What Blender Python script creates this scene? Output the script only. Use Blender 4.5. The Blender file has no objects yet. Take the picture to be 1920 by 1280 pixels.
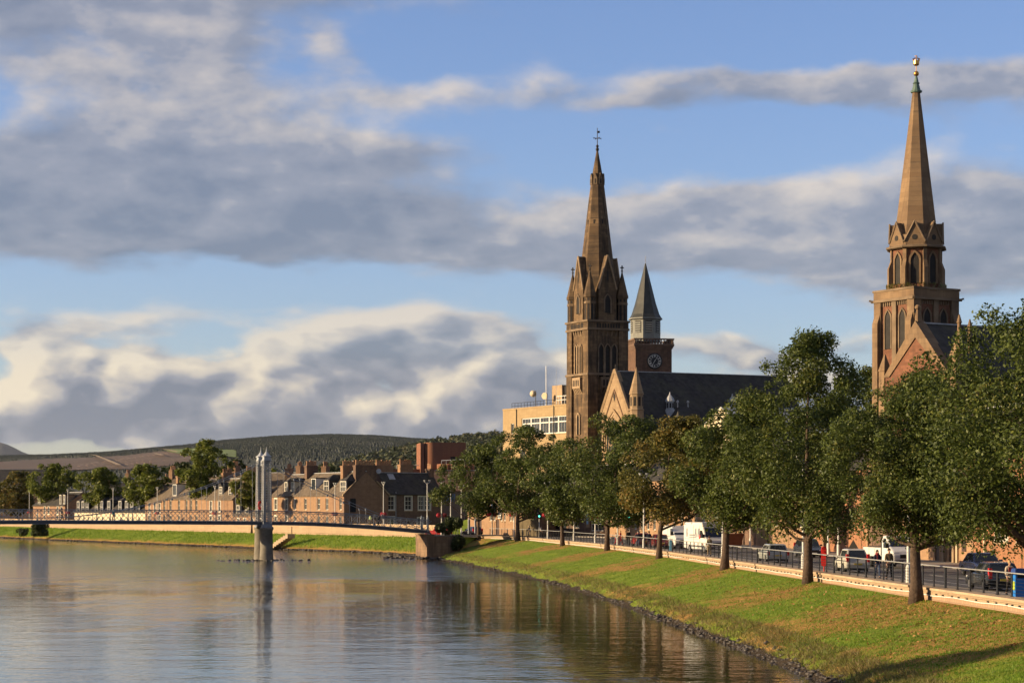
import bpy, math, random
import numpy as np
from mathutils import Vector

R = math.radians
random.seed(7)
rng = np.random.default_rng(7)
SC = bpy.context.scene
COL = SC.collection

# ------------------------------------------------------------------ camera
FPX, HOR, CAMZ = 4000.0, 953.0, 7.1          # focal length and horizon in photo pixels, eye height over the water
cam = bpy.data.cameras.new('camera')
cam.sensor_width = 36.0
cam.lens = 36.0 * FPX / 1920.0
cam.shift_y = (HOR - 640.0) / 1920.0
cam.clip_start, cam.clip_end = 0.5, 60000.0
camo = bpy.data.objects.new('camera', cam)
camo.location = (0, 0, CAMZ)
camo.rotation_euler = (R(90), 0, 0)
COL.objects.link(camo)
SC.camera = camo

# ------------------------------------------------------------------ sun, sky, exposure
SUN_EL = R(12.5)
SUN_AZ = math.atan2(-0.99, -0.13)             # compass direction of the sun, from +Y towards +X
sun_to = Vector((math.sin(SUN_AZ) * math.cos(SUN_EL), math.cos(SUN_AZ) * math.cos(SUN_EL), math.sin(SUN_EL)))
sl = bpy.data.lights.new('sun', 'SUN')
sl.energy = 5.0
sl.angle = R(0.5)
sl.color = (1.0, 0.75, 0.45)
so = bpy.data.objects.new('sun', sl)
so.rotation_euler = sun_to.to_track_quat('Z', 'Y').to_euler()
so.location = (-60, -30, 60)
COL.objects.link(so)

SC.view_settings.view_transform = 'Standard'
SC.view_settings.look = 'None'
SC.view_settings.exposure = 1.15
SC.view_settings.gamma = 1.0
SC.view_settings.use_curve_mapping = False
SC.render.engine = 'CYCLES'
SC.cycles.use_denoising = True
SC.cycles.use_adaptive_sampling = True
SC.cycles.adaptive_threshold = 0.02
SC.cycles.max_bounces = 6
SC.cycles.diffuse_bounces = 3
SC.cycles.glossy_bounces = 3
SC.cycles.transmission_bounces = 3
SC.cycles.transparent_max_bounces = 6
SC.cycles.volume_bounces = 0
SC.cycles.sample_clamp_indirect = 4.0
SC.cycles.caustics_reflective = False
SC.cycles.caustics_refractive = False

class NT:
    """small helper around a node tree"""
    def __init__(s, tree): s.t = tree
    def n(s, typ, **kw):
        nd = s.t.nodes.new(typ)
        for k, v in kw.items(): setattr(nd, k, v)
        return nd
    def put(s, sock, v):
        if v is None: return
        if isinstance(v, bpy.types.NodeSocket): s.t.links.new(v, sock)
        else: sock.default_value = v
    def m(s, op, a, b=None, c=None, clamp=False):
        nd = s.n('ShaderNodeMath', operation=op, use_clamp=clamp)
        for i, v in enumerate((a, b, c)):
            if v is not None: s.put(nd.inputs[i], v)
        return nd.outputs[0]
    def xyz(s, x, y, z):
        nd = s.n('ShaderNodeCombineXYZ')
        for i, v in enumerate((x, y, z)): s.put(nd.inputs[i], v)
        return nd.outputs[0]
    def sep(s, v):
        nd = s.n('ShaderNodeSeparateXYZ'); s.put(nd.inputs[0], v); return nd.outputs
    def noise(s, vec, scale, detail=4.0, rough=0.5, out=0):
        nd = s.n('ShaderNodeTexNoise')
        s.put(nd.inputs['Vector'], vec)
        nd.inputs['Scale'].default_value = scale
        nd.inputs['Detail'].default_value = detail
        nd.inputs['Roughness'].default_value = rough
        return nd.outputs[out]
    def ramp(s, f, a, b, lo=0.0, hi=1.0, smooth=False):
        nd = s.n('ShaderNodeMapRange', interpolation_type='SMOOTHSTEP' if smooth else 'LINEAR')
        for i, v in enumerate((f, a, b, lo, hi)): s.put(nd.inputs[i], v)
        return nd.outputs[0]
    def mix(s, f, a, b, mode='MIX'):
        nd = s.n('ShaderNodeMix', data_type='RGBA', blend_type=mode)
        s.put(nd.inputs[0], f)
        s.put(nd.inputs[6], a if not isinstance(a, tuple) else tuple(a[:3]) + (1,))
        s.put(nd.inputs[7], b if not isinstance(b, tuple) else tuple(b[:3]) + (1,))
        return nd.outputs[2]

world = bpy.data.worlds.new('World')
SC.world = world
world.use_nodes = True
world.node_tree.nodes.clear()
W = NT(world.node_tree)
sky = W.n('ShaderNodeTexSky', sky_type='NISHITA', sun_disc=False)
sky.sun_elevation = SUN_EL
sky.sun_rotation = SUN_AZ
sky.altitude = 50.0
sky.air_density = 1.0
sky.dust_density = 0.6
sky.ozone_density = 2.2
SKYK = 0.05
tc = W.n('ShaderNodeTexCoord')
dx, dy, dz = W.sep(tc.outputs['Generated'])
az = W.m('ARCTAN2', dx, dy)                    # radians east of the view axis
el = W.m('ARCSINE', W.m('MINIMUM', W.m('MAXIMUM', dz, -1.0), 1.0))
# broken evening cloud: noise on the direction vector gives the field, banks of cloud seen on that evening thicken it
dvec = tc.outputs['Generated']
q = W.xyz(dx, dy, W.m('MULTIPLY', dz, W.ramp(el, 0.055, 0.13, 1.5, 2.0, smooth=True)))
wn = W.n('ShaderNodeTexNoise'); W.put(wn.inputs['Vector'], q)
wn.inputs['Scale'].default_value = 9.0; wn.inputs['Detail'].default_value = 5.0; wn.inputs['Roughness'].default_value = 0.55
wr, wg, wb_ = W.sep(wn.outputs['Color'])
az2 = W.m('ADD', az, W.m('MULTIPLY_ADD', wr, 0.10, -0.05))
el2 = W.m('ADD', el, W.m('MULTIPLY_ADD', wg, 0.040, -0.020))
f1 = W.noise(q, 11.0, 9.0, 0.56)
f2 = W.noise(q, 34.0, 5.0, 0.55)
def PX(x, y): return math.atan2(x - 960, FPX), math.atan2(HOR - y, FPX)
#        px    py    sx(px) sy(px) amount   tone (1 = bright sunlit, -1 = grey)
BLOBS = [
    (-80,  30,  430,  70,  0.75, -1.0), (420, -10, 300, 40, .45, -.7),
    (60,  160,  190,  55,  0.55,  0.8), (385, 105, 130,  75, .50, 0.9), (620, 90, 60, 80, .36, 0.9),
    (740, 185, 190,  38,  0.52,  0.8), (980, 165, 80, 45, .36, 0.6),
    (120, 335,  430, 90,  0.95, -0.8), (560, 420, 430, 58, .80, -.9), (100, 450, 430, 55, .75, -.9),
    (760, 300,  230, 45,  0.40, -0.4), (960, 470, 330, 28, .55, -.1), (330, 220, 300, 55, .40, .3),
    (1480, 165, 330, 34,  0.72, -0.3), (1850, 160, 260, 48, .75, -.5), (1180, 205, 140, 20, .45, -.2),
    (1560, 400, 420, 62,  0.85,  0.15), (1230, 390, 180, 40, .55, .3), (1880, 420, 260, 95, .75, -.2), (1450, 490, 330, 42, .70, .0), (1150, 480, 170, 40, .45, -.2),
    (1790, 530, 200, 32, .55, -.5),
    (700, 655,  240, 58,  0.95,  1.0), (810, 680, 130, 80, .75, 1.4), (300, 700, 360, 55, 1.0, .55), (30, 645, 120, 36, .6, .2), (950, 690, 190, 60, .8, -.4), (120, 745, 330, 45, .7, .6),
    (300, 805, 800, 48, 1.25, -.9), (950, 805, 650, 55, 1.2, -.9), (1450, 660, 250, 30, .65, -.2), (1700, 740, 500, 60, .7, -.5),
]
dens = None; tone = None; wsum = None; hgt = None
for (bx, by, sx, sy, am, tn) in BLOBS:
    a0, e0 = PX(bx, by)
    u = W.m('MULTIPLY_ADD', az2, FPX / sx, -a0 * FPX / sx)
    v = W.m('MULTIPLY_ADD', el2, FPX / sy, -e0 * FPX / sy)
    g = W.m('EXPONENT', W.m('MULTIPLY', W.m('MULTIPLY_ADD', u, u, W.m('MULTIPLY', v, v)), -1.0))
    ga = W.m('MULTIPLY', g, am)
    dens = ga if dens is None else W.m('ADD', dens, ga)
    tone = W.m('MULTIPLY', ga, tn) if tone is None else W.m('MULTIPLY_ADD', ga, tn, tone)
    hh = W.m('MULTIPLY', ga, W.m('MULTIPLY_ADD', u, -0.25, v))
    hgt = hh if hgt is None else W.m('ADD', hgt, hh)
tone = W.m('DIVIDE', tone, W.m('ADD', dens, 0.06))
hgt = W.m('DIVIDE', hgt, W.m('ADD', dens, 0.06))
# outside the part of the sky with named banks the same broken cloud goes on from the noise alone
far_az = W.ramp(W.m('ABSOLUTE', az), 0.24, 0.42, smooth=True)
far_el = W.ramp(el, 0.24, 0.38, smooth=True)
off = W.m('MAXIMUM', far_az, far_el)
base = W.m('ADD', dens, W.m('MULTIPLY', off, 0.42))
D = W.m('ADD', base, W.m('MULTIPLY_ADD', f1, 1.5, -0.75))
D = W.m('ADD', D, W.m('MULTIPLY_ADD', f2, 0.30, -0.15))
def puffs(vec):
    vo = W.n('ShaderNodeTexVoronoi', feature='F1')
    W.put(vo.inputs['Vector'], vec)
    vo.inputs['Scale'].default_value = 26.0; vo.inputs['Detail'].default_value = 1.5; vo.inputs['Roughness'].default_value = 0.55
    return vo.outputs['Distance']
low = W.ramp(el, 0.055, 0.105, 1.0, 0.22, smooth=True)      # heaped cloud low down, softer sheets above
wq = W.n('ShaderNodeVectorMath', operation='MULTIPLY_ADD'); W.put(wq.inputs[0], wn.outputs['Color']); wq.inputs[1].default_value = (.05,.05,.05); W.put(wq.inputs[2], q)
pf = puffs(wq.outputs[0])
D = W.m('ADD', D, W.m('MULTIPLY', W.m('SUBTRACT', 0.42, pf), W.m('MULTIPLY', low, 0.66)))
D = W.m('ADD', D, W.m('MULTIPLY', low, 0.09))
cover = W.m('MAXIMUM', W.ramp(D, 0.08, 0.62, 0.0, 0.85, smooth=True), W.m('MULTIPLY', W.ramp(D, 0.24, 0.50, smooth=True), W.ramp(low, 0.22, 1.0, 0.55, 1.0)))
# light on the cloud: sun side and tops bright, thick bases grey
q2 = W.n('ShaderNodeVectorMath', operation='ADD'); W.put(q2.inputs[0], q); q2.inputs[1].default_value = (-0.012, 0.0, 0.016)
f1b = W.noise(q2.outputs[0], 11.0, 9.0, 0.56)
wq2 = W.n('ShaderNodeVectorMath', operation='ADD'); W.put(wq2.inputs[0], wq.outputs[0]); wq2.inputs[1].default_value = (-0.009, 0.0, 0.010)
grad = W.m('ADD', W.m('MULTIPLY', W.m('SUBTRACT', f1, f1b), 2.5), W.m('MULTIPLY', W.m('SUBTRACT', puffs(wq2.outputs[0]), pf), W.m('MULTIPLY', low, 1.2)))
lit = W.m('ADD', W.m('MULTIPLY_ADD', tone, 0.28, 0.40), grad)
lit = W.m('ADD', lit, W.m('MULTIPLY', hgt, 0.22))
lit = W.m('ADD', lit, W.ramp(D, 0.35, 1.5, 0.16, -0.12))
lit = W.m('MINIMUM', W.m('MAXIMUM', lit, 0.0), 1.0)
c1 = W.mix(W.ramp(lit, 0.0, 0.45), (1.80, 2.05, 2.68), (3.15, 3.20, 3.62))
c2 = W.mix(W.ramp(lit, 0.40, 1.0), W.mix(low, c1, c1), W.mix(low, (6.9, 6.0, 5.15), (8.0, 6.9, 5.3)))
skyc = W.mix(1.0, sky.outputs[0], (1.34, 1.34, 1.74), 'MULTIPLY')
colr = W.mix(W.m('MULTIPLY', cover, 0.93), skyc, c2)
bg = W.n('ShaderNodeBackground'); W.put(bg.inputs[0], colr); bg.inputs[1].default_value = SKYK
wo = W.n('ShaderNodeOutputWorld'); world.node_tree.links.new(bg.outputs[0], wo.inputs[0])
world.cycles.sampling_method = 'MANUAL'
world.cycles.sample_map_resolution = 512

# ------------------------------------------------------------------ pixel helpers (direction from the photo, distance from what a thing stands on)
def at(x, y, D): return Vector(((x - 960) / FPX * D, D, CAMZ - (y - HOR) / FPX * D))
def on(x, y, z=3.0):
    D = (CAMZ - z) * FPX / (y - HOR)
    return at(x, y, D)

# ------------------------------------------------------------------ object helpers
def tag(o, label=None, cat=None, group=None, kind=None):
    if label: o['label'] = label
    if cat: o['category'] = cat
    if group: o['group'] = group
    if kind: o['kind'] = kind
    return o
def empty(name, loc=(0, 0, 0), rz=0.0, label=None, cat=None, group=None):
    o = bpy.data.objects.new(name, None)
    o.empty_display_size = 0.3
    o.location = loc; o.rotation_euler = (0, 0, rz)
    COL.objects.link(o)
    return tag(o, label, cat, group)
def link(name, me, mat=None, parent=None):
    o = bpy.data.objects.new(name, me)
    COL.objects.link(o)
    if mat is not None and not me.materials:
        for mm in (mat if isinstance(mat, (list, tuple)) else [mat]): me.materials.append(mm)
    if parent is not None: o.parent = parent
    return o
def copy_tree(o, parent=None):
    c = o.copy(); COL.objects.link(c)
    if parent is not None: c.parent = parent
    for ch in o.children: copy_tree(ch, c)
    return c

class MB:
    """collects shapes, builds ONE mesh"""
    def __init__(s): s.v = []; s.f = []; s.mi = []; s.cur = 0
    def add(s, vs, fs):
        b = len(s.v); s.v += [tuple(p) for p in vs]
        for f in fs: s.f.append(tuple(i + b for i in f)); s.mi.append(s.cur)
        return s
    def box(s, x0, x1, y0, y1, z0, z1):
        return s.add([(x0,y0,z0),(x1,y0,z0),(x1,y1,z0),(x0,y1,z0),(x0,y0,z1),(x1,y0,z1),(x1,y1,z1),(x0,y1,z1)],
                     [(0,3,2,1),(4,5,6,7),(0,1,5,4),(1,2,6,5),(2,3,7,6),(3,0,4,7)])
    def frus(s, b, z0, t, z1):
        """b, t = (x0,x1,y0,y1) rectangles"""
        return s.add([(b[0],b[2],z0),(b[1],b[2],z0),(b[1],b[3],z0),(b[0],b[3],z0),(t[0],t[2],z1),(t[1],t[2],z1),(t[1],t[3],z1),(t[0],t[3],z1)],
                     [(0,3,2,1),(4,5,6,7),(0,1,5,4),(1,2,6,5),(2,3,7,6),(3,0,4,7)])
    def lathe(s, prof, n=12, c=(0,0,0), ph=0.0, cap=True):
        """prof: (radius, z) from bottom to top"""
        vs = []; fs = []
        for r, z in prof:
            for k in range(n):
                a = ph + 2*math.pi*k/n
                vs.append((c[0]+r*math.cos(a), c[1]+r*math.sin(a), c[2]+z))
        for i in range(len(prof)-1):
            for k in range(n):
                k2 = (k+1) % n
                fs.append((i*n+k, i*n+k2, (i+1)*n+k2, (i+1)*n+k))
        if cap:
            fs.append(tuple(range(n-1, -1, -1)))
            fs.append(tuple(range((len(prof)-1)*n, len(prof)*n)))
        return s.add(vs, fs)
    def tube(s, pts, r, n=6, cap=True):
        """r: a number or one per point"""
        P = [Vector(p) for p in pts]; L = len(P)
        rs = r if isinstance(r, (list, tuple)) else [r]*L
        vs = []; fs = []; prev = None
        for i in range(L):
            d = (P[min(i+1, L-1)] - P[max(i-1, 0)])
            if d.length < 1e-9: d = Vector((0,0,1))
            d.normalize()
            if prev is None:
                a = d.cross(Vector((0,0,1)))
                if a.length < 1e-3: a = d.cross(Vector((1,0,0)))
            else:
                a = prev - d*prev.dot(d)
            a.normalize(); prev = a
            b = d.cross(a)
            for k in range(n):
                t = 2*math.pi*k/n
                vs.append(P[i] + (a*math.cos(t) + b*math.sin(t))*rs[i])
        for i in range(L-1):
            for k in range(n):
                k2 = (k+1) % n
                fs.append((i*n+k, i*n+k2, (i+1)*n+k2, (i+1)*n+k))
        if cap:
            fs.append(tuple(range(n-1, -1, -1))); fs.append(tuple(range((L-1)*n, L*n)))
        return s.add(vs, fs)
    def prism(s, poly, a, b, axis='y'):
        """poly in the two other axes, extruded from a to b along axis"""
        n = len(poly)
        def P(p, t):
            if axis == 'y': return (p[0], t, p[1])
            if axis == 'x': return (t, p[0], p[1])
            return (p[0], p[1], t)
        vs = [P(p, a) for p in poly] + [P(p, b) for p in poly]
        fs = [tuple(range(n)), tuple(range(2*n-1, n-1, -1))]
        for i in range(n):
            j = (i+1) % n
            fs.append((i, i+n, j+n, j))
        return s.add(vs, fs)
    def ring(s, outer, inner, a, b, axis='y'):
        """frame between two outlines of the same count, extruded"""
        n = len(outer)
        def P(p, t):
            if axis == 'y': return (p[0], t, p[1])
            if axis == 'x': return (t, p[0], p[1])
            return (p[0], p[1], t)
        vs = [P(p,a) for p in outer]+[P(p,a) for p in inner]+[P(p,b) for p in outer]+[P(p,b) for p in inner]
        fs = []
        for i in range(n):
            j = (i+1) % n
            fs += [(i,j,n+j,n+i),(2*n+j,2*n+i,3*n+i,3*n+j),(j,i,2*n+i,2*n+j),(n+i,n+j,3*n+j,3*n+i)]
        return s.add(vs, fs)
    def build(s, name, mat=None, parent=None, smooth=False):
        me = bpy.data.meshes.new(name)
        me.from_pydata(s.v, [], s.f)
        if smooth: me.polygons.foreach_set('use_smooth', [True]*len(me.polygons))
        if any(s.mi): me.polygons.foreach_set('material_index', s.mi)
        me.update()
        import bmesh
        bm = bmesh.new(); bm.from_mesh(me); bmesh.ops.recalc_face_normals(bm, faces=bm.faces); bm.to_mesh(me); bm.free()
        return link(name, me, mat, parent)

def np_mesh(name, verts, faces, mat=None, parent=None, attrs=None, smooth=False):
    """verts (n,3), faces (m,k) numpy"""
    me = bpy.data.meshes.new(name)
    nv = len(verts); m, k = faces.shape
    me.vertices.add(nv); me.vertices.foreach_set('co', np.ascontiguousarray(verts, dtype=np.float32).ravel())
    me.loops.add(m*k); me.loops.foreach_set('vertex_index', np.ascontiguousarray(faces, dtype=np.int32).ravel())
    me.polygons.add(m)
    me.polygons.foreach_set('loop_start', np.arange(0, m*k, k, dtype=np.int32))
    me.polygons.foreach_set('loop_total', np.full(m, k, dtype=np.int32))
    if smooth: me.polygons.foreach_set('use_smooth', np.ones(m, dtype=bool))
    me.update(calc_edges=True)
    for an, (dom, arr) in (attrs or {}).items():
        at_ = me.attributes.new(an, 'FLOAT', dom)
        at_.data.foreach_set('value', np.ascontiguousarray(arr, dtype=np.float32).ravel())
    return link(name, me, mat, parent)

def vnoise(p, seed=0):
    """cheap smooth value noise, p (n,2) -> 0..1"""
    p = np.asarray(p, dtype=np.float64)
    i = np.floor(p).astype(np.int64); f = p - i; f = f*f*(3-2*f)
    def h(a, b):
        n = (a*374761393 + b*668265263 + seed*974634777) & 0x7fffffff
        n = ((n ^ (n >> 13)) * 1274126177) & 0x7fffffff
        return ((n ^ (n >> 16)) & 0xffff) / 65535.0
    x0, y0 = i[..., 0], i[..., 1]
    a = h(x0, y0)*(1-f[...,0]) + h(x0+1, y0)*f[...,0]
    b = h(x0, y0+1)*(1-f[...,0]) + h(x0+1, y0+1)*f[...,0]
    return a*(1-f[...,1]) + b*f[...,1]
def fbm(p, oct=4, seed=0):
    p = np.asarray(p, dtype=np.float64); s = 0; a = .5; t = 0
    for k in range(oct):
        s = s + a*vnoise(p*(2.03**k), seed+k); t += a; a *= .5
    return s/t

# ------------------------------------------------------------------ materials
MATS = {}
def newmat(name):
    m = bpy.data.materials.new(name); m.use_nodes = True
    t = NT(m.node_tree); b = m.node_tree.nodes['Principled BSDF']
    return m, t, b
def lighten(c, k): return tuple(min(1.0, x*k) for x in c)
ALB = 0.74
def pbr(name, col, rough=0.7, metal=0.0, var=0.18, scale=1.5, bump=0.0, bscale=20.0, spec=0.3, coat=0.0):
    if name in MATS: return MATS[name]
    col = lighten(col, ALB)
    m, t, b = newmat(name)
    tcn = t.n('ShaderNodeTexCoord'); v = tcn.outputs['Object']
    if var > 0:
        f = t.noise(v, scale, 5.0, 0.6)
        c = t.mix(t.ramp(f, 0.3, 0.7), lighten(col, 1-var), lighten(col, 1+var))
        t.put(b.inputs['Base Color'], c)
    else: b.inputs['Base Color'].default_value = tuple(col) + (1,)
    b.inputs['Roughness'].default_value = rough
    b.inputs['Metallic'].default_value = metal
    b.inputs['Specular IOR Level'].default_value = spec
    if coat: b.inputs['Coat Weight'].default_value = coat; b.inputs['Coat Roughness'].default_value = 0.05
    if bump:
        bn = t.n('ShaderNodeBump'); bn.inputs['Strength'].default_value = bump; bn.inputs['Distance'].default_value = 0.05
        t.put(bn.inputs['Height'], t.noise(v, bscale, 4.0, 0.6)); t.put(b.inputs['Normal'], bn.outputs[0])
    MATS[name] = m; return m
def masonry(name, c1, c2, mortar, course=0.30, blockw=0.62, dirt=0.5, dirtcol=(.05,.04,.035), rough=0.9, msize=0.012, bump=0.5, vert=False):
    """coursed stone or brick: x+y runs along axis-aligned walls"""
    if name in MATS: return MATS[name]
    c1, c2, mortar = lighten(c1, ALB), lighten(c2, ALB), lighten(mortar, ALB)
    m, t, b = newmat(name)
    tcn = t.n('ShaderNodeTexCoord'); x, y, z = t.sep(tcn.outputs['Object'])
    v = t.xyz(t.m('ADD', x, y), z, 0.0)
    br = t.n('ShaderNodeTexBrick'); t.put(br.inputs['Vector'], v)
    br.inputs['Color1'].default_value = tuple(c1)+(1,); br.inputs['Color2'].default_value = tuple(c2)+(1,)
    br.inputs['Mortar'].default_value = tuple(mortar)+(1,)
    br.inputs['Scale'].default_value = 1.0; br.inputs['Mortar Size'].default_value = msize
    br.inputs['Brick Width'].default_value = blockw; br.inputs['Row Height'].default_value = course
    br.inputs['Bias'].default_value = 0.0
    big = t.noise(tcn.outputs['Object'], 0.35, 6.0, 0.62)
    strk = t.noise(t.xyz(t.m('MULTIPLY', t.m('ADD', x, y), 1.6), t.m('MULTIPLY', z, 0.16), 0.0), 1.0, 5.0, 0.6)
    fine = t.noise(tcn.outputs['Object'], 5.0, 4.0, 0.6)
    c = t.mix(t.m('MULTIPLY', t.ramp(t.m('MULTIPLY_ADD', strk, 0.6, t.m('MULTIPLY', big, 0.4)), 0.42, 0.60), dirt), br.outputs['Color'], tuple(dirtcol))
    c = t.mix(t.ramp(fine, 0.25, 0.75, 0.0, 0.22), c, lighten(c1, 0.55))
    t.put(b.inputs['Base Color'], c)
    b.inputs['Roughness'].default_value = rough; b.inputs['Specular IOR Level'].default_value = 0.15
    bn = t.n('ShaderNodeBump'); bn.inputs['Strength'].default_value = bump; bn.inputs['Distance'].default_value = 0.03
    t.put(bn.inputs['Height'], t.m('MULTIPLY_ADD', br.outputs['Fac'], -1.0, t.m('MULTIPLY', fine, 0.5)))
    t.put(b.inputs['Normal'], bn.outputs[0])
    MATS[name] = m; return m
def attr(t, nm):
    a = t.n('ShaderNodeAttribute'); a.attribute_name = nm; return a.outputs['Fac']

M_TAN = masonry('tan sandstone', (.235,.155,.086), (.125,.082,.048), (.10,.07,.047), .42, .9, 1.0, (.034,.026,.020))
M_TAN2 = masonry('pale tan sandstone', (.40,.285,.17), (.32,.22,.13), (.30,.22,.14), .36, .8, .3, (.12,.085,.055))
M_TRIM = pbr('dressed sandstone', (.34,.24,.145), .85, var=.25, scale=.8, bump=.3)
M_DTRIM = pbr('weathered and shaded dressed sandstone', (.19,.135,.085), .9, var=.4, scale=.6, bump=.4)  # weathered trim; its dark tone also stands for shade on unlit church sides
M_RED = masonry('red sandstone', (.26,.115,.068), (.17,.075,.045), (.18,.11,.075), .28, .55, .6, (.06,.035,.025))
M_CLOCK = masonry('brown clock tower stone', (.20,.115,.075), (.13,.075,.05), (.13,.09,.07), .32, .6, .6, (.05,.035,.028))
M_SPIRE2 = masonry('patched spire stone', (.30,.20,.115), (.22,.14,.08), (.2,.14,.09), .45, .8, .6, (.075,.055,.04))
M_OFF = masonry('yellow ashlar', (.42,.31,.17), (.37,.265,.145), (.36,.26,.14), .5, 1.1, .25, (.2,.14,.08))
M_HOUSE = masonry('pink sandstone', (.345,.215,.132), (.27,.162,.10), (.34,.22,.14), .30, .55, .35, (.12,.07,.045))
M_HOUSE2 = masonry('orange sandstone', (.375,.235,.14), (.31,.19,.11), (.36,.24,.15), .30, .6, .25, (.14,.08,.05))
M_RUBBLE = masonry('dark rubble stone', (.24,.15,.105), (.17,.105,.075), (.13,.10,.08), .26, .45, .5, (.05,.04,.035))
M_SHOP = masonry('shopfront sandstone', (.42,.26,.15), (.36,.22,.125), (.3,.2,.13), .32, .7, .35, (.1,.07,.05))
M_SHOPR = masonry('red shopfront brick', (.42,.19,.095), (.36,.155,.08), (.3,.19,.12), .1, .24, .3, (.1,.06,.04))
M_THEATRE = masonry('russet brick', (.30,.135,.08), (.25,.11,.065), (.27,.13,.08), .1, .24, .3, (.11,.06,.05))
M_GREY = masonry('grey harling', (.22,.20,.185), (.21,.19,.175), (.2,.185,.17), .9, 2.0, .4, (.1,.09,.08))
M_PARA = masonry('parapet sandstone', (.46,.335,.215), (.40,.285,.18), (.34,.25,.16), .42, 1.25, .22, (.20,.15,.10), msize=.02)
M_PARAR = masonry('ribbed parapet stone', (.45,.31,.20), (.38,.255,.165), (.30,.21,.14), .62, .34, .25, (.20,.14,.10), msize=.03)
M_COPING = pbr('coping sandstone', (.45,.33,.215), .85, var=.22, scale=.9, bump=.3, bscale=9)
M_ABUT = masonry('abutment stone', (.33,.22,.14), (.27,.17,.11), (.16,.12,.09), .45, .9, .75, (.045,.038,.03))
M_CREAM = pbr('cream render', (.66,.56,.38), .8, var=.1, scale=1.5)
M_WHITE = pbr('white paint', (.74,.72,.66), .45, var=.06, scale=3)
M_WHITEFR = pbr('window paint', (.78,.74,.63), .5, var=.06, scale=3)
M_GLASS = pbr('window glass', (.030,.036,.042), .08, var=.3, scale=.7, spec=.6)
M_DARK = pbr('dark louvre', (.025,.022,.02), .85, var=.3)
M_DOOR = pbr('painted door', (.07,.045,.035), .5, var=.2)
M_BLACK = pbr('black painted steel', (.016,.016,.018), .45, var=.2, scale=4)
M_SILVER = pbr('galvanised rail', (.62,.62,.60), .35, metal=.55, var=.12, scale=3)
M_POST = pbr('pale grey lamp column', (.62,.61,.57), .45, var=.1, scale=2)
M_TOWER = pbr('pale grey tower paint', (.36,.37,.38), .5, var=.18, scale=1.2)
M_BRIDGE = pbr('blue grey bridge paint', (.235,.255,.285), .5, var=.2, scale=1.2)
M_BRDARK = pbr('dark bridge girder', (.085,.088,.10), .6, var=.3, scale=.8)
M_CONC = pbr('stained concrete', (.20,.18,.145), .9, var=.35, scale=.8, bump=.4)
M_REDPL = pbr('red plastic', (.62,.028,.022), .35, var=.1)
M_COPPER = pbr('verdigris copper', (.09,.15,.125), .6, var=.35, scale=2)
M_LEADG = pbr('grey green lead roof', (.040,.042,.036), .55, var=.35, scale=.9)
M_GOLD = pbr('gilded metal', (.62,.34,.09), .35, metal=.9, var=.15)
M_ZINC = pbr('pale lead sheet', (.36,.37,.38), .5, var=.25, scale=2)
M_IRON = pbr('wrought iron', (.03,.026,.022), .6, var=.2)
M_LANTERN = pbr('grey timber lantern', (.23,.23,.20), .7, var=.2, scale=1.5)
M_POTS = pbr('clay chimney pots', (.40,.22,.12), .8, var=.3, scale=3)
M_BIN = pbr('blue plastic', (.02,.19,.62), .35, var=.08)
M_ORANGE = pbr('rust orange container', (.42,.13,.05), .6, var=.2)
M_FLOWER = pbr('red flowers', (.50,.035,.055), .7, var=.6, scale=9)
M_RUBBER = pbr('tyre rubber', (.018,.018,.018), .8, var=.2)
M_RIM = pbr('alloy rim', (.42,.42,.42), .3, metal=.8, var=.05)
M_CARGL = pbr('car glass', (.018,.022,.026), .05, var=0, spec=.6)
M_LAMPG = pbr('headlamp glass', (.55,.56,.56), .12, var=0, spec=.6)
M_TAIL = pbr('tail lamp red', (.55,.02,.02), .2, var=0)
M_PLATE = pbr('yellow number plate', (.62,.46,.06), .5, var=0)
M_SKIN = pbr('skin', (.52,.30,.20), .6, var=.06, scale=9)

def slate(name, col, moss=(.09,.085,.04), k=.35):
    if name in MATS: return MATS[name]
    m, t, b = newmat(name)
    tcn = t.n('ShaderNodeTexCoord'); x, y, z = t.sep(tcn.outputs['Object'])
    br = t.n('ShaderNodeTexBrick'); t.put(br.inputs['Vector'], t.xyz(t.m('ADD', x, t.m('MULTIPLY', y, .3)), t.m('MULTIPLY', z, 1.0), 0.0))
    br.inputs['Color1'].default_value = tuple(col)+(1,); br.inputs['Color2'].default_value = lighten(col, .5)+(1,)
    br.inputs['Mortar'].default_value = lighten(col, .4)+(1,)
    br.inputs['Scale'].default_value = 1.0; br.inputs['Mortar Size'].default_value = .012
    br.inputs['Brick Width'].default_value = .55; br.inputs['Row Height'].default_value = .32
    f = t.noise(tcn.outputs['Object'], .5, 6.0, .65)
    c = t.mix(t.ramp(f, .45, .72, 0, k), br.outputs['Color'], tuple(moss))
    st_ = t.noise(t.xyz(t.m('MULTIPLY', t.m('ADD', x, y), .9), t.m('MULTIPLY', z, .12), 0.0), 1.0, 5.0, .65)
    c = t.mix(t.ramp(st_, .42, .66, 0, .35), c, lighten(col, 1.5))
    t.put(b.inputs['Base Color'], c); b.inputs['Roughness'].default_value = .8; b.inputs['Specular IOR Level'].default_value = .2
    bn = t.n('ShaderNodeBump'); bn.inputs['Strength'].default_value = .6; bn.inputs['Distance'].default_value = .03
    t.put(bn.inputs['Height'], t.m('MULTIPLY', br.outputs['Fac'], -1.0)); t.put(b.inputs['Normal'], bn.outputs[0])
    MATS[name] = m; return m
M_SLATE = slate('dark slate', (.042,.039,.038))
M_SLATEB = slate('brown slate', (.125,.098,.072), (.15,.11,.06), .45)
M_TILE = slate('brown roof tile', (.17,.105,.075), (.12,.08,.06), .3)

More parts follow.
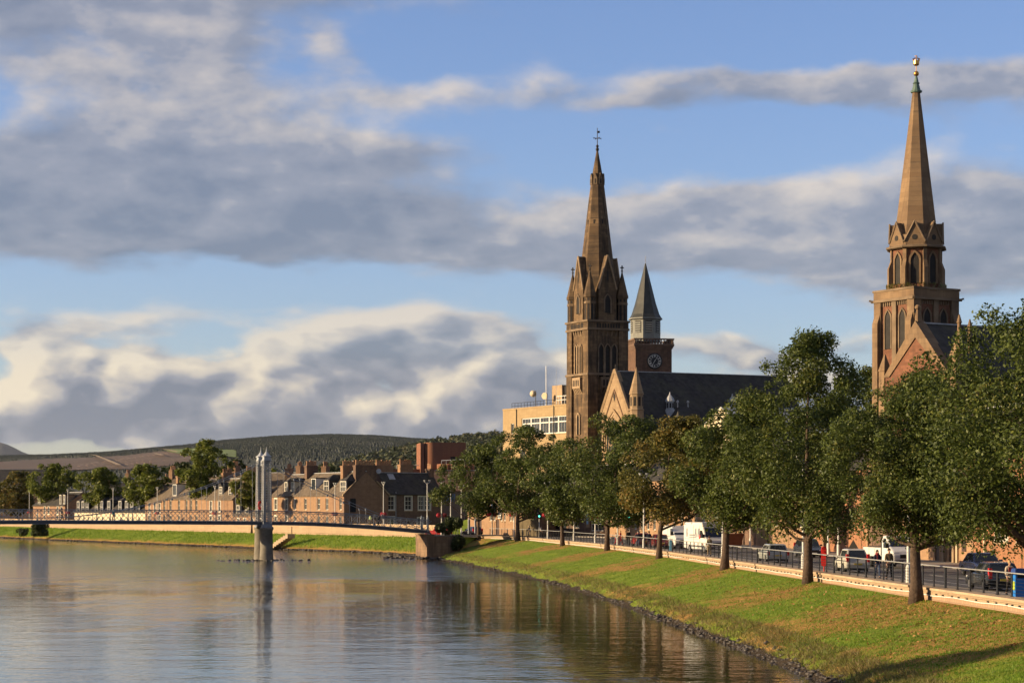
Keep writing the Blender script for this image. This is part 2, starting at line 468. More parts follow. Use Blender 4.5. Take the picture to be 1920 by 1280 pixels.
# grass bank: dry brown patches and weeds come with the mesh as attributes
def grass_mat(name, far=False):
    m, t, b = newmat(name)
    tcn = t.n('ShaderNodeTexCoord'); v = tcn.outputs['Object']
    a = attr(t, 'dry'); w = attr(t, 'mud')
    f = t.noise(v, .55, 6.0, .65); g = t.noise(v, 4.5, 4.0, .6); fi = t.noise(v, 22.0, 3.0, .6)
    c = t.mix(t.ramp(f, .32, .68), (.086,.150,.012), (.158,.228,.021))
    c = t.mix(t.ramp(g, .35, .75, 0, .6), c, (.20,.18,.04))
    d = t.ramp(t.m('ADD', a, t.m('MULTIPLY_ADD', t.noise(v, 1.6, 5.0, .7), .9, -.45)), .30, .62)
    c = t.mix(t.m('MULTIPLY', d, .9), c, t.mix(t.ramp(g, .3, .7), (.24,.125,.045), (.34,.185,.06)))
    md = t.ramp(t.m('ADD', w, t.m('MULTIPLY_ADD', t.noise(v, 2.2, 5.0, .7), .5, -.25)), .40, .62)
    c = t.mix(md, c, t.mix(t.ramp(g, .3, .7), (.022,.017,.012), (.06,.045,.03)))
    t.put(b.inputs['Base Color'], c)
    b.inputs['Roughness'].default_value = .95; b.inputs['Specular IOR Level'].default_value = .1
    bn = t.n('ShaderNodeBump'); bn.inputs['Strength'].default_value = .8; bn.inputs['Distance'].default_value = .12
    t.put(bn.inputs['Height'], t.m('MULTIPLY_ADD', fi, .5, g)); t.put(b.inputs['Normal'], bn.outputs[0])
    return m
M_GRASS = grass_mat('bank grass')

def leaf_mat(name, dark, light, warm, warmk=.25, trans=.35):
    m, t, b = newmat(name)
    r = attr(t, 'tint'); h = attr(t, 'clump')
    c = t.mix(r, dark, light)
    c = t.mix(t.ramp(t.m('MULTIPLY_ADD', h, .7, t.m('MULTIPLY', r, .3)), 1-warmk-.15, 1-warmk+.2, 0, .85), c, warm)
    t.put(b.inputs['Base Color'], c)
    b.inputs['Roughness'].default_value = .55; b.inputs['Specular IOR Level'].default_value = .25
    tr = t.n('ShaderNodeBsdfTranslucent'); t.put(tr.inputs[0], c)
    mx = t.n('ShaderNodeMixShader'); mx.inputs[0].default_value = trans
    out = m.node_tree.nodes['Material Output']
    m.node_tree.links.new(b.outputs[0], mx.inputs[1]); m.node_tree.links.new(tr.outputs[0], mx.inputs[2])
    m.node_tree.links.new(mx.outputs[0], out.inputs[0])
    return m
L_LIME = leaf_mat('lime leaves', (.026,.042,.009), (.090,.116,.019), (.18,.14,.028), .13, .30)
L_WARM = leaf_mat('turning lime leaves', (.045,.050,.010), (.135,.120,.022), (.23,.13,.028), .30, .30)
L_FAR = leaf_mat('sycamore leaves', (.050,.072,.010), (.150,.172,.024), (.21,.17,.03), .14)
L_YEL = leaf_mat('yellow green leaves', (.075,.095,.015), (.15,.155,.026), (.19,.15,.03), .3)
L_BUSH = leaf_mat('shrub leaves', (.022,.034,.012), (.055,.07,.022), (.09,.08,.03), .1)
L_HILLB = leaf_mat('hillside broadleaf', (.024,.034,.013), (.046,.054,.02), (.08,.065,.026), .15, .15)
M_CONIF = leaf_mat('conifers', (.015,.021,.014), (.019,.026,.016), (.024,.026,.015), .06, .1)
L_BLADE = leaf_mat('grass blades', (.085,.155,.012), (.165,.255,.026), (.28,.21,.06), .24, .45)
L_WEED = leaf_mat('dry waterside weeds', (.11,.09,.03), (.25,.19,.08), (.12,.145,.03), .45, .35)
L_FALL = leaf_mat('fallen leaves', (.18,.075,.022), (.34,.19,.065), (.38,.22,.075), .3, .2)
M_BARK = pbr('bark', (.085,.058,.042), .95, var=.45, scale=5, bump=1.0, bscale=9)
M_ROCK = pbr('wet stones', (.034,.026,.02), .6, var=.6, scale=2.5, bump=.6, bscale=6, spec=.5)

def asphalt(name, col):
    m, t, b = newmat(name)
    tcn = t.n('ShaderNodeTexCoord'); v = tcn.outputs['Object']
    f = t.noise(v, .3, 5.0, .6); g = t.noise(v, 9.0, 3.0, .6)
    c = t.mix(t.ramp(f, .3, .7), lighten(col, .8), lighten(col, 1.25)); c = t.mix(t.ramp(g, .3, .7, 0, .35), c, lighten(col, .5))
    t.put(b.inputs['Base Color'], c); b.inputs['Roughness'].default_value = .85
    return m
M_ROAD = asphalt('asphalt', (.055,.052,.05)); M_PAVE = asphalt('paving', (.20,.17,.14)); M_KERB = pbr('granite kerb', (.33,.30,.26), .8, var=.2)
M_LAND = asphalt('town ground', (.10,.085,.06)); M_MARK = pbr('road paint', (.70,.68,.62), .7, var=.15, scale=4)

# river
def river():
    m, t, b = newmat('river water')
    tcn = t.n('ShaderNodeTexCoord'); v = tcn.outputs['Object']; x, y, z = t.sep(v)
    b.inputs['Base Color'].default_value = (.014,.014,.010,1)
    b.inputs['Roughness'].default_value = .045
    b.inputs['IOR'].default_value = 1.333
    b.inputs['Specular IOR Level'].default_value = .5
    # faster, rougher water towards the bridge piers and along the left side; the pool near the camera is smooth
    wob = t.m('ADD', t.m('MULTIPLY_ADD', t.noise(v, .03, 3.0, .5), 70.0, -35.0), t.m('MULTIPLY_ADD', t.noise(t.xyz(t.m('MULTIPLY', x, .22), t.m('MULTIPLY', y, .10), 0.), 1.0, 4.0, .6), 60.0, -30.0))
    edge = t.m('ADD', y, t.m('ADD', wob, t.m('MULTIPLY', t.m('ADD', x, 25.0), -.35)))
    rough = t.m('MULTIPLY', t.ramp(edge, 196., 246., smooth=True), t.ramp(edge, 360., 420., 1.0, .35))
    patch = t.ramp(t.noise(t.xyz(t.m('MULTIPLY', x, .05), t.m('MULTIPLY', y, .016), 0.), 1.0, 4.0, .55), .50, .66, smooth=True)
    amp = t.m('ADD', t.m('MULTIPLY_ADD', patch, 1.5, .6), t.m('MULTIPLY', rough, 4.0))
    h1 = t.noise(t.xyz(t.m('MULTIPLY', x, .8), t.m('MULTIPLY', y, 1.0), 0.), 1.15, 3.0, .55)
    h2 = t.noise(t.xyz(t.m('MULTIPLY', x, .55), t.m('MULTIPLY', y, 1.0), 0.), .28, 2.0, .5)
    h3 = t.noise(v, 5.0, 2.0, .5)
    h = t.m('ADD', t.m('MULTIPLY', h1, .030), t.m('ADD', t.m('MULTIPLY', h2, .05), t.m('MULTIPLY', h3, .0045)))
    bn = t.n('ShaderNodeBump'); bn.inputs['Strength'].default_value = 1.0; bn.inputs['Distance'].default_value = 1.0
    t.put(bn.inputs['Height'], t.m('MULTIPLY', h, amp)); t.put(b.inputs['Normal'], bn.outputs[0])
    return m
M_WATER = river()
def paint(name, col, rough=.25): return pbr(name, col, rough, var=.05, scale=2, spec=.5, coat=.5)
def cloth(name, col): return pbr(name, col, .85, var=.2, scale=6)

# ------------------------------------------------------------------ the river banks
def smooth_curve(pts, n0=400, it=3, win=9):
    pts = np.array(pts, float); d = np.linspace(pts[0,1], pts[-1,1], n0); x = np.interp(d, pts[:,1], pts[:,0])
    k = np.ones(win)/win
    for _ in range(it):
        xp = np.concatenate([2*x[0]-x[win:0:-1], x, 2*x[-1]-x[-2:-win-2:-1]]); x = np.convolve(xp, k, 'same')[win:-win]
    return d, x
TD, TX = smooth_curve([(25.5,-60),(24.2,0),(23.5,50),(22.2,93),(20.75,109),(18.9,135),(16.7,164),(14.2,198),(10.9,233),(6.6,264),(1.7,300),(-3.2,314),(-5.2,318)])
WD, WX = smooth_curve([(15.2,-60),(14.2,0),(13.4,50),(12.6,88),(11.4,110),(10.2,125),(9.3,139),(8.0,157),(5.7,183),(3.2,207),(-1.4,237),(-5.4,265),(-8.8,288),(-10.6,301),(-12.5,318)])
def Tx(d): return np.interp(d, TD, TX)
def Wx(d): return np.interp(d, WD, WX)
def Tn(d):
    s = (Tx(d+2.0)-Tx(d-2.0))/4.0
    n = np.hypot(1.0, s); return 1.0/n, -s/n                     # unit normal pointing away from the river
def TO(d, o):
    nx, ny = Tn(d); return float(Tx(d)+nx*o), float(d+ny*o)
def zT(d): return float(np.interp(d, [0, 110, 320], [2.42, 2.45, 2.66]))
# trees of the right bank: distance along the bank and where they root
TREE_D = [320-3, 301, 264, 233, 198.5, 164, 134.5, 108.5]

DS = np.concatenate([np.arange(-50, 70, 4.0), np.arange(70, 180, .8), np.arange(180, 317.6, 1.5)])
SS = np.concatenate([[-.35, -.12, -.04], np.linspace(0, 1, 30), [1.06]])
def bank_point(d, s):
    nx, ny = Tn(d); tx = Tx(d)
    w = np.full(np.shape(d), 10.0)
    for _ in range(12):
        px = tx-nx*w; py = d-ny*w
        w = w + (px-Wx(py))*.85
    px = tx-nx*w*(1-s); py = d-ny*w*(1-s)
    zt = np.interp(d, [0, 110, 320], [2.42, 2.45, 2.66])
    sc = np.clip(s, 0, 1)
    z = np.where(s < 0, s*2.0, zt*(.14*np.clip(sc/.10, 0, 1)**.7 + .86*np.clip((sc-.06)/.94, 0, 1)**.92))
    z = z + np.where((s > .02) & (s < .98), (fbm(np.stack([px*.7, py*.7], -1), 3, 3)-.5)*.26, 0)
    z = z + np.where((s > .0) & (s < .16), (fbm(np.stack([px*1.9, py*1.9], -1), 3, 8)-.5)*.30, 0)
    return px, py, z
DG, SG = np.meshgrid(DS, SS, indexing='ij')
bx, by, bz = bank_point(DG, SG)
wig = (fbm(np.stack([bx*.35, by*.35], -1), 4, 21)-.5)
dry = np.zeros_like(bx)
for td in TREE_D + [86.0]:
    ox, oy = TO(td, -2.6)
    r = np.hypot((bx-ox)/4.4, (by-oy)/6.5)+(fbm(np.stack([bx*.45, by*.45], -1), 3, int(td))-.5)*1.1
    dry = np.maximum(dry, np.clip(1.25-r*.72, 0, 1))
dry = dry*np.clip(-.35+2.3*fbm(np.stack([bx*.33, by*.22], -1), 4, 5), 0, 1.3)
dry = np.clip(dry + np.where(DG < 125, .50*np.clip((125-DG)/30, 0, 1)*np.clip(SG*1.3-.25, 0, 1), 0), 0, 1.1)
dry = np.clip(dry + np.clip(.30-np.abs(SG-.16), 0, 1)*1.3, 0, 1)
mud = np.clip(1.0-(SG-.01)/.075+wig*.9, 0, 1)
nD, nS = DG.shape
idx = np.arange(nD*nS).reshape(nD, nS)
fc = np.stack([idx[:-1,:-1], idx[1:,:-1], idx[1:,1:], idx[:-1,1:]], -1).reshape(-1, 4)[:, ::-1]
o = np_mesh('riverbank', np.stack([bx,by,bz], -1).reshape(-1,3), fc, M_GRASS, None,
            {'dry': ('POINT', dry), 'mud': ('POINT', mud)}, smooth=True)
tag(o, 'sloping grass riverbank', None, None, 'structure')

# far bank beyond the footbridge: waterline and wall foot
FB = [((-13.4,308.),(-12.4,311.)), ((-14.8,321.),(-10.6,325.)), ((-22.,338.),(-16.4,341.6)), ((-28.,350.5),(-22.2,354.)), ((-39.,366.),(-33.2,370.)),
      ((-52.5,390.),(-46.6,393.8)), ((-76.,431.),(-70.,434.5)), ((-101.7,474.),(-95.6,477.6)), ((-124.,517.),(-118.,520.)), ((-180.,622.),(-174.,625.)), ((-300.,850.),(-294.,853.))]
fbW = np.array([p[0] for p in FB]); fbT = np.array([p[1] for p in FB])
cum = np.concatenate([[0], np.cumsum(np.hypot(*np.diff(fbT, axis=0).T))])
def fb(t):
    return (np.stack([np.interp(t, cum, fbW[:,0]), np.interp(t, cum, fbW[:,1])], -1), np.stack([np.interp(t, cum, fbT[:,0]), np.interp(t, cum, fbT[:,1])], -1))
tt = np.concatenate([np.arange(0, 330, 1.6), np.arange(330, cum[-1], 8)])
ss = np.concatenate([[-.3], np.linspace(0, 1, 14), [1.08]])
Wp, Tp = fb(tt)
G = Wp[:,None,:]*(1-ss)[None,:,None] + Tp[:,None,:]*ss[None,:,None]
G = G + (fbm(np.stack([tt*.13, tt*0], -1), 3, 31)-.5)[:,None,None]*np.array([-1.3,-.75])*np.clip(1-ss, 0, 1)[None,:,None]
z = np.where(ss < 0, ss*2, np.clip(ss, 0, 1)**.8*2.55)[None,:] + (fbm(G*.8, 3, 12)-.5)*.35*((ss > .03) & (ss < .99))[None,:]
n1, n2 = z.shape; idx = np.arange(n1*n2).reshape(n1, n2)
fc = np.stack([idx[:-1,:-1], idx[1:,:-1], idx[1:,1:], idx[:-1,1:]], -1).reshape(-1, 4)[:, ::-1]
SSg = np.repeat(ss[None,:], n1, 0)
o = np_mesh('far_riverbank', np.concatenate([G, z[...,None]], -1).reshape(-1,3), fc, M_GRASS, None,
            {'dry': ('POINT', np.clip(.62-SSg*1.5, 0, 1)+.12), 'mud': ('POINT', np.clip(1-(SSg-.02)/.12, 0, 1))}, smooth=True)
tag(o, 'grass bank across the water under the pale wall', None, None, 'structure')

# water and ground
mb = MB(); mb.add([(-420,-120,0),(60,-120,0),(60,950,0),(-420,950,0)], [(0,1,2,3)])
tag(mb.build('river', M_WATER), 'slow brown river reflecting the sky', None, None, 'structure')
GZ = 2.86
edge = [TO(d, .35) for d in np.arange(-50, 318, 6.0)] + [TO(317.5, .35)]
edge += [(-7.6,313.), (-9.2,306.6), (-13.2,305.2)] + [tuple(p) for p in fbT] + [(-400.,1050.),(-420.,4200.),(2600.,4200.),(2600.,-50.)]
from mathutils.geometry import tessellate_polygon
tri = tessellate_polygon([[Vector((p[0], p[1], 0)) for p in edge]])
mb = MB(); mb.add([(p[0], p[1], GZ) for p in edge], tri)
far = [(-84,-60),(-80,150),(-108,262),(-200,470),(-420,800),(-1500,800),(-1500,-60)]
tri = tessellate_polygon([[Vector((p[0], p[1], 0)) for p in far]])
mb.add([(p[0], p[1], 2.6) for p in far], tri)
tag(mb.build('ground', M_LAND), 'flat town ground behind the banks', None, None, 'structure')

# ------------------------------------------------------------------ riverside street
def strip(name, o0, o1, z, d0, d1, mat, step=3.0, skirt=0.0):
    ds = np.arange(d0, d1+.01, step); mb = MB()
    vs = []; fs = []
    for i, d in enumerate(ds):
        a = TO(d, o0); b = TO(d, o1)
        vs += [(a[0],a[1],z-skirt),(a[0],a[1],z),(b[0],b[1],z),(b[0],b[1],z-skirt)]
        if i:
            k = 4*i
            fs += [(k-3,k-2,k+2,k+1)]
            if skirt: fs += [(k-4,k-3,k+1,k), (k-2,k-1,k+3,k+2)]
    mb.add(vs, fs); return mb.build(name, mat)
RZ = 2.90; PZ = 3.0
tag(strip('road', 2.8, 13.2, RZ, -40, 316, M_ROAD), 'asphalt riverside road', None, None, 'structure')
tag(strip('pavement', 1.2, 2.66, PZ, -40, 316, M_PAVE, skirt=.12), 'pavement along the parapet', None, None, 'structure')
tag(strip('pavement', 13.34, 17.5, PZ, -40, 316, M_PAVE, skirt=.12), 'pavement along the buildings', None, None, 'structure')
tag(strip('kerb', 2.66, 2.80, PZ+.004, -40, 316, M_KERB, skirt=.12), 'granite kerb by the parapet pavement', None, None, 'structure')
tag(strip('kerb', 13.2, 13.34, PZ+.004, -40, 316, M_KERB, skirt=.12), 'granite kerb by the buildings', None, None, 'structure')
mb = MB()
def quadstrip(o0, o1, d0, d1, z):
    a, b, c, d = TO(d0,o0), TO(d0,o1), TO(d1,o1), TO(d1,o0)
    mb.add([(*a,z),(*b,z),(*c,z),(*d,z)], [(0,1,2,3)])
for d in np.arange(60, 310, 6.0): quadstrip(7.6, 7.74, d, d+3.0, RZ+.004)
for d in np.arange(60, 310, 5.0): quadstrip(4.9, 5.0, d, d+4.98, RZ+.004)
for d in np.arange(62, 310, 11.0): quadstrip(2.9, 4.9, d, d+.12, RZ+.004)
for d in np.arange(60, 310, 5.0): quadstrip(12.7, 12.8, d, d+4.9, RZ+.004)
tag(mb.build('road_markings', M_MARK), 'white painted lines on the riverside road', None, None, 'structure')

# ------------------------------------------------------------------ riverside parapet wall with coping, pipe and railing
def seg(mb, d0, d1, o0, o1, z0, z1, n=1):
    ds = np.linspace(d0, d1, n+1)
    for i in range(n):
        a, b, c, e = TO(ds[i],o0), TO(ds[i],o1), TO(ds[i+1],o1), TO(ds[i+1],o0)
        za = z0 if not callable(z0) else z0(ds[i]); zb = z0 if not callable(z0) else z0(ds[i+1])
        mb.add([(*a,za),(*b,za),(*c,zb),(*e,zb),(*a,z1),(*b,z1),(*c,z1),(*e,z1)],
               [(0,3,2,1),(4,5,6,7),(0,1,5,4),(1,2,6,5),(2,3,7,6),(3,0,4,7)])
    return mb
wall = empty('parapet_wall', (*TO(200,.8), 2.5), 0, 'long low pale sandstone parapet wall with flat coping beside the road', 'wall')
inv = Vector(wall.location)
def wpart(mb, name, mat):
    mb.v = [(p[0]-inv.x, p[1]-inv.y, p[2]-inv.z) for p in mb.v]
    return mb.build(name, mat, wall)
CT = 3.08
pan = np.arange(62, 317.2, 7.2)
for i, d in enumerate(pan):
    e = min(d+7.2, 317.5)
    gap = .03 if i % 3 else .42
    wpart(seg(MB(), d, e-gap, .45, 1.18, lambda q: zT(q)-.25, CT-.36, 3), 'wall_panel', M_PARAR)
    wpart(seg(MB(), d, e-gap, .41, 1.20, CT-.358, CT-.11, 3), 'wall_course', M_PARA)
    for j in range(2):
        a = d+j*(e-d)/2; b = d+(j+1)*(e-d)/2-(.02 if (j == 0 or gap < .1) else gap)
        wpart(seg(MB(), a, b, .34, 1.24, CT-.108, CT, 2), 'coping_stone', M_COPING)
for d0 in (62, 190):
    d1 = 188 if d0 < 100 else 316
    mb = MB(); mb.tube([(*TO(d, .39), CT-.36+.03*math.sin(d*.8)) for d in np.arange(d0, d1, 2.0)], .028, 5); wpart(mb, 'pipe', M_WHITE)
clip = None
for d in np.cumsum(np.full(124, 1.25)+np.random.default_rng(9).normal(size=124)*.22)+83:
    x, y = TO(d, .375)
    if clip is None:
        mb = MB(); mb.box(-.03,.03,-.10,.10,-.028,.034); clip = mb.build('pipe_clip', M_BLACK, wall)
    else:
        clip = clip.copy(); COL.objects.link(clip)
    clip.location = (x-inv.x, y-inv.y, CT-.29-inv.z)
    s = (Tx(d+2)-Tx(d-2))/4; clip.rotation_euler = (0, 0, -math.atan(s)*1.0)

rail = empty('riverside_railing', (*TO(200,1.3), 3.0), 0, 'black posted railing with silver handrail along the parapet wall', 'railing')
rv = Vector(rail.location)
post = None
RT = 3.0+1.06
def rail_posts(d0, d1, step):
    global post
    for i, d in enumerate(np.arange(d0, d1, step)):
        x, y = TO(d, 1.10)
        if post is None:
            mb = MB(); mb.box(-.022,.022,-.075,.075,-.02,1.02); mb.box(-.05,.05,-.10,.10,-.02,.02); mb.box(-.03,.03,-.03,.03,1.0,1.06)
            post = mb.build('post', M_BLACK, rail)
        else:
            post = post.copy(); COL.objects.link(post)
        post.location = (x-rv.x, y-rv.y, 3.08-rv.z)
        s = (Tx(d+2)-Tx(d-2))/4; post.rotation_euler = (0, 0, math.atan(-s)); post.scale = (1.5 if i % 4 == 0 else 1, 1.4 if i % 4 == 0 else 1, 1)
rail_posts(66, 317, 2.1)
def rline(o, z, r, name, mat, d0=64, d1=317, n=5):
    mb = MB(); mb.tube([(TO(d,o)[0]-rv.x, TO(d,o)[1]-rv.y, z-rv.z) for d in np.arange(d0, d1, 2.1)], r, n); mb.build(name, mat, rail)
rline(1.06, RT+.10, .031, 'handrail', M_SILVER, n=8)
for k in range(5): rline(1.10, 3.26+.16*k, .009, 'rail_wire', M_BLACK)

# far bank wall
fw = empty('river_wall', (-46, 394, 2.4), 0, 'pale sandstone flood wall along the far bank behind the footbridge', 'wall')
def fpt(t, off, z):
    _, p = fb(np.array([t])); _, p2 = fb(np.array([t+1.0])); d = (p2-p)[0]; d = d/np.hypot(*d)
    n = np.array([d[1], -d[0]]) ; n = n if n[0] > 0 else -n
    q = p[0]+n*off; return (q[0]+46, q[1]-394, z-2.4)
t0 = 16.0
for i, t in enumerate(np.arange(t0, 330, 9.0)):
    mb = MB()
    def blk(o0, o1, z0, z1, a, b):
        P = [fpt(a,o0,z0),fpt(a,o1,z0),fpt(b,o1,z0),fpt(b,o0,z0),fpt(a,o0,z1),fpt(a,o1,z1),fpt(b,o1,z1),fpt(b,o0,z1)]
        mb.add(P, [(0,3,2,1),(4,5,6,7),(0,1,5,4),(1,2,6,5),(2,3,7,6),(3,0,4,7)])
    blk(.05, .5, 2.2, 4.35, t, t+8.96); mb.build('wall_panel', M_PARA, fw)
    mb = MB(); blk(-.04, .6, 4.352, 4.55, t, t+8.98); mb.build('coping_stone', M_COPING, fw)
# street behind it
mb = MB()
vs = []; fs = []
for i, t in enumerate(np.arange(20, 420, 10.)):
    a = fpt(t, .7, 2.92); b = fpt(t, 9.0, 2.92)
    vs += [(a[0]-46,a[1]+394,a[2]+2.4),(b[0]-46,b[1]+394,b[2]+2.4)]
    if i: k = 2*i; fs.append((k-2,k-1,k+1,k))
mb.add(vs, fs); tag(mb.build('road', M_ROAD), 'asphalt road in front of the far houses', None, None, 'structure')

# ------------------------------------------------------------------ hills
def hill(name, ridge, D1, D2, D3, mat, seed, label, zend=40., wob=.07, nD=60):
    xs = np.arange(ridge[0][0], ridge[-1][0]+1, 14.0)
    yr = np.interp(xs, [p[0] for p in ridge], [p[1] for p in ridge])
    zr = CAMZ + (HOR-yr)/FPX*D2
    rows = np.concatenate([np.linspace(D1, D2, nD), np.linspace(D2, D3, 14)[1:]])
    Z = np.zeros((len(xs), len(rows))); X = np.zeros_like(Z); Y = np.zeros_like(Z)
    for j, d in enumerate(rows):
        X[:,j] = (xs-960)/FPX*d; Y[:,j] = d
        if d <= D2:
            s = (d-D1)/(D2-D1)
            nz = (fbm(np.stack([X[:,j]/(D2*.05), Y[:,j]/(D2*.09)], -1), 3, seed)-.5)*wob*math.sin(math.pi*s)*2
            Z[:,j] = 2.0 + (zr-2.0)*np.clip(s**.93+nz, 0, 1.0)
        else:
            s = (d-D2)/(D3-D2); Z[:,j] = zr*(1-s)+zend*s
    nx, ny = Z.shape; idx = np.arange(nx*ny).reshape(nx, ny)
    fc = np.stack([idx[:-1,:-1], idx[1:,:-1], idx[1:,1:], idx[:-1,1:]], -1).reshape(-1, 4)
    o = np_mesh(name, np.stack([X,Y,Z], -1).reshape(-1,3), fc, mat, None, None, smooth=True)
    tag(o, label, None, None, 'structure')
    def zat(x, d):
        fx = np.interp(x, xs, np.arange(nx)); fy = np.interp(d, rows, np.arange(ny))
        i = min(int(fx), nx-2); j = min(int(fy), ny-2); a = fx-i; b = fy-j
        return float(Z[i,j]*(1-a)*(1-b)+Z[i+1,j]*a*(1-b)+Z[i,j+1]*(1-a)*b+Z[i+1,j+1]*a*b)
    def find(px, py):
        """distance at which the sight line meets the slope"""
        lo = None
        for d in np.linspace(D1, D2, 200):
            if CAMZ-(py-HOR)/FPX*d <= zat(px, d): lo = d; break
        return lo if lo else D2
    return zat, find
M_HILL = pbr('hillside scrub', (.025,.031,.018), .95, var=.4, scale=.005)
zA, fA = hill('hill', [(-500,880),(-100,862),(0,858),(100,856),(200,851),(300,842),(345,838),(420,829),(520,821),(620,818),(700,820),(780,826),(900,832),(1200,835),(2500,860)], 2300, 8000, 11000, M_HILL, 2, 'long wooded hill across the horizon')
zB, fB = hill('hill', [(380,935),(470,915),(560,893),(650,868),(720,852),(790,836),(860,824),(940,817),(1100,812),(1500,815),(2100,830)], 1100, 3000, 4200, M_HILL, 6, 'nearer wooded hillside behind the town', nD=50)
hill('mountain', [(-700,870),(-300,846),(-120,836),(-20,829),(5,829),(25,838),(48,850),(120,868),(300,885)], 15000, 21000, 26000, pbr('bare mountain', (.075,.07,.065), .95, var=.2, scale=.001), 9, 'blue distant mountain at the left edge', zend=200.)
def patch(name, poly, mat, label, lift=2.5):
    mb = MB(); P = [at(x, y, fA(x, y)) for x, y in poly]
    # fine fan so that the sheet follows the slope
    xs = [p[0] for p in poly]; ys = [p[1] for p in poly]
    def inside(x, y):
        c = False; n = len(poly)
        for i in range(n):
            x1, y1 = poly[i]; x2, y2 = poly[(i+1) % n]
            if (y1 > y) != (y2 > y) and x < (x2-x1)*(y-y1)/(y2-y1)+x1: c = not c
        return c
    sx = 5.0; sy = 1.2; seen = {}
    def vert(i, j):
        if (i,j) not in seen:
            x = min(xs)+i*sx; y = min(ys)+j*sy; d = fA(x, y); w = at(x, y, d)
            seen[(i,j)] = len(mb.v); mb.v.append((w.x, w.y, zA(x, d)+lift))
        return seen[(i,j)]
    for i in range(int((max(xs)-min(xs))/sx)+1):
        for j in range(int((max(ys)-min(ys))/sy)+1):
            if inside(min(xs)+(i+.5)*sx, min(ys)+(j+.5)*sy):
                mb.f.append((vert(i,j), vert(i+1,j), vert(i+1,j+1), vert(i,j+1))); mb.mi.append(0)
    o = mb.build(name, mat); tag(o, label, None, None, 'structure'); return inside
in1 = patch('ploughed_field', [(-90,873),(0,867),(95,861),(165,859),(235,855),(300,847),(345,848),(362,858),(350,872),(235,882),(160,882),(60,888),(-90,893)], pbr('ploughed earth', (.105,.066,.046), .95, var=.22, scale=.006), 'brown ploughed field on the hillside')
in2 = patch('green_field', [(303,845),(362,843),(440,847),(446,862),(395,858),(345,857)], pbr('green pasture', (.115,.165,.035), .95, var=.15, scale=.006), 'bright green field on the hillside', 5)
def track(pts, w):
    mb = MB(); P = []
    for (x, y) in pts: d = fA(x, y); p = at(x, y, d); P.append((p.x, p.y, zA(x, d)+8))
    for a, b in zip(P[:-1], P[1:]):
        mb.add([(a[0]-w,a[1],a[2]),(a[0]+w,a[1],a[2]),(b[0]+w,b[1],b[2]),(b[0]-w,b[1],b[2])], [(0,1,2,3)])
    return mb
for pts in ([(166,855),(180,858),(200,867),(222,878)], [(125,857),(145,856),(165,855)], [(296,844),(315,847),(345,856)], [(290,855),(305,859),(330,859)]):
    tag(track(pts, 5.5).build('track', pbr('stubble strip', (.42,.30,.17), .95, var=.1)), 'pale track across the hillside fields', None, None, 'structure')

def scatter_conifers(n):
    V = []; F = []; T = []; base = 0
    cnt = 0; tries = 0
    while cnt < n and tries < n*6:
        tries += 1
        x = random.uniform(-40, 960); d = 2600+(8000-2600)*random.random()**.6
        if random.random() < .28: d = random.uniform(7500, 8050)
        z0 = zA(x, d); py = HOR-(z0-CAMZ)*FPX/d
        if in1(x, py) or in2(x, py): continue
        lowr = np.interp(x, [0,300,360,480,900], [862,852,856,862,866])
        if py > lowr and random.random() < .85: continue
        h = random.uniform(5, 8.5) if d < 7300 else random.uniform(8, 13); r = h*random.uniform(.28, .42)
        cx = (x-960)/FPX*d
        a0 = random.random()*6.28; vs = []
        for k in range(5): a = a0+k*1.2566; vs.append((cx+r*math.cos(a), d+r*math.sin(a), z0-1))
        for k in range(5): a = a0+.6+k*1.2566; vs.append((cx+r*.62*math.cos(a), d+r*.62*math.sin(a), z0+h*.5))
        vs.append((cx, d, z0+h))
        V += vs
        for k in range(5):
            k2 = (k+1) % 5
            F += [(base+k,base+k2,base+5+k),(base+k2,base+5+k2,base+5+k),(base+5+k,base+5+k2,base+10)]
        T += [random.random()]*11; base += 11; cnt += 1
    C = list(np.clip(np.random.default_rng(4).normal(.4, .2, len(V)), 0, 1))
    o = np_mesh('conifer_forest', np.array(V), np.array(F), M_CONIF, None, {'tint': ('POINT', np.array(T)), 'clump': ('POINT', np.array(C))})
    tag(o, 'dark conifer forest covering the far hill', 'forest', None, 'stuff')
scatter_conifers(34000)

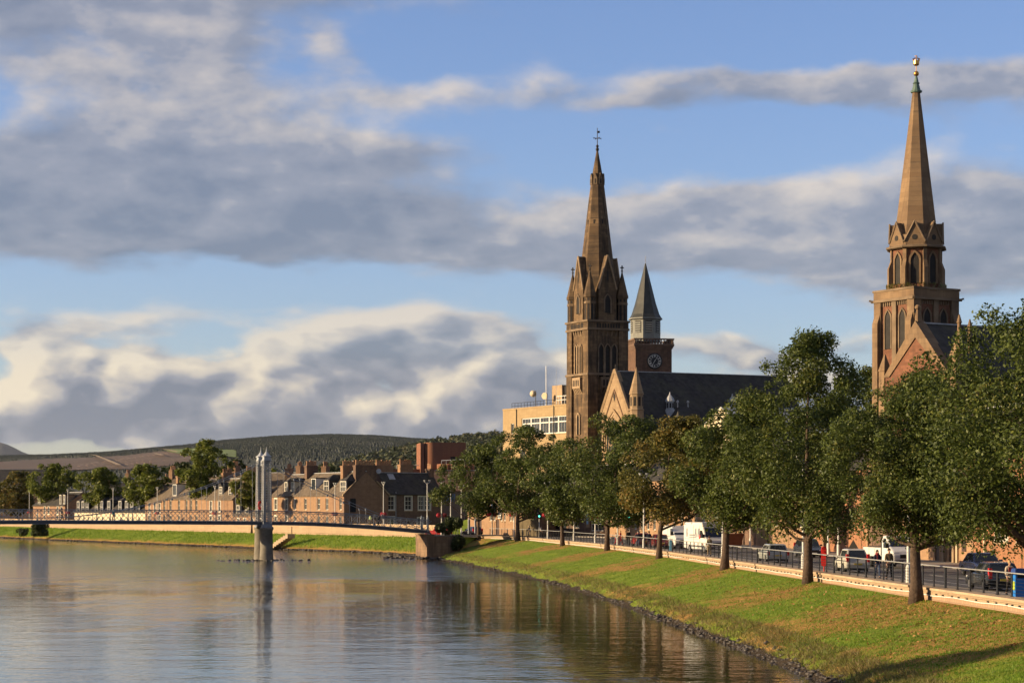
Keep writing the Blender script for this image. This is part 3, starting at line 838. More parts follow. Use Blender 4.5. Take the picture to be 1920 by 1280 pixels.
def leaf_quads(C, Nrm, size, rngl, aspect=.62):
    """one bent leaf (2 triangles as a quad) per centre"""
    n = len(C)
    t = rngl.normal(size=(n,3)); t -= (t*Nrm).sum(1, keepdims=True)*Nrm; t /= np.linalg.norm(t, axis=1, keepdims=True)+1e-9
    b = np.cross(Nrm, t)
    s = size[:,None]
    v = np.stack([C-t*s, C+b*s*aspect+Nrm*s*.12, C+t*s, C-b*s*aspect+Nrm*s*.12], 1)
    return v.reshape(-1,3), np.arange(4*n).reshape(n,4)
def scatter_broad(n):
    r2 = np.random.default_rng(11); Cs = []; Ns = []; Sz = []; Ti = []; Cl = []
    k = 0
    while k < n:
        x = random.uniform(480, 1060); d = 1250+(3000-1250)*random.random()**.8
        z0 = zB(x, d); py = HOR-(z0-CAMZ)*FPX/d
        if py > 905: k += .2; continue
        h = random.uniform(6, 11); r = h*random.uniform(.42, .62); m = 46
        u = r2.normal(size=(m,3)); u /= np.linalg.norm(u, axis=1, keepdims=True); u[:,2] = np.abs(u[:,2])*.9+u[:,2]*.1
        p = u*np.array([r, r, h*.72])*(.75+.3*r2.random((m,1)))
        Cs.append(p+np.array([(x-960)/FPX*d, d, z0+h*.2])); nn = u+r2.normal(size=(m,3))*.35; Ns.append(nn/np.linalg.norm(nn, axis=1, keepdims=True))
        Sz.append(np.full(m, r*.42)); Ti.append(np.clip(r2.random(m)*.5+random.random()*.6, 0, 1)); Cl.append(np.full(m, random.random()))
        k += 1
    v, f = leaf_quads(np.concatenate(Cs), np.concatenate(Ns), np.concatenate(Sz), r2, .8)
    o = np_mesh('hillside_wood', v, f, L_HILLB, None, {'tint': ('FACE', np.concatenate(Ti)), 'clump': ('FACE', np.concatenate(Cl))})
    tag(o, 'mixed green wood covering the nearer hillside', 'wood', None, 'stuff')
scatter_broad(1500)

# ------------------------------------------------------------------ building helpers (local frame: front faces -y, x runs to the right seen from the front)
def wall_open(mb, L, H, ops, depth=.2, y0=0.0, x0=0.0, z0=0.0):
    xs = sorted({x0, x0+L} | {v for o in ops for v in o[:2]}); zs = sorted({z0, z0+H} | {v for o in ops for v in o[2:4]})
    for i in range(len(xs)-1):
        for j in range(len(zs)-1):
            cx, cz = (xs[i]+xs[i+1])/2, (zs[j]+zs[j+1])/2
            if any(o[0] < cx < o[1] and o[2] < cz < o[3] for o in ops): continue
            mb.add([(xs[i],y0,zs[j]),(xs[i+1],y0,zs[j]),(xs[i+1],y0,zs[j+1]),(xs[i],y0,zs[j+1])], [(0,1,2,3)])
    for a, b, c, d in [o[:4] for o in ops]:
        e = y0+depth
        mb.add([(a,y0,c),(b,y0,c),(b,y0,d),(a,y0,d),(a,e,c),(b,e,c),(b,e,d),(a,e,d)], [(0,4,5,1),(1,5,6,2),(2,6,7,3),(3,7,4,0)])
def rect(a, b, c, d): return [(a,c),(b,c),(b,d),(a,d)]
def window(parent, a, b, c, d, y, frame=None, fw=.09, bars=(1,1), trim=0.0, proud=.03, name='window'):
    """sash window: frame with glazing bars, pane behind it; trim = painted margin round the opening"""
    frame = frame or M_WHITEFR
    mb = MB()
    mb.ring(rect(a,b,c,d), rect(a+fw,b-fw,c+fw,d-fw), y-.05, y+.06)
    for i in range(1, bars[0]+1):
        x = a+fw+(b-a-2*fw)*i/(bars[0]+1); mb.box(x-.022, x+.022, y-.03, y+.03, c+fw-.01, d-fw+.01)
    for i in range(1, bars[1]+1):
        z = c+fw+(d-c-2*fw)*i/(bars[1]+1); mb.box(a+fw-.01, b-fw+.01, y-.04, y+.02, z-.03, z+.03)
    w = mb.build(name, frame, parent)
    mb = MB(); mb.box(a+fw-.01, b-fw+.01, y+.035, y+.055, c+fw-.01, d-fw+.01); mb.build('pane', M_GLASS, w)
    if trim:
        mb = MB(); mb.ring(rect(a-trim,b+trim,c-.12,d+trim), rect(a,b,c,d), -proud, proud+.02); mb.build('surround', frame, w)
    mb = MB(); mb.box(a-.08-trim, b+.08+trim, -.10, .05, c-.20-(.12 if trim else 0), c-.08-(.04 if trim else 0)); mb.build('sill', M_TRIM, w)
    return w
def gable_roof(parent, L, dep, eav, rid, mat, over=.25, th=.14, name='roof', y0=0.0, x0=0.0, endover=.02):
    mb = MB(); h = dep/2; k = (rid-eav)/h
    xa, xb = x0-endover, x0+L+endover
    for s in (0, 1):
        def Y(v): return y0+v if s == 0 else y0+dep-v
        p = [(-over, eav-over*k), (h, rid), (h, rid+th), (-over, eav-over*k+th)]
        mb.add([(xa,Y(q[0]),q[1]) for q in p]+[(xb,Y(q[0]),q[1]) for q in p], [(0,1,2,3),(7,6,5,4),(0,4,5,1),(1,5,6,2),(2,6,7,3),(3,7,4,0)])
    r = mb.build(name, mat, parent)
    mb = MB(); mb.box(xa, xb, y0+h-.14, y0+h+.14, rid+th-.06, rid+th+.06); mb.build('ridge', M_ZINC, r)
    return r
def chimney(parent, cx, cy, z0, z1, wx, wy, npots, mat, along='y'):
    mb = MB(); mb.box(cx-wx/2,cx+wx/2,cy-wy/2,cy+wy/2,z0,z1); mb.box(cx-wx/2-.09,cx+wx/2+.09,cy-wy/2-.09,cy+wy/2+.09,z1-.28,z1-.06)
    c = mb.build('chimney', mat, parent)
    for i in range(npots):
        t = (i+.5)/npots-.5
        px, py = (cx, cy+t*wy*.92) if along == 'y' else (cx+t*wx*.92, cy)
        h = random.uniform(.75, 1.0)
        mb = MB(); mb.lathe([(.17,-.02),(.15,h*.8),(.19,h*.84),(.19,h)], 8, (px,py,z1)); mb.build('chimney_pot', M_POTS, c)
    return c
def dormer(parent, cx, w, z0, z1, dep, eav, rid, y0, front_y, mat=None, roofmat=None, kind='flat', frame=None, bars=(1,1)):
    """small window bay standing on the roof slope; front_y = where its face stands"""
    mb = MB(); mb.box(cx-w/2, cx+w/2, front_y+.16, front_y+dep, z0, z1)
    d = mb.build('dormer', mat or M_SLATE, parent)
    mb = MB()
    if kind == 'flat': mb.box(cx-w/2-.12, cx+w/2+.12, front_y-.12, front_y+dep+.3, z1+.002, z1+.16)
    elif kind == 'gable':
        mb.prism([(cx-w/2-.15, z1-.02), (cx+w/2+.15, z1-.02), (cx, z1+w*.55)], front_y-.12, front_y+dep+1.0)
    else:
        mb.add([(cx-w/2-.15,front_y-.15,z1),(cx+w/2+.15,front_y-.15,z1),(cx+w/2+.15,front_y+dep,z1),(cx-w/2-.15,front_y+dep,z1),(cx,front_y+w*.7,z1+w*.55),(cx,front_y+dep+.6,z1+w*.55)],
               [(0,1,4),(1,2,5,4),(2,3,5),(3,0,4,5),(0,3,2,1)])
    mb.build('dormer_roof', roofmat or M_SLATE, d)
    mb = MB(); mb.ring(rect(cx-w/2,cx+w/2,z0,z1), rect(cx-w/2+.13,cx+w/2-.13,z0+.13,z1-.13), front_y-.03, front_y+.158)
    for i in range(1, bars[0]+1):
        x = cx-w/2+w*i/(bars[0]+1); mb.box(x-.04, x+.04, front_y, front_y+.1, z0+.12, z1-.12)
    for i in range(1, bars[1]+1):
        zz = z0+(z1-z0)*i/(bars[1]+1); mb.box(cx-w/2+.12, cx+w/2-.12, front_y+.005, front_y+.09, zz-.035, zz+.035)
    mb.build('window_frame', frame or M_WHITEFR, d)
    mb = MB(); mb.box(cx-w/2+.1, cx+w/2-.1, front_y+.105, front_y+.155, z0+.1, z1-.1); mb.build('pane', M_GLASS, d)
    return d
def house(label, loc, rz, L, dep, eav, rid, wmat, rmat, wins, trim=.0, name='stone_house', group=None, cat='house', gable_wins=(), doors=(), side_l=True, side_r=True, gaps=0.004):
    h = empty(name, loc, rz, label, cat, group)
    ops = [tuple(w[:4]) for w in wins]+[tuple(d[:4]) for d in doors]
    mb = MB(); wall_open(mb, L, eav, ops)
    # gable ends and back
    for x in (0, L):
        mb.add([(x,0,0),(x,dep,0),(x,dep,eav),(x,dep/2,rid),(x,0,eav)], [(0,1,2,3,4)])
    mb.add([(0,dep,0),(L,dep,0),(L,dep,eav),(0,dep,eav)], [(0,1,2,3)])
    me = mb.build('wall', wmat, h)
    gable_roof(h, L, dep, eav+.02, rid+.02, rmat, endover=-.01 if gaps else .15)
    for w in wins: window(h, *w[:4], .17, bars=w[4] if len(w) > 4 else (1,1), trim=trim)
    for d in doors:
        mb = MB(); mb.box(d[0]+.02, d[1]-.02, .10, .19, d[2], d[3]-.02); dd = mb.build('door', M_DOOR, h)
        mb = MB(); mb.box(d[0]+.12, d[0]+.18, .04, .10, 1.0, 1.12); mb.build('handle', M_SILVER, dd)
    return h

# ------------------------------------------------------------------ terrace on the far bank
UX, UY = -.51, .86
A0 = Vector((-29.4, 373.0, GZ+.02))
RZ_ROW = math.atan2(-.86, .51)
def row(t): return Vector((A0.x+UX*t, A0.y+UY*t, A0.z))
def pxt(px):
    """metres along the terrace at which a photo column crosses the house fronts"""
    k = (px-960)/FPX; return (k*A0.y-A0.x)/(UX-k*UY)
EAV = 6.55
def terrace(label, p_left, p_right, eav, rid, dep, wmat, rmat, upper, lower, zu=(4.0,6.05), zl=(.95,2.85), ww=1.15, **kw):
    t1, t0 = pxt(p_left), pxt(p_right); L = t1-t0-.01
    wins = []
    for p in upper:
        c = t1-pxt(p); wins.append((c-ww/2, c+ww/2, zu[0], min(zu[1], eav-.2)))
    doors = []
    for p in lower:
        if p < 0:
            c = t1-pxt(-p); doors.append((c-.55, c+.55, .05, 2.3))
        else:
            c = t1-pxt(p); wins.append((c-ww/2, c+ww/2, zl[0], zl[1]))
    return house(label, row(t1), RZ_ROW, L, dep, eav, rid, wmat, rmat, wins, doors=doors, group='stone houses along the far bank', **kw), t1
GAB = 8.7
hC, t1 = terrace('stone house whose tall dark gable end faces the footbridge', 617, 645, EAV, EAV+4.1, GAB, M_HOUSE, M_SLATEB, [638.5], [638.5], ww=1.0)
L_C = t1-pxt(645)
dormer(hC, t1-pxt(638), 2.3, EAV+.55, EAV+2.5, 3.2, EAV, EAV+4.1, 0, .55, kind='hip', bars=(2,1))
chimney(hC, L_C-.55, GAB/2, EAV+2.7, EAV+5.3, 1.0, 4.1, 9, M_RUBBLE)
mb = MB(); mb.box(L_C-.005, L_C+.10, 1.2, 2.2, 3.6, 6.0); gw = mb.build('window', M_DARK, hC)
mb = MB(); mb.box(L_C+.05, L_C+.14, 1.55, 2.25, 3.7, 5.9); mb.build('pane', M_GLASS, gw)
mb = MB(); mb.lathe([(.46,-.05),(.44,.03),(.1,.12)], 14, (0,0,0)); dish = mb.build('satellite_dish', M_ZINC, hC); dish.location = (L_C+.5, GAB/2+2.2, EAV+4.25); dish.rotation_euler = (R(70),0,R(60))
mb = MB()
for p in [(L_C+.02, 0, EAV), (L_C+.02, GAB/2-2.1, EAV+2.1*4.1/GAB*2-.02)]: pass
k = 4.1/(GAB/2)
for s in (0, 1):
    Y = (lambda v: v) if s == 0 else (lambda v: GAB-v)
    mb.add([(L_C-.12,Y(-.3),EAV-.3*k+.16),(L_C+.2,Y(-.3),EAV-.3*k+.16),(L_C+.2,Y(2.3),EAV+2.3*k+.18),(L_C-.12,Y(2.3),EAV+2.3*k+.18),
            (L_C-.12,Y(-.3),EAV-.3*k+.42),(L_C+.2,Y(-.3),EAV-.3*k+.42),(L_C+.2,Y(2.3),EAV+2.3*k+.44),(L_C-.12,Y(2.3),EAV+2.3*k+.44)],
           [(0,3,2,1),(4,5,6,7),(0,1,5,4),(1,2,6,5),(2,3,7,6),(3,0,4,7)])
mb.build('gable_coping', M_TRIM, hC)
hB, t1 = terrace('orange stone terraced house with white flat-topped dormer left of the gabled house', 543, 617, EAV+.06, EAV+4.0, GAB, M_HOUSE2, M_SLATEB, [553,572.5,597.5,613], [553,572.5,-585,597.5,613])
dormer(hB, t1-pxt(579), 1.9, EAV+.9, EAV+3.1, 3.4, EAV, EAV+4, 0, .95, kind='flat', frame=M_WHITE, mat=M_WHITE, bars=(0,0))
dormer(hB, t1-pxt(604.5), 1.9, EAV+.7, EAV+2.7, 3.2, EAV, EAV+4, 0, .75, kind='hip', bars=(1,1))
LB = t1-pxt(617)
chimney(hB, LB-.55, GAB/2, EAV+3.0, EAV+5.3, 1.0, 3.2, 7, M_HOUSE)
chimney(hB, .7, GAB/2-.3, EAV+3.2, EAV+5.6, 1.0, 2.3, 6, M_RUBBLE)
hA, t1 = terrace('pink stone terraced house with two canted dormers beside the bridge tower', 508, 543, EAV, EAV+3.9, GAB, M_HOUSE, M_SLATEB, [517,537], [517,-527,537], trim=.16)
dormer(hA, t1-pxt(529), 1.3, EAV+.75, EAV+2.6, 2.8, EAV, EAV+4, 0, .8, kind='hip', mat=M_HOUSE)
dormer(hA, t1-pxt(541), 1.3, EAV+.75, EAV+2.6, 2.8, EAV, EAV+4, 0, .8, kind='gable', mat=M_CREAM)
hK, t1 = terrace('low cottage with two white dormers left of the bridge tower', 436, 506, 2.9, 5.3, 7.0, M_HOUSE, M_SLATEB, [], [447,459,474,490], zl=(.9,2.3), ww=1.0, trim=.14, name='cottage')
for p in (443, 459.5): dormer(hK, t1-pxt(p), 1.5, 3.1, 4.9, 2.4, 2.9, 5.3, 0, .35, kind='gable', bars=(1,1))
hD, t1 = terrace('pink stone house with two tall white dormers left of the low cottage', 386, 437, EAV-.5, EAV+3.5, GAB, M_HOUSE, M_SLATEB, [395.5,411.5], [395.5,-404,411.5], zu=(3.6,5.75), trim=.16)
for p in (407, 425): dormer(hD, t1-pxt(p), 1.5, EAV+.1, EAV+2.0, 2.8, EAV, EAV+3.5, 0, .75, kind='gable', bars=(1,2))
chimney(hD, t1-pxt(434)-.1, GAB/2, EAV+2.6, EAV+5.0, 1.0, 2.6, 6, M_HOUSE)
chimney(hD, .6, GAB/2, EAV+2.6, EAV+4.8, 1.0, 2.2, 5, M_HOUSE)
hE, t1 = terrace('orange stone house behind the largest far-bank tree', 303, 386, EAV-.35, EAV+3.4, GAB, M_HOUSE2, M_SLATEB, [308,319.5,335.5,349.5,358,368], [308,319.5,335.5,-343,358,368], zu=(3.75,5.95))
dormer(hE, t1-pxt(323), 2.1, EAV+.3, EAV+2.7, 3.4, EAV, EAV+3.4, 0, .55, kind='flat', frame=M_WHITE, mat=M_WHITE, bars=(0,0))
chimney(hE, 9.0, GAB/2, EAV+2.6, EAV+4.8, 1.0, 2.4, 5, M_HOUSE); chimney(hE, .6, GAB/2, EAV+2.6, EAV+4.5, 1.0, 2.4, 5, M_HOUSE)
hE2, t1 = terrace('smaller stone house with lower roof next to the white bay cottages', 272, 303, EAV-.9, EAV+2.6, GAB, M_HOUSE, M_SLATEB, [280,290.5,299], [280,-290.5,299], zu=(3.4,5.4), trim=.12)
def bays(label, pl, pr, bayp, wmat):
    hh, t1 = terrace(label, pl, pr, 3.5, 7.0, 8.0, wmat, M_SLATE, [], [p+3 for p in bayp], zl=(.9,2.4), ww=1.1, name='bay_cottage')
    for p in bayp: dormer(hh, t1-pxt(p), 1.75, 3.3, 5.9, 3.0, 3.5, 7.0, 0, .10, kind='hip', frame=M_WHITE, bars=(1,1))
    return hh, t1
hF, t1 = bays('white painted bay cottage next to the smaller stone house', 214, 272, [224,236.5,246,258], M_CREAM)
chimney(hF, 9., 4., 6.4, 8.2, 2.2, 1.0, 4, M_CREAM, 'x')
hG, t1 = bays('white painted bay cottage with a close row of bays at its left end', 139, 214, [146,154.5,162.5,180,189.5,203], M_CREAM)
chimney(hG, 5., 4., 6.4, 8.2, 1.0, 2.0, 3, M_CREAM)
hH, t1 = terrace('orange brick house at the left end of the far-bank row', 62, 122, EAV-1.6, EAV+1.4, GAB, M_HOUSE, M_SLATE, [84,91,108,115], [70,84,-97,108,115], zu=(2.9,4.7), trim=.12)
dormer(hH, t1-pxt(72), 1.6, EAV-1.9, EAV+.2, 2.4, EAV, EAV+1.4, 0, .2, kind='gable', bars=(1,1))
for p in (111, 118): dormer(hH, t1-pxt(p), 1.3, EAV-1.3, EAV+.9, 2.4, EAV, EAV+1.4, 0, .3, kind='flat', mat=M_HOUSE2)

# side street house: long dark front, and neighbours behind it
RZ_V = math.atan2(.51, .86)
sc0 = Vector((A0.x+.86*(GAB+.05)+UX*.3, A0.y+.51*(GAB+.05)+UY*.3, A0.z))
def side_c(px):
    k = (px-960)/FPX; return (k*sc0.y-sc0.x)/(.86-k*.51)
Ls = side_c(829)
ws = [(side_c(727.5),side_c(739.5),4.0,6.4,(1,2)),(side_c(759.5),side_c(772),4.0,6.4,(1,2)),(side_c(784.5),side_c(794.5),4.0,6.4,(1,2)),(side_c(796),side_c(807),4.0,6.4,(1,2)),
      (side_c(727.5),side_c(739.5),.9,2.75),(side_c(783),side_c(794),.9,2.6)]
hS = house('dark fronted rubble house with long slate roof in the side street', sc0, RZ_V, Ls, 7.6, 6.85, 10.5, M_RUBBLE, M_SLATE, ws, trim=.14, doors=[(side_c(760.5),side_c(771.5),.05,2.5)], cat='house')
chimney(hS, 2.6, 6.6, 8.5, 12.0, 3.4, 1.0, 9, M_HOUSE2, 'x'); chimney(hS, 7.2, 6.9, 8.5, 12.2, 2.6, 1.1, 7, M_HOUSE2, 'x')
chimney(hS, Ls-.5, 3.8, 9.0, 11.4, .9, 1.6, 4, M_RUBBLE)
mb = MB(); mb.tube([(side_c(742),-.08,.2),(side_c(742),-.08,7.2)], .06, 6); mb.build('drainpipe', M_ZINC, hS)
mb = MB()
k = (10.5-6.85)/3.8
mb.add([(1.7,2.5,6.85+2.5*k+.22),(2.9,2.5,6.85+2.5*k+.22),(2.9,3.5,6.85+3.5*k+.22),(1.7,3.5,6.85+3.5*k+.22),(1.7,2.5,6.85+2.5*k+.02),(2.9,2.5,6.85+2.5*k+.02),(2.9,3.5,6.85+3.5*k+.02),(1.7,3.5,6.85+3.5*k+.02)],
       [(0,1,2,3),(0,4,5,1),(1,5,6,2),(2,6,7,3),(3,7,4,0)]); mb.build('skylight', M_ZINC, hS)
p = at(812, 990, 398.); p.z = GZ
hN = house('brown tiled hall behind the side street house', p, R(12), 15., 9., 7.6, 11.3, M_GREY, M_TILE, [(2.2,3.6,1.2,3.0),(6,7.5,1.2,3.0)], name='hall', cat='hall')
mb = MB()
for i in range(6): mb.add([(2.0+i*.35,-.06,5.6),(2.2+i*.35,-.06,5.6),(2.45+i*.35,-.06,7.0),(2.25+i*.35,-.06,7.0)], [(0,1,2,3)])
b_ = mb.build('striped_panel', pbr('blue stripes', (.13,.25,.48), .5, var=.1), hN)
# brick theatre block with rounded corner
p = at(789, 953, 450.); p.z = GZ
th = empty('theatre', p, R(9), 'tall russet brick theatre block with rounded corner above the roofs', 'theatre')
poly = [(1.0,0.9)]+[(1.0+1.6-1.6*math.cos(a), 1.7-1.7*math.sin(a)) for a in np.linspace(.5, math.pi/2, 10)]+[(9.6,0),(9.6,11),(1.0,11)]
mb = MB(); mb.prism(poly, 0, 18.2, 'z'); mb.build('drum', M_THEATRE, th)
mb = MB(); mb.box(0,.75,.5,8,0,18.1); mb.build('pilaster', M_THEATRE, th)
mb = MB(); mb.box(6.3,7.3,-.06,.1,14.2,15.2); mb.build('vent', M_DARK, th)
mb = MB(); mb.prism([(3.4,-1.0),(3.9,-3.0),(10.5,-6.0),(10.5,-.1),(3.4,-.1)], 0, 13.6, 'z'); an = mb.build('annex', M_THEATRE, th)
for i in range(7):
    x = 4.3+i*.85; y = -3.1-.455*(x-3.9); mb = MB(); mb.box(x,x+.35,y-.35,y+.3,0,13.4); mb.build('fin', M_THEATRE, an)
mb = MB(); mb.tube([(4,-3.4,14.3),(10.5,-6.3,14.6)], .09, 6)
for i in range(8): t_ = i/7; mb.tube([(4+6.5*t_,-3.4-2.9*t_,13.4),(4+6.5*t_,-3.4-2.9*t_,14.3+.3*t_)], .05, 5)
mb.build('roof_rail', M_SILVER, an)
mb = MB(); mb.box(-6.5,-.05,1.5,9,0,12.6); mb.build('wing', M_THEATRE, th)
mb = MB(); mb.tube([(-5,1.6,13.4),(-.2,1.6,13.4)], .08, 6); mb.tube([(-5,1.6,12.5),(-5,1.6,13.4)], .06, 5); mb.build('roof_rail', M_SILVER, th)

# roofs and chimneys farther back
def backhouse(label, px, py_rid, D, L, rz, wmat, rmat, dep=9., rise=3.6, pots=5, name='stone_house'):
    p = at(px, HOR, D); rid = CAMZ-(py_rid-HOR)/FPX*D-GZ; p.z = GZ
    h = house(label, p, rz, L, dep, rid-rise, rid, wmat, rmat, [(L*.3-.5,L*.3+.5,rid-rise-2.4,rid-rise-.6),(L*.7-.5,L*.7+.5,rid-rise-2.4,rid-rise-.6)], cat='house', group='town roofs behind the far-bank houses')
    chimney(h, .6, dep/2, rid-1.2, rid+1.7, 1.0, 2.2, pots, wmat); chimney(h, L-.6, dep/2, rid-1.2, rid+1.5, 1.0, 2.0, pots, wmat)
    return h
backhouse('grey roof with clay pots behind the low cottage', 418, 887, 440., 16., R(-20), M_HOUSE, M_SLATEB)
backhouse('roof with pale ridge behind the largest far-bank tree', 300, 893, 500., 17., R(-25), M_HOUSE, M_SLATEB)
backhouse('dark roof behind the white bay cottages', 190, 905, 560., 17., R(-10), M_HOUSE, M_SLATE)
backhouse('dark roof with brick chimney behind the far-bank row', 226, 898, 590., 14., R(-10), M_HOUSE2, M_SLATE)
backhouse('roof with pots behind the two canted dormers', 522, 893, 430., 14., R(-15), M_HOUSE2, M_SLATEB)
backhouse('roof with pots behind the orange terraced house', 590, 889, 420., 12., R(-15), M_HOUSE, M_SLATEB)
p = at(-60, 953, 640.); p.z = GZ
bh = house('long dark hipped roof with white gutter line at the far left', p, R(4), 24., 16., 11.0, 16.0, M_HOUSE2, M_SLATE, [(4,5.5,7,9),(10,11.5,7,9),(16,17.5,7,9)], name='stone_hall', cat='hall')
mb = MB(); mb.box(-.2,24.2,-.55,-.26,10.6,10.9); mb.build('gutter', M_WHITE, bh)

# sandstone office block with roof gear
oc = at(943, 953, 400.); oc.z = GZ
of = empty('office_block', oc, math.atan2(-21., 11.5), 'yellow stone office block with long white window band behind the church', 'office block')
OL, OH = 26.0, 7.1+185*.1-GZ
def osx(px):
    k = (px-960)/FPX; ux, uy = math.cos(of.rotation_euler.z), math.sin(of.rotation_euler.z)
    return (k*oc.y-oc.x)/(ux-k*uy)
ow = [(osx(978),osx(1063.5),OH-5.0,OH-1.9),(osx(958),osx(964),OH-4.6,OH-2.7),(osx(1047),osx(1055),OH-9.6,OH-7.6),(osx(1000),osx(1010),OH-9.6,OH-7.6),(osx(975),osx(985),OH-9.6,OH-7.6)]
mb = MB(); wall_open(mb, OL, OH, ow, .25)
mb.add([(0,0,0),(0,14,0),(0,14,OH),(0,0,OH)], [(0,1,2,3)]); mb.add([(OL,0,0),(OL,14,0),(OL,14,OH),(OL,0,OH)], [(0,1,2,3)]); mb.add([(0,14,0),(OL,14,0),(OL,14,OH),(0,14,OH)], [(0,1,2,3)]); mb.add([(0,0,OH),(OL,0,OH),(OL,14,OH),(0,14,OH)], [(0,1,2,3)])
mb.build('wall', M_OFF, of)
mb = MB(); mb.box(-.06,OL+.06,-.08,.3,OH-.18,OH+.12); mb.build('parapet', M_OFF, of)
mb = MB(); mb.box(-.06,OL+.06,-.07,.02,OH-6.3,OH-6.0); mb.build('string_course', M_OFF, of)
a, b = ow[0][:2]; nb = 5
for i in range(nb):
    x0_, x1_ = a+(b-a)*i/nb, a+(b-a)*(i+1)/nb
    w = window(of, x0_+.03, x1_-.03, OH-5.0, OH-1.9, .2, frame=M_WHITE, fw=.16, bars=(2,0))
    mb = MB(); mb.box(x0_+.1, x1_-.1, .08, .2, OH-3.05, OH-2.85); mb.build('transom', M_WHITE, w)
for o_ in ow[1:]: window(of, *o_, .2, frame=M_WHITE, bars=(1,0))
mb = MB(); mb.tube([(osx(969),-.1,OH-.1),(osx(969),-.1,OH-3.4)], .09, 6); mb.build('drainpipe', M_IRON, of)
mb = MB(); mb.tube([(osx(1039),-.1,OH),(osx(1039),-.1,OH-9)], .09, 6); mb.build('drainpipe', M_IRON, of)
rr = MB()
for i in range(16): x = 2.2+i*1.2; rr.tube([(x,.7,OH),(x,.7,OH+1.1)], .04, 5)
for zz in (.55, 1.1): rr.tube([(2.2,.7,OH+zz),(20.2,.7,OH+zz)], .04, 5)
rr.build('roof_railing', M_IRON, of)
mb = MB(); mb.box(osx(1008),osx(1027),3.0,9,OH,OH+3.9); pr_ = mb.build('plant_room', M_TRIM, of)
mb = MB(); mb.box(osx(1027)+.02,OL-.5,3.4,9,OH,OH+3.7); mb.build('plant_room', M_DARK, of)
def dishp(px, zc, ang):
    mb = MB(); mb.lathe([(.62,0),(.6,.14),(.3,.42),(.1,.55)], 16); d_ = mb.build('dish', M_CREAM, of); d_.location = (osx(px), 1.2, OH+zc); d_.rotation_euler = (R(90), 0, ang)
    mb = MB(); mb.tube([(osx(px)+.6,1.4,OH),(osx(px)+.6,1.4,OH+zc+.5)], .07, 6); mb.build('dish_mast', M_IRON, of)
dishp(989, 2.6, R(62)); dishp(1010, 2.0, R(-150))
mb = MB(); mb.tube([(osx(1006),2,OH),(osx(1006),2,OH+7.5)], .07, 6); mb.build('mast', M_SILVER, of)
mb = MB(); mb.tube([(osx(1025),2,OH),(osx(1025),2,OH+7.0)], .03, 5); mb.build('aerial', M_SILVER, of)
mb = MB(); mb.tube([(osx(1059),2.4,OH+3.5),(osx(1059),2.4,OH+5.0)], .16, 8); mb.tube([(osx(1059),2.4,OH+5.0),(osx(1059),2.4,OH+5.25)], .3, 8); mb.build('flue', M_SILVER, of)
mb = MB()
xa, xb = osx(1041), osx(1061)
for zz in (.9, 1.6): mb.tube([(xa,.3,OH+zz),(xb,.3,OH+zz)], .07, 5)
for i in range(5): x = xa+(xb-xa)*i/4; mb.tube([(x,.3,OH),(x,.3,OH+1.6)], .07, 5)
mb.build('white_guard_rail', M_WHITE, of)

# ------------------------------------------------------------------ churches
def arch_pts(cx, z0, z1, w, n=7, point=1.0):
    """pointed arch outline, from bottom left round to bottom right"""
    h = w/2; rise = min(w*.95*point, (z1-z0)*.6); zs = z1-rise
    L = [(cx-h, z0)]; Rr = [(cx+h, z0)]
    for i in range(n):
        t = i/(n-1); a = t*math.pi/2
        x = h*(1-math.sin(a)**1.6) if point else h*math.cos(a); z_ = zs+rise*math.sin(a)**.9
        L.append((cx-x, z_)); Rr.append((cx+x, z_))
    Rr.pop()
    return L+Rr[::-1]
def grow(poly, cx, k, dz=0.0):
    zc = min(p[1] for p in poly); return [(cx+(p[0]-cx)*k, p[1]+(dz if p[1] > zc+1e-6 else 0)) for p in poly]
def face_map(o, face, c):
    """turn a piece built on the plane y=0 (front -y) onto a side of the tower: face 's' or 'w', c = distance of the wall"""
    if face == 's': o.location = (0, -c, 0)
    else: o.location = (-c, 0, 0); o.rotation_euler = (0, 0, R(-90))
    return o
def lancet(parent, face, c, cx, z0, z1, w, mat=None, frame=.2, proud=.14, pane=None, name='lancet_window'):
    a = arch_pts(cx, z0, z1, w); b = grow(a, cx, 1+2*frame/w, frame)
    mb = MB(); mb.ring(b, a, -proud, .03); f = mb.build(name, mat or M_TRIM, parent); face_map(f, face, c)
    mb = MB(); mb.prism(a, -.02, .02); mb.build('pane', pane or M_DARK, f)
    return f
def octo(ap, ph=R(22.5)): return ap/math.cos(R(22.5))
def spire8(name, mat, parent, prof, ph=R(22.5), n=8):
    mb = MB(); mb.lathe([(octo(a), z_) for a, z_ in prof], n, ph=ph); return mb.build(name, mat, parent)
def cross(parent, x, y, z_, s, mat, name='finial'):
    mb = MB(); mb.tube([(x,y,z_-.2),(x,y,z_+s)], .07*s+.03, 6); mb.box(x-.32*s,x+.32*s,y-.06*s,y+.06*s,z_+.55*s,z_+.72*s); mb.box(x-.06*s,x+.06*s,y-.32*s,y+.32*s,z_+.551*s,z_+.719*s); mb.lathe([(.16*s,0),(.2*s,.1*s),(.08*s,.22*s)], 8, (x,y,z_))
    return mb.build(name, mat, parent)

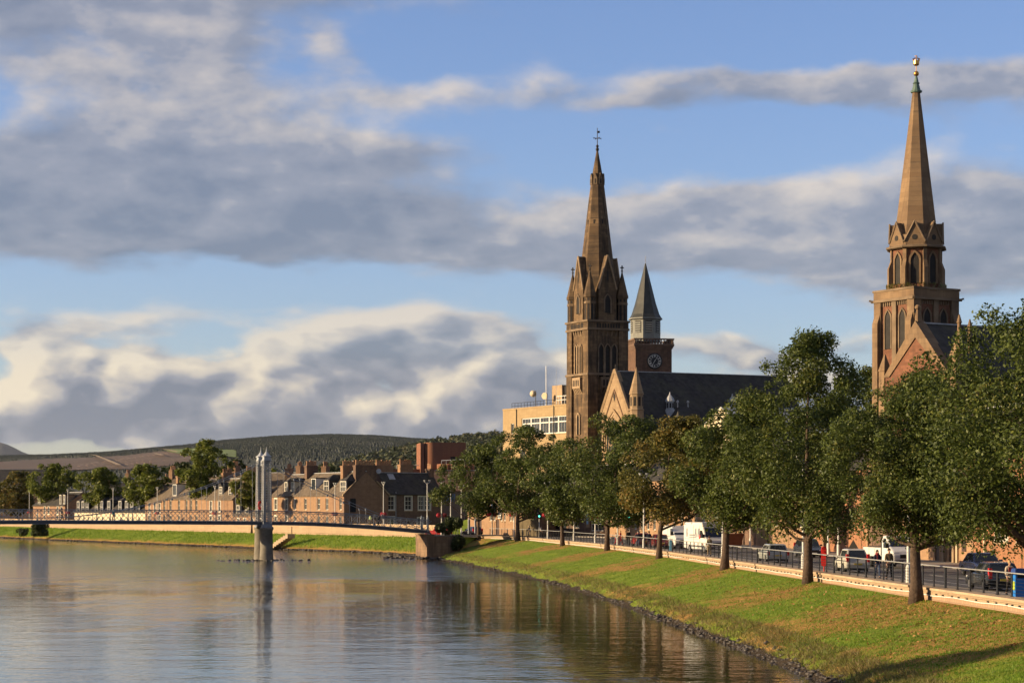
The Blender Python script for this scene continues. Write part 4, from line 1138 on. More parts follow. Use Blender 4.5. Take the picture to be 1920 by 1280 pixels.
# --- church with the tall tan spire and big west gable
TH1 = R(26); e1 = Vector((math.cos(TH1), math.sin(TH1), 0)); e2 = Vector((-math.sin(TH1), math.cos(TH1), 0))
c1p = at(1120, HOR, 335.); c1p.z = GZ
ch = empty('church', c1p, TH1, 'tan sandstone gothic church with tall slender spire and large west gable', 'church')
mpx = 335./FPX
def Z1(y): return CAMZ+(HOR-y)*mpx-GZ
zc = Z1(614)
mb = MB(); mb.box(-3.25,3.25,-3.25,3.25,0,zc-.3); tw = mb.build('tower', M_TAN, ch)
for sx in (-1, 1):
    for sy in (-1, 1):
        x0_, x1_ = sorted((sx*3.62, sx*1.85)); y0_, y1_ = sorted((sy*3.62, sy*1.85))
        mb = MB(); mb.box(x0_,x1_,y0_,y1_,0,Z1(706)); mb.box(x0_+.06,x1_-.06,y0_+.06,y1_-.06,Z1(706),zc-.35); mb.build('buttress', M_TAN, tw)
for (y_, hh, ex) in ((706,.35,3.74),(622,.35,3.72),(607,.3,3.80)):
    mb = MB(); mb.box(-ex,ex,-ex,ex,Z1(y_),Z1(y_)+hh); mb.build('string_course', M_DTRIM, tw)
mb = MB(); mb.box(-3.6,3.6,-3.6,3.6,Z1(622)+.35,Z1(607)); mb.build('parapet', M_TAN, tw)
for face in 'sw':
    for i in range(9):
        x = -1.9+i*.475; mb = MB(); mb.box(x-.13,x+.13,-.05,.02,Z1(619),Z1(610)); face_map(mb.build('parapet_slot', M_DARK, tw), face, 3.6)
    for i in range(5):
        x = -1.6+i*.8; mb = MB(); mb.prism([(-.02,Z1(622)),(-.02,Z1(632)),(.2,Z1(622))], x-.14, x+.14, 'x'); o = mb.build('corbel', M_DTRIM, tw)
        if face == 's': o.location = (0,-3.27,0); o.scale = (1,-1,1)
        else: o.location = (-3.27,0,0); o.rotation_euler = (0,0,R(-90)); o.scale = (1,-1,1)
for x in (-1.15, 0, 1.15): lancet(tw, 's', 3.25, x, Z1(709), Z1(648), .82, M_DTRIM, .16, .22)  # south lancets in the dark stone: shade of that face put into colour
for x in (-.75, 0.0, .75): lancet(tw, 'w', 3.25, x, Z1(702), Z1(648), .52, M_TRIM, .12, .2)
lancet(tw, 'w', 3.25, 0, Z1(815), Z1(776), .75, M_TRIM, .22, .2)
lancet(tw, 's', 3.25, 0, Z1(815), Z1(776), .75, M_DTRIM, .22, .2)  # same lancet as the west one, darkened for the unlit side
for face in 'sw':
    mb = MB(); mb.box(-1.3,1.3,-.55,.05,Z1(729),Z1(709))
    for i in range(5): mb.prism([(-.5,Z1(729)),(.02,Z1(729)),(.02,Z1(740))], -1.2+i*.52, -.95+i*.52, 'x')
    face_map(mb.build('balcony', M_TRIM if face == 'w' else M_DTRIM, tw), face, 3.25)  # pale stone on the sunlit face, shade-dark stone on the other
    for i in range(4): mb = MB(); mb.box(-1.0+i*.55,-.72+i*.55,-.58,-.54,Z1(725),Z1(714)); face_map(mb.build('balcony_slot', M_DARK, tw), face, 3.25)
# belfry drum, corner turrets, gablets, spire
spire8('belfry_drum', M_TAN, tw, [(3.05,zc),(3.05,Z1(560)),(2.75,Z1(545))])
for sx in (-1, 1):
    for sy in (-1, 1):
        cx, cy = sx*2.85, sy*2.85
        mb = MB(); mb.lathe([(octo(.78),zc),(octo(.78),Z1(562)),(octo(.92),Z1(561)),(octo(.92),Z1(556)),(octo(.86),Z1(555)),(.06,Z1(511))], 8, (cx,cy,0), R(22.5)); tt_ = mb.build('corner_turret', M_TAN, tw)
        for kk in range(8):
            a = R(45*kk); mb = MB(); mb.box(-.17,.17,-.02,.04,zc+.5,Z1(574)); o = mb.build('slit', M_DARK, tt_); o.location = (cx+.79*math.cos(a), cy+.79*math.sin(a), 0); o.rotation_euler = (0,0,a+R(90))
            mb = MB(); mb.box(-.15,.15,-.02,.04,Z1(568),Z1(563)); o = mb.build('slit', M_DARK, tt_); o.location = (cx+.79*math.cos(a), cy+.79*math.sin(a), 0); o.rotation_euler = (0,0,a+R(90))
        mb = MB(); mb.lathe([(octo(.86),Z1(572)-.1),(octo(.86),Z1(570))], 8, (cx,cy,0), R(22.5)); mb.build('turret_band', M_DTRIM, tt_)
        cross(tt_, cx, cy, Z1(511), .95, M_IRON)
for kk, ang in enumerate((0, 90, 180, 270)):
    mb = MB()
    w2 = 1.55; zt = Z1(483); zb_ = zc
    mb.prism([(-w2,zb_),(w2,zb_),(w2,Z1(545)),(.12,zt),(-.12,zt),(-w2,Z1(545))], -3.35, -1.6)
    o = mb.build('gablet', M_TAN, tw); o.rotation_euler = (0,0,R(ang))
    for s in (-1, 1):
        mb = MB(); mb.tube([(s*(w2+.05),-3.40,Z1(546)),(s*.05,-3.40,zt+.05)], .14, 5); mb.build('raking_mould', M_TRIM, o)
    a = arch_pts(0, Z1(590), Z1(556), .95); b = grow(a, 0, 1.4, .2); mb = MB(); mb.ring(b, a, -3.46, -3.34); lw = mb.build('belfry_window', M_DTRIM, o)
    mb = MB(); mb.prism(a, -3.37, -3.33); mb.build('louvre', M_DARK, lw)
    mb = MB(); mb.box(-.14,.14,-3.38,-3.3,Z1(530),Z1(512)); mb.build('slit', M_DARK, o)
sp = spire8('spire', M_TAN, tw, [(2.78,Z1(546)),(2.35,Z1(492)),(.97,Z1(345)),(.78,Z1(330)),(.10,Z1(281))])
for kk in range(8):
    a = R(45*kk); mb = MB(); mb.prism([(-.3,Z1(347)),(.3,Z1(347)),(.3,Z1(336)),(0,Z1(326)),(-.3,Z1(336))], -1.12, -.5); o = mb.build('spire_gablet', M_DTRIM, sp); o.rotation_euler = (0,0,a)
    mb = MB(); mb.box(-.10,.10,-1.15,-1.1,Z1(345),Z1(337)); q_ = mb.build('slit', M_DARK, o)
    mb = MB(); mb.box(-.13,.13,-1.69,-1.5,Z1(424),Z1(414)); q_ = mb.build('slit', M_DARK, sp); q_.rotation_euler = (0,0,a)
mb = MB(); mb.lathe([(.16,Z1(284)),(.30,Z1(280)),(.14,Z1(277)),(.26,Z1(274)),(.07,Z1(271)),(.05,Z1(240))], 8); mb.box(-.62,.62,-.035,.035,Z1(260),Z1(259)); mb.box(-.035,.035,-.62,.62,Z1(260)+.01,Z1(259)-.01)
for s in (-1, 1): mb.lathe([(.02,-.12),(.11,0),(.02,.12)], 6, (s*.62,0,Z1(259.5))); mb.lathe([(.02,-.12),(.11,0),(.02,.12)], 6, (0,s*.62,Z1(259.5)))
mb.prism([(.04,Z1(250)),(.45,Z1(249)),(.40,Z1(245)),(.04,Z1(246))], -.03, .03); mb.build('weather_vane', M_IRON, sp)
# nave and gable
gx, gy, gh = -1.55, -8.4, 5.7
m2 = 326./FPX
def Z2(y): return CAMZ+(HOR-y)*m2-GZ
apx = Z2(694); gev = Z2(796)
NL = 31.; nh = 6.6; nev = Z2(812); nr = Z2(697)
mb = MB(); mb.box(gx+.5,gx+NL,gy-nh,gy+nh,0,nev); nv_ = mb.build('nave', M_TAN, ch)
r = gable_roof(ch, NL-.2, 2*nh, nev, nr, M_SLATE, .3, .2, 'nave_roof', gy-nh, gx+.55)
mb = MB(); mb.prism([(gy-gh,0),(gy+gh,0),(gy+gh,gev),(gy,apx),(gy-gh,gev)], gx, gx+.9, 'x'); gf = mb.build('west_gable', M_TAN2, ch)
for s in (-1, 1):
    mb = MB(); mb.tube([(gx+.1,gy+s*(gh+.1),gev-.2),(gx+.1,gy,apx+.15)], .34, 6); mb.build('gable_coping', M_TAN2, gf)
    mb = MB(); mb.tube([(gx-.03,gy+s*(gh-1.0),gev-1.6),(gx-.03,gy,apx-2.9)], .13, 5); mb.build('gable_mould', pbr('dark brown moulding', (.20,.12,.07), .9, var=.2), gf)  # inner moulding in a darker brown than the gable
cross(gf, gx+.2, gy, apx+.1, .9, M_IRON)
def gpiece(mb, name, mat, parent): return mb.build(name, mat, parent)
W0, W1 = Z2(845), Z2(771)
for k_, (sc_, pr2, mt) in enumerate(((1.0,.26,M_TAN2),(.86,.16,M_TRIM),(.72,.08,M_TAN2))):
    a = arch_pts(0, W0, W1-.45*k_, 7.0*sc_*.92); b = arch_pts(0, W0, W1-.45*k_+.4, 7.0*sc_)
    mb = MB(); mb.ring(b, a, -pr2, .02); o = mb.build('arch_mould', mt, gf); o.location = (gx,gy,0); o.rotation_euler = (0,0,R(-90))
a = arch_pts(0, W0, W1-1.2, 4.6); mb = MB(); mb.prism(a, -.05, .0); gw = mb.build('west_window', M_GLASS, gf); gw.location = (gx,gy,0); gw.rotation_euler = (0,0,R(-90))
mb = MB()
for i in range(5): x = -1.6+i*.8; mb.box(x-.07,x+.07,-.14,-.02,W0,W1-2.6-abs(x)*1.1)
for (x, z_, rr_) in ((-.95,W1-4.6,.7),(.95,W1-4.6,.7),(0,W1-3.0,.85)):
    o_ = [(x+rr_*math.cos(t_), z_+rr_*math.sin(t_)) for t_ in np.linspace(0, 2*math.pi, 14)[:-1]]; i_ = [(x+rr_*.75*math.cos(t_), z_+rr_*.75*math.sin(t_)) for t_ in np.linspace(0, 2*math.pi, 14)[:-1]]
    mb.ring(o_, i_, -.14, -.02)
mb.build('tracery', M_TAN2, gw)
a = [(0,Z2(752)),(.35,Z2(743)),(0,Z2(734)),(-.35,Z2(743))]; mb = MB(); mb.prism(a, -.04, .02); o = mb.build('slit', M_DARK, gf); o.location = (gx,gy,0); o.rotation_euler = (0,0,R(-90))
# turret at the near corner of the gable
tx_, ty_ = gx+.35, gy-gh-.55
mb = MB(); mb.lathe([(octo(1.0),0),(octo(1.0),Z2(772)),(octo(1.1),Z2(771)),(octo(1.0),Z2(769)),(octo(.92),Z2(768)),(octo(.92),Z2(743)),(octo(1.08),Z2(742)),(octo(1.0),Z2(740)),(.05,Z2(692))], 8, (tx_,ty_,0), R(22.5)); gt = mb.build('gable_turret', M_TAN2, ch)
for kk in range(8):
    a = R(45*kk); mb = MB(); mb.box(-.2,.2,-.02,.03,Z2(764),Z2(747)); o = mb.build('slit', M_DARK, gt); o.location = (tx_+.92*math.cos(a), ty_+.92*math.sin(a), 0); o.rotation_euler = (0,0,a+R(90))
# small gabled porch roof and roof ventilators
mb = MB(); px_, py_ = 3.2, gy-nh-2.0
mb.box(px_,px_+6,py_-3.2,py_+2.5,0,Z2(815)); mb.build('porch', M_TAN2, ch)
mb = MB(); zr_ = Z2(764); ze_ = Z2(815)
mb.add([(px_-.2,py_-3.4,ze_),(px_+6,py_-3.4,ze_),(px_+6,py_+3.4,ze_),(px_-.2,py_+3.4,ze_),(px_+1.4,py_,zr_),(px_+3.2,py_,zr_)], [(0,1,5,4),(1,2,5),(2,3,4,5),(3,0,4),(0,3,2,1)]); pr2 = mb.build('porch_roof', M_SLATE, ch)
for x in (px_+1.4, px_+3.2): mb = MB(); mb.lathe([(.10,-.2),(.06,.5),(.2,.62),(.2,.78),(.02,.95)], 8, (x,py_,zr_)); mb.build('finial', M_ZINC, pr2)
k_ = (nr-nev)/nh
for px in (1256, 1373):
    kx = (px-960)/FPX
    # place on the south slope about a third of the way up
    yy = gy-nh+2.2; zz = nev+2.2*k_
    bx_ = c1p.x+e2.x*yy; by_ = c1p.y+e2.y*yy
    xx = (kx*by_-bx_)/(e1.x-kx*e1.y)
    mb = MB(); mb.lathe([(1.15,-1.6),(.75,.5),(.6,.6),(.6,1.7),(.78,1.75),(.62,2.2),(.15,2.75),(.05,3.2)], 8, (xx,yy,zz)); v_ = mb.build('roof_ventilator', M_ZINC, ch)
    for kk in range(8):
        a = R(45*kk+22.5); mb = MB(); mb.box(-.14,.14,-.02,.03,zz+.75,zz+1.5); o = mb.build('slit', M_DARK, v_); o.location = (xx+.58*math.cos(a), yy+.58*math.sin(a), 0); o.rotation_euler = (0,0,a+R(90))

# --- clock tower of the older church behind
ct = at(1217.5, HOR, 400.); ct.z = GZ
ck = empty('clock_tower', ct, R(10), 'red stone clock tower with balustrade and grey green octagonal spire', 'clock tower')
def Z4(y): return CAMZ+(HOR-y)*.1-GZ
mb = MB(); mb.box(-3.45,3.45,-3.45,3.45,0,Z4(655)); mb.build('tower', M_CLOCK, ck)
mb = MB(); mb.frus((-3.5,3.5,-3.5,3.5),Z4(657),(-3.85,3.85,-3.85,3.85),Z4(650)); mb.box(-3.85,3.85,-3.85,3.85,Z4(650),Z4(647)); mb.build('cornice', M_RUBBLE, ck)
bl = MB()
bl.ring([(-3.85,-3.85),(3.85,-3.85),(3.85,3.85),(-3.85,3.85)], [(-3.45,-3.45),(3.45,-3.45),(3.45,3.45),(-3.45,3.45)], Z4(639.5), Z4(637), 'z'); bal = bl.build('balustrade_rail', M_RUBBLE, ck)
for i in range(14):
    t_ = -3.6+i*.554
    for (x, y) in ((t_,-3.65),(t_,3.65),(-3.65,t_),(3.65,t_)):
        mb = MB(); mb.lathe([(.10,0),(.16,.25),(.09,.5),(.13,.78)], 6, (x,y,Z4(647.2))); mb.build('baluster', M_RUBBLE, ck)
LX = -.75
mb = MB(); mb.lathe([(octo(2.62),Z4(642)),(octo(2.62),Z4(600)),(octo(2.95),Z4(599)),(octo(2.95),Z4(597))], 8, (LX,0,0), R(22.5)); ln = mb.build('lantern', M_LANTERN, ck)
for kk in range(8):
    a = R(45*kk); mb = MB(); mb.box(-.62,.62,-.04,.05,Z4(625),Z4(603)); lv = mb.build('louvre_window', M_DARK, ln); lv.location = (LX+2.62*math.cos(a), 2.62*math.sin(a), 0); lv.rotation_euler = (0,0,a+R(90))
    for j in range(5):
        z_ = Z4(624)+j*.42; mb = MB(); mb.add([(-.6,-.16,z_),(.6,-.16,z_),(.6,-.05,z_+.22),(-.6,-.05,z_+.22),(-.6,-.16,z_-.05),(.6,-.16,z_-.05)], [(0,1,2,3),(4,5,1,0)]); mb.build('slat', M_LANTERN, lv)
mb = MB(); mb.lathe([(octo(3.0),Z4(600)),(octo(2.45),Z4(590)),(octo(1.85),Z4(570)),(.10,Z4(494))], 8, (LX,0,0), R(22.5)); cs = mb.build('spire', M_LEADG, ck)
mb = MB(); mb.tube([(LX,0,Z4(496)),(LX,0,Z4(480))], .05, 6); mb.build('spike', M_ZINC, cs)
cf = MB(); cf.lathe([(1.5,-.12),(1.5,.05),(1.3,.10)], 32); dial = cf.build('clock', M_BLACK, ck); dial.location = (.15,-3.47,Z4(679)); dial.rotation_euler = (R(90),0,0)
mb = MB()
def cpoly(r1, r0, n=40): return [(r1*math.cos(t_), r1*math.sin(t_)) for t_ in np.linspace(0,2*math.pi,n+1)[:-1]], [(r0*math.cos(t_), r0*math.sin(t_)) for t_ in np.linspace(0,2*math.pi,n+1)[:-1]]
mb.ring(*cpoly(1.22,1.17), .10, .13, 'z'); mb.ring(*cpoly(.72,.69), .10, .13, 'z')
NUM = ['XII','I','II','III','IIII','V','VI','VII','VIII','IX','X','XI']
for i, s_ in enumerate(NUM):
    a = math.pi/2-i*math.pi/6
    er = Vector((math.cos(a), math.sin(a))); et = Vector((er.y, -er.x))
    def stroke(t0_, r0_, t1_, r1_, w_=.022):
        p0 = er*r0_+et*t0_; p1 = er*r1_+et*t1_; dd = (p1-p0).normalized(); nn = Vector((-dd.y, dd.x))*w_
        mb.add([(p0.x+nn.x,p0.y+nn.y,.125),(p0.x-nn.x,p0.y-nn.y,.125),(p1.x-nn.x,p1.y-nn.y,.125),(p1.x+nn.x,p1.y+nn.y,.125)], [(0,1,2,3)])
    wds = {'I':.075,'V':.15,'X':.15}; tot = sum(wds[c_] for c_ in s_); t_ = -tot/2
    for c_ in s_:
        w_ = wds[c_]; m_ = t_+w_/2
        if c_ == 'I': stroke(m_,.80,m_,1.10,.028)
        elif c_ == 'V': stroke(m_-.06,1.10,m_,.80,.026); stroke(m_+.06,1.10,m_,.80,.016)
        else: stroke(m_-.06,1.10,m_+.06,.80,.026); stroke(m_+.06,1.10,m_-.06,.80,.016)
        t_ += w_
mb.build('dial_numerals', M_WHITE, dial)
mb = MB(); 
for ang_, ln_, w_ in ((math.pi/2-R(212), .62, .055), (math.pi/2-R(35), 1.0, .04)):
    d_ = Vector((math.cos(ang_), math.sin(ang_))); n_ = Vector((-d_.y, d_.x))*w_
    mb.add([(-d_.x*.15+n_.x,-d_.y*.15+n_.y,.15),(-d_.x*.15-n_.x,-d_.y*.15-n_.y,.15),(d_.x*ln_-n_.x*.4,d_.y*ln_-n_.y*.4,.15),(d_.x*ln_+n_.x*.4,d_.y*ln_+n_.y*.4,.15)], [(0,1,2,3)])
mb.build('clock_hands', M_WHITE, dial)

# --- red church with the gold crowned spire on the right
TH2 = R(31)
c2p = at(1718, HOR, 200.); c2p.z = GZ
c2 = empty('church', c2p, TH2, 'red sandstone church with octagonal belfry and gilded crown on its spire', 'church')
def Z3(y): return CAMZ+(HOR-y)*.05-GZ
H2 = 2.55
mb = MB(); mb.box(-H2,H2,-H2,H2,0,Z3(566)); t2 = mb.build('tower', M_RED, c2)
for sx in (-1, 1):
    for sy in (-1, 1):
        for (ax, ay, bx_, by_) in ((sx*3.05, sy*1.75, sx*1.7, sy*3.05),):
            x0_, x1_ = sorted((sx*2.78, sx*1.85)); y0_, y1_ = sorted((sy*2.78, sy*1.85))
            mb = MB(); mb.box(x0_,x1_,y0_,y1_,0,Z3(567))
            mb.frus((x0_-.3 if sx < 0 else x0_, x1_+.3 if sx > 0 else x1_, y0_+.1, y1_-.1), 0, (x0_-.3 if sx < 0 else x0_, x1_+.3 if sx > 0 else x1_, y0_+.1, y1_-.1), Z3(607))
            mb.frus((x0_-.3 if sx < 0 else x0_, x1_+.3 if sx > 0 else x1_, y0_+.1, y1_-.1), Z3(607), (x0_-.01, x1_+.01, y0_+.1, y1_-.1), Z3(590))
            mb.frus((x0_+.1, x1_-.1, y0_-.3 if sy < 0 else y0_, y1_+.3 if sy > 0 else y1_), 0, (x0_+.1, x1_-.1, y0_-.3 if sy < 0 else y0_, y1_+.3 if sy > 0 else y1_), Z3(607))
            mb.frus((x0_+.1, x1_-.1, y0_-.3 if sy < 0 else y0_, y1_+.3 if sy > 0 else y1_), Z3(607), (x0_+.1, x1_-.1, y0_-.01, y1_+.01), Z3(590))
            mb.build('buttress', M_DTRIM if sy < 0 and sx > 0 else M_SPIRE2, t2)  # corner on the unlit side gets darker stone in place of shade
for face in 'sw':
    mb = MB(); mb.box(-.28,.28,-.20,.02,0,Z3(567)); face_map(mb.build('pilaster', M_DTRIM, t2), face, H2)
    for x in (-1.0, 1.0): lancet(t2, face, H2, x, Z3(655), Z3(583), .8, M_DTRIM, .14, .1, name='louvre_window')
    for i in range(14):
        x = -1.85+i*.285
        if abs(x) < .3: continue
        mb = MB(); mb.box(x-.07,x+.07,-.10,.02,Z3(575),Z3(568)); face_map(mb.build('dentil', M_DTRIM, t2), face, H2)
mb = MB(); mb.box(-2.90,2.90,-2.90,2.90,Z3(567),Z3(562)); mb.build('cornice', M_DTRIM, t2)
mb = MB(); mb.box(-2.80,2.80,-2.80,2.80,Z3(562),Z3(548)); mb.build('parapet', M_SPIRE2, t2)
mb = MB(); mb.box(-2.88,2.88,-2.88,2.88,Z3(548),Z3(544)); mb.build('parapet_coping', M_DTRIM, t2)
for (x, y, a) in ((-2.75,-2.75,-135),(2.75,-2.75,-45),(-2.75,2.75,135),(2.75,2.75,45)):
    mb = MB(); mb.frus((-.2,.3,-.12,.12),Z3(567),(-.2,.42,-.08,.08),Z3(562)); mb.box(.3,.5,-.09,.09,Z3(564),Z3(561)); g = mb.build('gargoyle', M_DTRIM, t2); g.location = (x,y,0); g.rotation_euler = (0,0,R(a))
ob = spire8('octagon', M_RED, t2, [(2.2,Z3(545)),(2.2,Z3(468))])
for kk in range(8):
    a = R(45*kk+22.5); mb = MB()
    mb.box(2.15,2.75,-.2,.2,Z3(545),Z3(506)); mb.frus((2.15,2.75,-.2,.2),Z3(506),(2.15,2.48,-.18,.18),Z3(492)); mb.box(2.1,2.48,-.18,.18,Z3(492),Z3(468)); mb.frus((2.2,2.58,-.2,.2),Z3(464),(2.2,2.42,-.16,.16),Z3(444))
    o = mb.build('angle_buttress', M_SPIRE2, ob); o.rotation_euler = (0,0,a)
    a2 = R(45*kk); ar = arch_pts(0, Z3(535), Z3(478), .78); b = grow(ar, 0, 1.42, .2)
    mb = MB(); mb.ring(b, ar, -2.32, -2.18); o = mb.build('belfry_window', M_SPIRE2, ob); o.rotation_euler = (0,0,a2)
    mb = MB(); mb.prism(ar, -2.22, -2.18); mb.build('louvre', M_DARK, o)
    mb = MB(); mb.prism([(-.92,Z3(464)),(.92,Z3(464)),(.92,Z3(457)),(0,Z3(421)),(-.92,Z3(457))], -2.42, -1.2); o = mb.build('gablet', M_SPIRE2, ob); o.rotation_euler = (0,0,a2)
    for s in (-1, 1): mb = MB(); mb.tube([(s*.98,-2.46,Z3(458)),(0,-2.46,Z3(419.5))], .085, 5); mb.build('raking_mould', M_DTRIM, o)
    cc = [(.26*math.cos(t_), Z3(450)+.26*math.sin(t_)) for t_ in np.linspace(0,2*math.pi,13)[:-1]]; mb = MB(); mb.prism(cc, -2.44, -2.40); mb.build('roundel', M_DARK, o)
mb = MB(); mb.lathe([(octo(2.55),Z3(470)),(octo(2.72),Z3(468.5)),(octo(2.72),Z3(466)),(octo(2.45),Z3(464))], 8, ph=R(22.5)); mb.build('cornice', M_DTRIM, ob)
s2 = spire8('spire', M_SPIRE2, t2, [(2.15,Z3(464)),(1.80,Z3(420)),(.33,Z3(172))])
mb = MB(); mb.lathe([(.52,Z3(174)),(.56,Z3(171)),(.42,Z3(170)),(.26,Z3(158)),(.34,Z3(156.5)),(.24,Z3(155)),(.10,Z3(143))], 12); cp = mb.build('copper_cap', M_COPPER, s2)
mb = MB(); mb.lathe([(.05,Z3(143.5)),(.2,Z3(142)),(.27,Z3(138.5)),(.2,Z3(135)),(.05,Z3(133.5))], 12); mb.build('gilt_ball', M_GOLD, cp, True)
mb = MB(); mb.tube([(0,0,Z3(134)),(0,0,Z3(104))], .035, 6); mb.lathe([(.18,Z3(123.5)),(.28,Z3(121)),(.29,Z3(114.5)),(.27,Z3(114))], 12)
for kk in range(8): a = R(45*kk); mb.tube([(.28*math.cos(a),.28*math.sin(a),Z3(115)),(.32*math.cos(a),.32*math.sin(a),Z3(111.5)),(.2*math.cos(a),.2*math.sin(a),Z3(109.5)),(0,0,Z3(109))], .03, 4); mb.lathe([(.02,-.05),(.06,0),(.02,.05)], 5, (.32*math.cos(a),.32*math.sin(a),Z3(111)))
mb.box(-.16,.16,-.03,.03,Z3(106.3),Z3(105.2)); mb.build('gilt_crown', M_GOLD, cp)
# weeds on the parapet ledge
n_ = 500; rr_ = np.random.default_rng(5); an_ = rr_.random(n_)*6.28; C_ = np.stack([2.55*np.cos(an_)*1.08, 2.55*np.sin(an_)*1.08, Z3(544)+rr_.random(n_)*.45], 1)
v_, f_ = leaf_quads(C_, np.tile(np.array([[0.3,-.9,.3]]), (n_,1))/1.0, np.full(n_, .12), rr_); np_mesh('ledge_weeds', v_, f_, L_WEED, t2, {'tint':('FACE',rr_.random(n_)),'clump':('FACE',rr_.random(n_))})
# nave with brick gable
g2x, g2y, g2h = -6.8, -7.6, 4.1
m3 = 190./FPX
def Z5(y): return CAMZ+(HOR-y)*m3-GZ
mb = MB(); mb.prism([(g2y-g2h,0),(g2y+g2h,0),(g2y+g2h,Z5(700)),(g2y,Z5(607)),(g2y-g2h,Z5(700))], g2x, g2x+.8, 'x'); g2 = mb.build('west_gable', M_RED, c2)
for s in (-1, 1):
    mb = MB(); A_ = (g2y+s*(g2h+.15), Z5(703)); B_ = (g2y, Z5(601)); w_ = .75
    mb.add([(g2x-.12,A_[0],A_[1]),(g2x-.12,B_[0],B_[1]),(g2x-.12,B_[0],B_[1]-1.5),(g2x-.12,A_[0]-s*.75,A_[1]),(g2x+1,A_[0],A_[1]),(g2x+1,B_[0],B_[1]),(g2x+1,B_[0],B_[1]-1.5),(g2x+1,A_[0]-s*.75,A_[1])],
           [(0,1,2,3),(4,7,6,5),(0,4,5,1),(1,5,6,2),(2,6,7,3),(3,7,4,0)]); mb.build('gable_coping', M_SPIRE2, g2)
mb = MB(); mb.lathe([(.22,Z5(603)),(.16,Z5(590)),(.12,Z5(580)),(.26,Z5(578)),(.26,Z5(574)),(.1,Z5(571))], 8, (g2x+.2,g2y,0)); mb.build('finial', M_SPIRE2, g2)
mb = MB(); mb.box(g2x+.5,g2x+26,g2y-g2h,g2y+g2h,0,Z5(706)); mb.build('nave', M_RED, c2)
gable_roof(c2, 25., 2*g2h+.6, Z5(706), Z3(626), M_SLATE, .3, .2, 'nave_roof', g2y-g2h-.3, g2x+.82)
for (yy, zt_) in ((g2y-g2h-.6, Z5(672)), (g2y+g2h+.6, Z5(690))):
    mb = MB(); mb.box(g2x+.05,g2x+.85,yy-.38,yy+.38,0,zt_); mb.frus((g2x,g2x+.9,yy-.43,yy+.43),zt_,(g2x+.4,g2x+.5,yy-.05,yy+.05),zt_+1.5); pn = mb.build('pinnacle', M_SPIRE2, c2)
for i, (dx_, zt_) in enumerate(((0.0, Z5(597)), (.55, Z5(606)))):
    mb = MB(); mb.lathe([(.2,Z5(668)),(.17,zt_-.8),(.24,zt_-.7),(.05,zt_)], 8, (g2x+.5+dx_*1.3,g2y-g2h-.9-dx_,0)); mb.build('shaft', M_SPIRE2, c2)
lancet(c2, 'w', -g2x, -g2y*-1 if False else -g2y, Z5(800), Z5(715), 2.6, M_SPIRE2, .3, .12, M_GLASS, 'west_window')

# ------------------------------------------------------------------ suspension footbridge
RZB = math.atan2(.39, .92)
bo = Vector((-34.25, 294.15, 0.0))
br = empty('suspension_footbridge', bo, RZB, 'blue grey iron suspension footbridge with lattice rails crossing the river', 'footbridge')
def zb(x): return float(np.interp(x, [-62,-50,-40,-30,-15,0,4,8,12,16,20,24,33], [4.9,5.02,5.1,5.12,5.03,4.9,4.84,4.72,4.52,4.25,3.93,3.58,3.2]))
HW = 1.25
X0, X1 = -62.0, 24.0
xs_ = np.arange(X0, X1+.01, 2.0)
for s, y in ((-1, -HW), (1, HW)):
    mb = MB()
    for a, b in zip(xs_[:-1], xs_[1:]):
        za, zb2 = zb(a), zb(b)
        for (y0_, y1_, h0, h1) in ((y-.06,y+.06,0,.34),):
            mb.add([(a,y0_,za+h0),(b,y0_,zb2+h0),(b,y1_,zb2+h0),(a,y1_,za+h0),(a,y0_,za+h1),(b,y0_,zb2+h1),(b,y1_,zb2+h1),(a,y1_,za+h1)], [(0,3,2,1),(4,5,6,7),(0,1,5,4),(2,3,7,6)])
    mb.build('girder', M_BRDARK, br)
    mb = MB()
    for a, b in zip(xs_[:-1], xs_[1:]):
        za, zb2 = zb(a), zb(b)
        for (h0, h1, w_) in ((.345,.47,.14),(-.06,-.005,.13)):
            mb.add([(a,y-w_,za+h0),(b,y-w_,zb2+h0),(b,y+w_,zb2+h0),(a,y+w_,za+h0),(a,y-w_,za+h1),(b,y-w_,zb2+h1),(b,y+w_,zb2+h1),(a,y+w_,za+h1)], [(0,3,2,1),(4,5,6,7),(0,1,5,4),(2,3,7,6)])
    mb.build('flange', M_BRIDGE, br)
    mb = MB(); mb.tube([(x,y,zb(x)+1.86) for x in xs_], .07, 6); mb.tube([(x,y,zb(x)+1.62) for x in xs_], .03, 5); mb.build('handrail', M_BRIDGE, br)
mb = MB()
for a, b in zip(xs_[:-1], xs_[1:]):
    mb.add([(a,-HW+.08,zb(a)+.30),(b,-HW+.08,zb(b)+.30),(b,HW-.08,zb(b)+.30),(a,HW-.08,zb(a)+.30),(a,-HW+.08,zb(a)+.18),(b,-HW+.08,zb(b)+.18),(b,HW-.08,zb(b)+.18),(a,HW-.08,zb(a)+.18)], [(0,1,2,3),(7,6,5,4)])
mb.build('deck', pbr('timber deck', (.16,.13,.10), .85, var=.3, scale=2), br)
